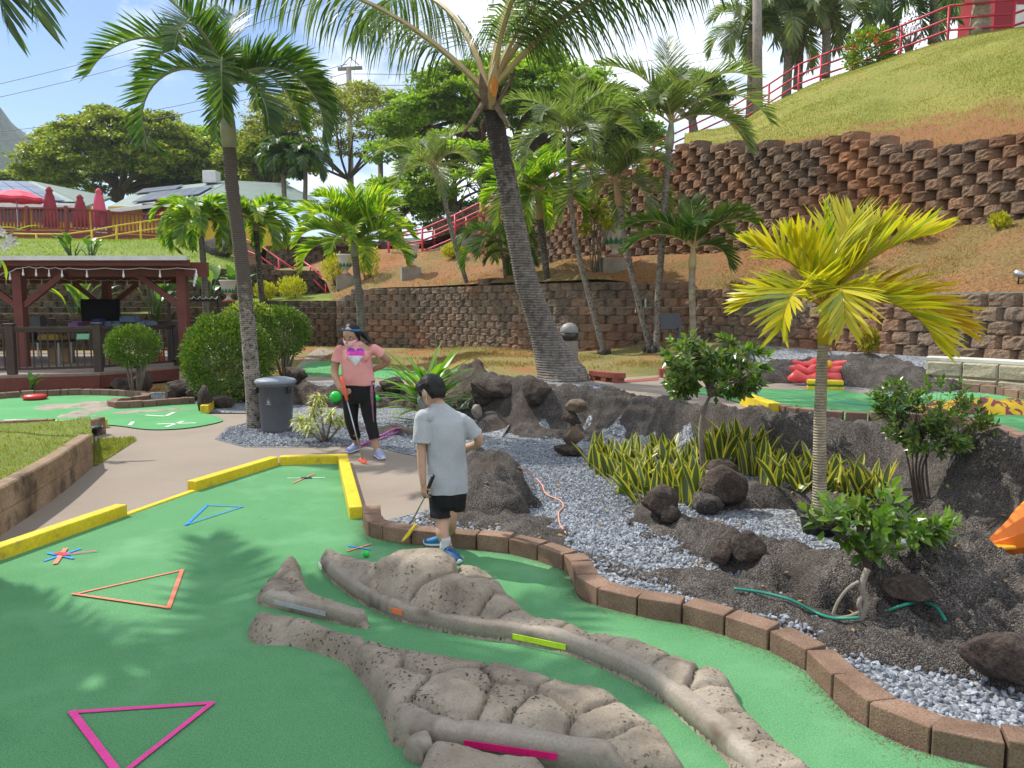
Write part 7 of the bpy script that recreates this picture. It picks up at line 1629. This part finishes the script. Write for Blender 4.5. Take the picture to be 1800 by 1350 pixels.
# ------------------------------------------------------------------ people
m_skin = M('skin', [(.36, .20, .13), (.43, .25, .165)], 6, .55, spec=.35); m_skin_b = M('skin_boy', [(.42, .245, .165), (.50, .30, .21)], 6, .55, spec=.35)
m_hair = M('black_hair', [(.005, .004, .004), (.014, .012, .011)], 30, .5, spec=.25, bump=(90, .5, .004))
m_grey = M('heather_grey_cloth', [(.345, .36, .38), (.42, .435, .455)], 5, .9, fine=(240, .14), bump=(7, .5, .02)); m_pinkc = M('pink_cloth', [(.64, .27, .255), (.72, .33, .31)], 5, .85, bump=(7, .55, .02), fine=(200, .06))
m_blackc = M('black_cloth', [(.006, .006, .007), (.012, .012, .014)], 6, .8, bump=(9, .4, .015)); m_shortc = M('dark_print_cloth', [(.008, .008, .010), (.008, .008, .010), (.05, .012, .012)], 14, .8, lo=.4, hi=.7)
m_hb = M('headband_blue', [(.02, .08, .20), (.05, .16, .34)], 8, .6); m_mask = M('mask_pink', [(.74, .34, .40), (.84, .58, .62)], 70, .85); m_maskg = M('mask_grey', [(.16, .17, .18)], 20, .85)
m_shb = M('shoe_blue', [(.015, .10, .26), (.02, .26, .46)], 9, .6); m_shn = M('shoe_navy', [(.012, .03, .10), (.02, .12, .25)], 9, .6); m_shl = M('shoe_lilac', [(.22, .20, .42), (.36, .46, .58)], 9, .65); m_sole = M('sole_white', [(.62, .62, .66)], 9, .6); m_sock = M('sock_white', [(.5, .5, .52)], 9, .9)
m_eye = M('eye_white', [(.6, .6, .58)], 5, .3); m_iris = M('iris_dark', [(.02, .012, .008)], 5, .2)
def remeshed(mb, name, mat, parent, vox, it=6, fac=.5, folds=0.0):
    """one continuous surface grown over the overlapping pieces"""
    o = mb.build(name + '_blank', mat); m = o.modifiers.new('r', 'REMESH'); m.mode = 'VOXEL'; m.voxel_size = vox; m.use_smooth_shade = True
    s = o.modifiers.new('s', 'SMOOTH'); s.factor = fac; s.iterations = it
    dg = bpy.context.evaluated_depsgraph_get(); me = bpy.data.meshes.new_from_object(o.evaluated_get(dg)); old = o.data; off = o.location.copy()
    q = V((0, 0, 0)); p = parent
    while p is not None: q += p.location; p = p.parent
    me.transform(Matrix.Translation(off - q)); bpy.data.objects.remove(o); bpy.data.meshes.remove(old)
    me.name = name; me.materials.clear(); me.materials.append(mat); n = bpy.data.objects.new(name, me); col.objects.link(n); n.parent = parent
    if folds:
        c = np.array([v.co[:] for v in me.vertices]); nn = np.array([v.normal[:] for v in me.vertices]); f = fbm(c[:, 0] * 6 + c[:, 2] * 3.5, c[:, 2] * 3 - c[:, 1] * 6, 2, 4) - .7 * np.abs(fbm(c[:, 0] * 9 - c[:, 2] * 5, c[:, 2] * 4 + c[:, 1] * 8, 1, 9))
        c += nn * (f * folds)[:, None]; me.vertices.foreach_set('co', c.ravel()); me.update()
    me.polygons.foreach_set('use_smooth', [True] * len(me.polygons)); return n
def limb(mb, pts, r, n=14): mb.tube(smooth_line([tuple(p) for p in pts], 5), list(np.interp(np.linspace(0, len(pts) - 1, 5 * (len(pts) - 1) + 1), range(len(pts)), r)), n); mb.ball(pts[0], r[0], 12, 8); mb.ball(pts[-1], r[-1], 12, 8)
def hand(mb, wrist, d, palm_n, s, curl=1.0, thumb=1):
    """palm, four bent fingers of unequal length, thumb from the side of the palm"""
    d = V(d).normalized(); nrm = V(palm_n); nrm = (nrm - d * nrm.dot(d)).normalized(); sd = d.cross(nrm) * thumb; w = V(wrist)
    mb.loft([(w, sd * .022 * s, nrm * .016 * s), (w + d * .03 * s, sd * .034 * s, nrm * .015 * s), (w + d * .075 * s, sd * .038 * s, nrm * .013 * s), (w + d * .085 * s, sd * .034 * s, nrm * .010 * s)], 12)
    for i, (o, l) in enumerate(((.027, .066), (.009, .076), (-.010, .070), (-.028, .055))):
        p = w + d * .078 * s + sd * o * s; dd = d.copy(); pts = [p]
        for k in range(3):
            a = curl * (.35 + .45 * k); dd = (d * math.cos(a) + nrm * math.sin(a)); pts.append(pts[-1] + dd * l * s * (.44, .32, .26)[k])
        mb.tube(pts, [.0088 * s, .0082 * s, .0076 * s, .006 * s], 8); mb.ball(pts[-1], .0065 * s, 8, 6)
    p = w + d * .025 * s + sd * .028 * s; a1 = p + (d * .55 + sd * .75 + nrm * .2).normalized() * .034 * s; a2 = a1 + (d * .85 + sd * .1 + nrm * (.5 * curl)).normalized() * .028 * s; a3 = a2 + (d * .8 - sd * .15 + nrm * (.6 * curl)).normalized() * .02 * s
    mb.tube([p, a1, a2, a3], [.0115 * s, .0105 * s, .009 * s, .007 * s], 8); mb.ball(a3, .0075 * s, 8, 6)
def head(mb, c, f, up, s):
    """skull, jaw, nose, ears; f faces forward"""
    f = V(f).normalized(); up = V(up); up = (up - f * up.dot(f)).normalized(); r = f.cross(up); Mx = Matrix((r, f, up)).transposed()
    mb.ball(c + up * .018 * s, (.072 * s, .090 * s, .092 * s), 20, 14, Mx)
    mb.loft([(c + up * .01 * s + f * .012 * s, r * .066 * s, f * .074 * s), (c - up * .035 * s + f * .022 * s, r * .060 * s, f * .064 * s), (c - up * .075 * s + f * .036 * s, r * .045 * s, f * .046 * s), (c - up * .098 * s + f * .046 * s, r * .024 * s, f * .024 * s)], 18)
    mb.tube([c + f * .084 * s + up * .012 * s, c + f * .098 * s - up * .018 * s, c + f * .106 * s - up * .030 * s, c + f * .088 * s - up * .036 * s], [.008 * s, .011 * s, .014 * s, .010 * s], 8)
    mb.tube([c + f * .082 * s - up * .058 * s - r * .022 * s, c + f * .091 * s - up * .057 * s, c + f * .082 * s - up * .058 * s + r * .022 * s], [.005 * s, .008 * s, .005 * s], 8)
    for g in (-1, 1): mb.ball(c + r * g * .073 * s - f * .008 * s - up * .008 * s, (.010 * s, .020 * s, .030 * s), 10, 8, Mx); mb.tube([c + f * .078 * s + up * .024 * s + r * g * .014 * s, c + f * .074 * s + up * .030 * s + r * g * .045 * s], [.007 * s, .006 * s], 6)
    return f, up, r, Mx
def face_bits(t, c, f, up, r, Mx, s, maskmat):
    for g in (-1, 1):
        e = MB(); e.smooth = True; p = c + f * .074 * s + up * .008 * s + r * g * .031 * s; e.ball(p, (.013 * s, .009 * s, .0075 * s), 10, 8, Mx); ey = e.build('eye', m_eye, t)
        e = MB(); e.smooth = True; e.ball(p + f * .0065 * s, (.006 * s, .004 * s, .006 * s), 8, 6, Mx); e.build('iris', m_iris, ey)
        e = MB(); e.smooth = True; e.tube([p + f * .006 * s + up * .020 * s - r * g * .014 * s, p + f * .007 * s + up * .024 * s, p + f * .000 * s + up * .020 * s + r * g * .018 * s], [.0025 * s, .0035 * s, .002 * s], 6); e.build('eyebrow', m_hair, t)
    mk = MB(); mk.smooth = True; rg = []
    for k in range(7):
        v = k / 6; z = -.012 - .092 * v; fr = .088 + .022 * math.sin(math.pi * min(1, .15 + v * .8)) - .030 * v * v; wd = .074 - .026 * v
        rg.append([c + up * z * s + f * (-.012 + (fr + .012) * math.cos(a) ** .75 + .010 * v) * s + r * wd * math.sin(a) * s for a in np.linspace(-1.35, 1.35, 15)])
    mk.rings(rg, False, False)
    o = mk.build('face_mask', maskmat, t); md = o.modifiers.new('thick', 'SOLIDIFY'); md.thickness = .004; md.offset = 1
    lp = MB(); lp.smooth = True
    for g in (-1, 1): lp.tube([c + up * -.02 * s + r * g * .074 * s + f * .01 * s, c + up * .012 * s + r * g * .082 * s - f * .02 * s, c - up * .03 * s + r * g * .080 * s - f * .028 * s, c - up * .075 * s + r * g * .055 * s + f * .01 * s], .0022, 5)
    lp.build('ear_loop', m_sole, o)
def shoe(t, heel, d, L_, mat, s=1.0, lift=0.0):
    d = V(d); d.z = 0; d.normalize(); sd = V((-d.y, d.x, 0)); h = V(heel); up = V((0, 0, 1)); L_ *= s
    mb = MB(); mb.smooth = True
    mb.loft([(h + up * .045, sd * .026, up * .02), (h + d * L_ * .06 + up * .055, sd * .034, up * .052), (h + d * L_ * .25 + up * .055, sd * .036, up * .052), (h + d * L_ * .45 + up * .044, sd * .038, up * .040), (h + d * L_ * .7 + up * .034, sd * .044, up * .028), (h + d * L_ * .9 + up * .028, sd * .036, up * .020), (h + d * L_ * .99 + up * .026, sd * .016, up * .010)], 16); sh = mb.build('shoe', mat, t)
    mb = MB(); mb.smooth = True; out_ = [(0, .026), (.08, .037), (.3, .036), (.5, .039), (.72, .047), (.9, .039), (1.01, .015)]
    mb.loft([(h + d * L_ * (a - .01) + up * (.014 + (.010 if a > .9 else 0)), sd * w, up * .016) for a, w in out_], 12); mb.build('sole', m_sole, sh)
    mb = MB(); mb.smooth = True
    for k in range(4): q = h + d * L_ * (.36 + .08 * k) + up * (.094 - .016 * k); mb.tube([q - sd * .02, q + up * .004, q + sd * .02], .003, 5)
    mb.build('laces', m_sole, sh)

# ---- the boy, seen from behind
D = 4.82; K = F / D
def B_(px, py, d=0.0): return at(px, py, D + d)
bx = at(778, 990, D).x
boy = thing('person', 'boy in grey t-shirt and black shorts seen from behind, holding a yellow-headed putter', 'person', (bx, D, .014))
hc = B_(757, 690, .0); hf_ = V((-.80, .52, -.42))
Lsh, Rsh = B_(742, 733, -.06), B_(816, 737, .03); neck = B_(772, 714)
mb = MB(); mb.smooth = True
fb = V((-.30, .95, 0)).normalized(); rb = V((fb.y, -fb.x, 0))
tc_ = lambda py, dx=0: B_(783 + dx, py)
# trunk of the body (under the shirt)
mb.loft([(tc_(885, 3), rb * .078, fb * .068), (tc_(850), rb * .098, fb * .078), (tc_(800), rb * .095, fb * .072), (tc_(755), rb * .115, fb * .078), (tc_(728, -3), rb * .105, fb * .065), (B_(775, 716), rb * .05, fb * .05), (B_(766, 700), rb * .038, fb * .040), (B_(761, 692), rb * .036, fb * .038)], 18)
f_, u_, r_, Mx = head(mb, hc, hf_, (-.15, .25, 1), 1.0)
Lel, Lwr = B_(741, 800, -.07), B_(744, 850, -.10); Rel, Rwr = B_(842, 776, .10), B_(812, 788, .26)
limb(mb, [Lsh, Lel, Lwr], [.026, .031, .021]); limb(mb, [Rsh, Rel, Rwr], [.026, .031, .022])
hd = V((.05, .02, -1)); hand(mb, Lwr, hd, V((.55, .7, 0)), .78, 1.25, 1); hand(mb, Rwr, (-.7, .5, -.2), (.2, .5, -.5), .78, .5, 1)
LH, RH = B_(772, 880, .02), B_(800, 880, .0)
fl, fr_ = at(786, 968, 5.0), at(783, 988, 4.74); fl = V((fl.x, 5.0, .014)); fr_ = V((fr_.x, 4.74, .014))
Lk, Rk = B_(778, 915, -.02), B_(790, 918, -.04)
limb(mb, [LH, Lk, (Lk + fr_) / 2 + V((-.008, -.015, .045)), fr_ + V((.02, -.0, .075))], [.060, .045, .042, .026]); limb(mb, [RH, Rk + V((0, .06, 0)), (Rk + fl) / 2 + V((.015, .01, .05)), fl + V((0, 0, .075))], [.056, .044, .041, .026])
remeshed(mb, 'body', m_skin_b, boy, .0055, 4)
mb = MB(); mb.smooth = True       # hair cap
mb.ball(hc + u_ * .032 - f_ * .014, (.080, .092, .086), 22, 14, Mx); mb.loft([(hc + u_ * .04 - f_ * .045, r_ * .074, f_ * .056), (hc - u_ * .02 - f_ * .050, r_ * .070, f_ * .048), (hc - u_ * .055 - f_ * .052, r_ * .052, f_ * .034)], 16)
mb.ball(hc + u_ * .060 + f_ * .045, (.062, .042, .038), 14, 10, Mx)
for g in (-1, 1): mb.loft([(hc + r_ * g * .070 + u_ * .05 + f_ * .01, f_ * .055, r_ * .016), (hc + r_ * g * .074 + u_ * .02 + f_ * .018, f_ * .030, r_ * .010), (hc + r_ * g * .074 - u_ * .015 + f_ * .022, f_ * .010, r_ * .006)], 10)
rnd = random.Random(2)
for k in range(70):
    a = rnd.uniform(0, 6.28); e = rnd.uniform(.0, 1.3); n_ = (r_ * math.cos(a) * math.cos(e) + f_ * math.sin(a) * math.cos(e) + u_ * math.sin(e)); p = hc + u_ * .03 - f_ * .012 + V(Mx @ V((math.cos(a) * math.cos(e) * .079, math.sin(a) * math.cos(e) * .091, math.sin(e) * .085)))
    t1 = (n_ * .12 - u_ * .9 + r_ * rnd.uniform(-.3, .3)).normalized(); mb.tube([p - n_ * .006, p + n_ * .001 + t1 * .02, p + t1 * .045], [.008, .006, .002], 5)
remeshed(mb, 'hair', m_hair, boy, .0045, 2)
face_bits(boy, hc, f_, u_, r_, Mx, 1.0, m_maskg)
mb = MB(); mb.smooth = True       # glasses strap / frame by the ear
for g in (-1, 1): mb.tube([hc + r_ * g * .082 + u_ * .012 - f_ * .02, hc + r_ * g * .080 + u_ * .010 + f_ * .05, hc + r_ * g * .06 + f_ * .092 + u_ * .008], .0035, 6)
mb.build('glasses_arm', m_blackmetal, boy)
mb = MB(); mb.smooth = True       # shirt
mb.loft([(tc_(866, 4), rb * .128, fb * .106), (tc_(846, 3), rb * .132, fb * .108), (tc_(810, 1), rb * .132, fb * .100), (tc_(770, 0), rb * .134, fb * .098), (tc_(742, -2), rb * .136, fb * .092), (tc_(726, -5), rb * .112, fb * .080), (B_(774, 715), rb * .072, fb * .066), (B_(769, 708), rb * .052, fb * .054)], 28)
mb.ball(Lsh + V((.006, 0, -.004)), .050, 14, 10); mb.ball(Rsh + V((-.006, 0, -.004)), .050, 14, 10); mb.ball(Lsh + V((.045, .0, .010)), .046, 14, 10); mb.ball(Rsh + V((-.045, 0, .010)), .046, 14, 10)
ax = (Lel - Lsh).normalized(); n1 = ax.orthogonal().normalized(); n2 = ax.cross(n1)
mb.loft([(Lsh, n1 * .047, n2 * .047), (Lsh.lerp(Lel, .3), n1 * .056, n2 * .056), (Lsh.lerp(Lel, .68), n1 * .064, n2 * .064)], 18)
ax = (Rel - Rsh).normalized(); n1 = ax.orthogonal().normalized(); n2 = ax.cross(n1)
mb.loft([(Rsh, n1 * .047, n2 * .047), (Rsh.lerp(Rel, .3), n1 * .056, n2 * .056), (Rsh.lerp(Rel, .70), n1 * .064, n2 * .064)], 18)
remeshed(mb, 'shirt', m_grey, boy, .0055, 5, folds=.016)
mb = MB(); mb.smooth = True       # shorts
mb.loft([(tc_(845, 3), rb * .112, fb * .092), (tc_(872, 3), rb * .110, fb * .092), (tc_(890, 3), rb * .09, fb * .08)], 20)
mb.loft([(LH + V((0, 0, .05)), rb * .076, fb * .076), (LH.lerp(Lk, .45), rb * .075, fb * .074), (LH.lerp(Lk, .80) + V((-.004, 0, 0)), rb * .078, fb * .074)], 18); mb.loft([(RH + V((.0, 0, .05)), rb * .072, fb * .074), (RH.lerp(Rk, .35) + V((.006, .03, 0)), rb * .071, fb * .072), (RH.lerp(Rk, .55) + V((.008, .05, 0)), rb * .072, fb * .070)], 18)
remeshed(mb, 'shorts', m_shortc, boy, .006, 3, folds=.012)
for ank, mt in ((fl, m_sock), (fr_, m_sock)):
    mb = MB(); mb.smooth = True; mb.lathe(ank + V((.0, 0, .05)), [(.036, 0), (.035, .03), (.034, .07), (.033, .09)], 14); mb.build('sock', mt, boy)
shoe(boy, fl + V((.045, 0, 0)), (-1, .1, 0), .205, m_shb); shoe(boy, fr_ + V((-.02, .04, 0)), (.55, -.75, 0), .20, m_shn)
# his putter
gp0 = Lwr + V((.012, .03, -.075)); hd_ = at(722, 926, 5.0); hd_ = V((hd_.x, 5.02, .115))
pt = thing('putter', 'putter with yellow head held low in the left hand of the boy', 'putter', hd_)
ax = (hd_ - gp0).normalized()
mb = MB(); mb.smooth = True; mb.tube([gp0 - ax * .20, gp0 + ax * .03], [.012, .011], 10); mb.build('grip', m_blackmetal, pt)
mb = MB(); mb.smooth = True; mb.tube([gp0 + ax * .02, hd_ + V((0, 0, .05))], .0055, 10); mb.build('shaft', m_steel, pt)
mb = MB(); mb.smooth = False; s1 = V((-.45, -.25, -.6)).normalized(); mb.loft([(hd_ - s1 * .05, V((.012, 0, 0)), V((0, .012, 0))), (hd_ - s1 * .02, V((.02, 0, .008)), V((0, .016, 0))), (hd_ + s1 * .05, V((.026, 0, .012)), V((0, .018, 0))), (hd_ + s1 * .075, V((.02, 0, .012)), V((0, .015, 0)))], 12); mb.build('head', m_yel, pt)

# ---- the girl, facing the camera
D = 8.15; 
def Gp(px, py, d=0.0): return at(px, py, D + d)
gx = at(646, 800, D).x
girl = thing('person', 'girl in pink heart t-shirt and black capri leggings, one hand on her hip', 'person', (gx, D, .008))
fb = V((-.16, -1, 0)).normalized(); rb = V((-1, .16, 0)).normalized()     # rb: towards the left of the picture
hc = Gp(618, 590, -.03); hf_ = V((-.30, -.88, -.42))
mb = MB(); mb.smooth = True
sh_l, sh_r = Gp(597, 614), Gp(657, 613)          # picture-left and picture-right shoulders
mb.loft([(Gp(630, 698), rb * .120, fb * .095), (Gp(629, 678), rb * .135, fb * .110), (Gp(628, 650), rb * .140, fb * .115), (Gp(627, 630), rb * .155, fb * .12), (Gp(627, 614), rb * .165, fb * .10), (Gp(626, 606), rb * .11, fb * .08), (Gp(624, 600), rb * .052, fb * .055), (Gp(622, 592), rb * .046, fb * .05)], 20)
f_, u_, r_, Mx = head(mb, hc, hf_, (.02, -.2, 1), 1.12)
el_l, wr_l = Gp(588, 652, -.02), Gp(598, 683, -.20); el_r, wr_r = Gp(681, 634, .10), Gp(656, 650, .12)
limb(mb, [sh_l - V((0, 0, .02)), el_l, wr_l], [.040, .043, .028]); limb(mb, [sh_r - V((0, 0, .02)), el_r, wr_r], [.040, .043, .029])
grip_c = Gp(605, 685, -.27)
hand(mb, wr_l, (grip_c - wr_l) + V((.03, 0, -.03)), V((.5, .75, .2)), 1.0, 1.5, -1); hand(mb, wr_r, (-.8, .25, -.3), (.2, -.9, 0), 1.0, .4, 1)
fa, fb2 = at(629, 793, 8.45), at(664, 806, 8.1); fa = V((fa.x, 8.45, .008)); fb2 = V((fb2.x, 8.08, .008))
hl, hr = Gp(615, 695), Gp(645, 695); kl, kr = Gp(619, 745, .05), Gp(651, 742, -.02)
limb(mb, [hl, kl, kl.lerp(fa, .45) + V((0, .02, 0)), fa + V((0, 0, .08))], [.070, .052, .048, .033]); limb(mb, [hr, kr, kr.lerp(fb2, .45) + V((0, .02, 0)), fb2 + V((0, .0, .08))], [.070, .052, .048, .033])
remeshed(mb, 'body', m_skin, girl, .007, 4)
mb = MB(); mb.smooth = True
s = 1.12; mb.ball(hc + u_ * .034 * s - f_ * .018 * s, (.080 * s, .090 * s, .084 * s), 22, 14, Mx); mb.loft([(hc + u_ * .02 - f_ * .05, r_ * .084, f_ * .058), (hc - u_ * .05 - f_ * .058, r_ * .074, f_ * .046), (hc - u_ * .08 - f_ * .06, r_ * .05, f_ * .034)], 16)
for g in (-1, 1): mb.loft([(hc + r_ * g * .074 * s + u_ * .05, f_ * .05, r_ * .016), (hc + r_ * g * .081 * s + u_ * .0 + f_ * .004, f_ * .026, r_ * .011), (hc + r_ * g * .080 * s - u_ * .05, f_ * .012, r_ * .008)], 10)
q = hc - f_ * .085 - u_ * .01; e = Gp(640, 588, .04); mb.tube(smooth_line([tuple(q), tuple(q.lerp(e, .5)), tuple(e), tuple(Gp(646, 596, .0)), tuple(Gp(651, 602, -.04))], 4), list(np.linspace(.030, .032, 8)) + list(np.linspace(.036, .012, 9)), 10)
remeshed(mb, 'hair', m_hair, girl, .006, 2)
mb = MB(); mb.smooth = True; rr_ = []
for k in range(15):
    a = math.radians(-100 + 200 * k / 14); p = hc + r_ * math.sin(a) * .092 + f_ * (math.cos(a) * .080 - .016) + u_ * (.062 + .030 * math.cos(a)); n_ = (r_ * math.sin(a) + f_ * math.cos(a)); rr_.append([p + u_ * .016, p + n_ * .008 + u_ * .012, p + n_ * .008 - u_ * .012, p - u_ * .016])
mb.rings(rr_); mb.build('headband', m_hb, girl)
face_bits(girl, hc, f_, u_, r_, Mx, 1.12, m_mask)
mb = MB(); mb.smooth = True       # t-shirt
mb.loft([(Gp(630, 676), rb * .176, fb * .155), (Gp(629, 664), rb * .178, fb * .160), (Gp(628, 648), rb * .166, fb * .155), (Gp(627, 630), rb * .168, fb * .150), (Gp(627, 617), rb * .172, fb * .125), (Gp(627, 608), rb * .125, fb * .092), (Gp(625, 601), rb * .082, fb * .072), (Gp(624, 598), rb * .064, fb * .062)], 30)
for g in (-1, 1): mb.ball(Gp(628 + g * 11, 628, -.11), (.062, .042, .058), 14, 10)
for sh_, el_, k in ((sh_l, el_l, .60), (sh_r, el_r, .50)):
    ax = (el_ - sh_).normalized(); n1 = ax.orthogonal().normalized(); n2 = ax.cross(n1); mb.ball(sh_ - V((0, 0, .008)), .060, 14, 10); mb.loft([(sh_, n1 * .054, n2 * .054), (sh_.lerp(el_, k * .5), n1 * .060, n2 * .060), (sh_.lerp(el_, k), n1 * .067, n2 * .067)], 18)
shirt = remeshed(mb, 'shirt', m_pinkc, girl, .0065, 6, folds=.018)
# heart of sequins: points pressed onto the shirt front
bpy.context.view_layer.update()
sb = BVHTree.FromPolygons([(shirt.matrix_world @ v.co)[:] for v in shirt.data.vertices], [tuple(p.vertices) for p in shirt.data.polygons])
m_heart = M('heart_magenta', [(.55, .03, .30), (.70, .06, .42)], 60, .4); m_sil = M('heart_silver', [(.40, .42, .46), (.72, .74, .78)], 60, .3, spec=.8); m_vio = M('heart_violet', [(.20, .03, .36), (.28, .05, .42)], 40, .4)
def hp(u, v):
    c = V((0, 0, CAMZ)); px, py = 625 + 15.5 * u, 627 + 16 * v; h = sb.ray_cast(c, ray(px, py).normalized()); return h[0] - ray(px, py).normalized() * .006 if h[0] is not None else Gp(px, py, -.16)
def heartw(v): return (1.0 if v < -.2 else max(0.0, 1 - (v + .2) / 1.22))
hl_ = girl
for nm, v0, v1, mt in (('heart_top', -.95, -.62, m_vio), ('heart_middle', -.62, -.10, m_heart), ('heart_bottom', -.10, .98, m_sil)):
    mb = MB(); rows = []
    for k in range(9):
        v = v0 + (v1 - v0) * k / 8; row = []
        for i in range(13):
            x = -1 + 2 * i / 12; w = heartw(v); yy = v
            if v < -.45: lim = -.62 - .34 * math.sqrt(max(0, 1 - ((abs(x) - .5) / .5) ** 2)) + .0; yy = max(v, lim)
            row.append(hp(x * w, yy))
        rows.append(row)
    mb.rings(rows, False, False); o = mb.build(nm, mt, shirt)
mb = MB(); mb.smooth = True       # leggings
mb.loft([(Gp(631, 668), rb * .172, fb * .148), (Gp(631, 684), rb * .166, fb * .146), (Gp(631, 698), rb * .158, fb * .138), (Gp(631, 708), rb * .12, fb * .12)], 24)
for a, b, c, z in ((hl, kl, fa, 768), (hr, kr, fb2, 770)):
    e = b.lerp(c + V((0, 0, .08)), .62); ax = (b - a); mb.tube(smooth_line([tuple(a + V((0, 0, .03))), tuple(a.lerp(b, .5)), tuple(b), tuple(e)], 5), list(np.interp(np.linspace(0, 3, 16), [0, 1, 2, 3], [.094, .086, .068, .060])), 18)
leg = remeshed(mb, 'leggings', m_blackc, girl, .007, 3, folds=.01)
mb = MB(); mb.smooth = True
m_pat = M('patterned_stripe', [(.06, .02, .06), (.32, .14, .20), (.05, .03, .10)], 45, .8)
mb.tube([Gp(651, 670, -.07), Gp(653, 690, -.07), Gp(654, 715, -.06), Gp(656, 740, -.06), Gp(657, 762, -.03)], [.022, .020, .014, .011, .009], 8); mb.build('side_stripe', m_pat, leg)
shoe(girl, fa + V((.0, .05, 0)), (-.35, -.9, 0), .25, m_shl); shoe(girl, fb2 + V((-.02, .06, 0)), (.42, -.85, 0), .25, m_shl)
a, b = Gp(600, 662, -.26), Gp(610, 704, -.30); e = at(637, 812, 7.78); e = V((e.x, 7.78, .035))
pt = thing('putter', 'putter with long orange grip and orange head held upright by the girl', 'putter', e)
m_org = M('orange_grip', [(.70, .10, .045), (.80, .15, .07)], 9, .6)
mb = MB(); mb.smooth = True; mb.tube([a, a.lerp(b, .5), b], [.020, .018, .015], 12); mb.build('grip', m_org, pt)
mb = MB(); mb.smooth = True; mb.tube([b, e + V((0, 0, .02))], .007, 10); mb.build('shaft', m_steel, pt)
mb = MB(); mb.smooth = False; mb.loft([(e + V((-.035, .02, .0)), V((.008, 0, .0)), V((0, .006, .016))), (e + V((-.01, 0, .005)), V((.01, .0, 0)), V((0, .014, .024))), (e + V((.03, -.03, -.002)), V((.01, .0, 0)), V((0, .018, .022))), (e + V((.055, -.05, -.005)), V((.006, .0, 0)), V((0, .012, .014)))], 10); mb.build('head', m_org, pt)
# a leaf litter: small dry leaves here and there
m_dl = L('dry_leaf', [(.40, .28, .06), (.30, .18, .05), (.45, .38, .12)], .7, .2)
rnd = random.Random(12)
for i, (lab, x, y) in enumerate([('small pale dry leaf lying alone on the sunny turf', 463, 913), ('tiny yellow leaf on the lumpy rock near the blue gravel', 1667, 1183), ('curled dry leaf on the gravel beside the green hose', 1340, 1034)]):
    q = drop(x, y); mb = MB(); mb.leaf(q + V((0, 0, .008)), (rnd.uniform(-1, 1), .6, .15), (0, 0, 1), .035, .02, .3, .2); tag(mb.build('fallen_leaf', m_dl), lab, 'leaf')

# ---- the air
mb = MB(); mb.box((0, 0, 109), (6400, 6400, 220)); hz = mb.build('haze', None or bpy.data.materials.new('haze_air')); hz['kind'] = 'stuff'
hm = hz.data.materials[0]; hm.use_nodes = True; ht = hm.node_tree; ht.nodes.clear(); ho = ht.nodes.new('ShaderNodeOutputMaterial'); pv = ht.nodes.new('ShaderNodeVolumePrincipled')
pv.inputs['Color'].default_value = (.80, .88, 1.0, 1); pv.inputs['Density'].default_value = .00035; pv.inputs['Anisotropy'].default_value = .2; ht.links.new(pv.outputs[0], ho.inputs['Volume'])
scene.cycles.volume_bounces = 0
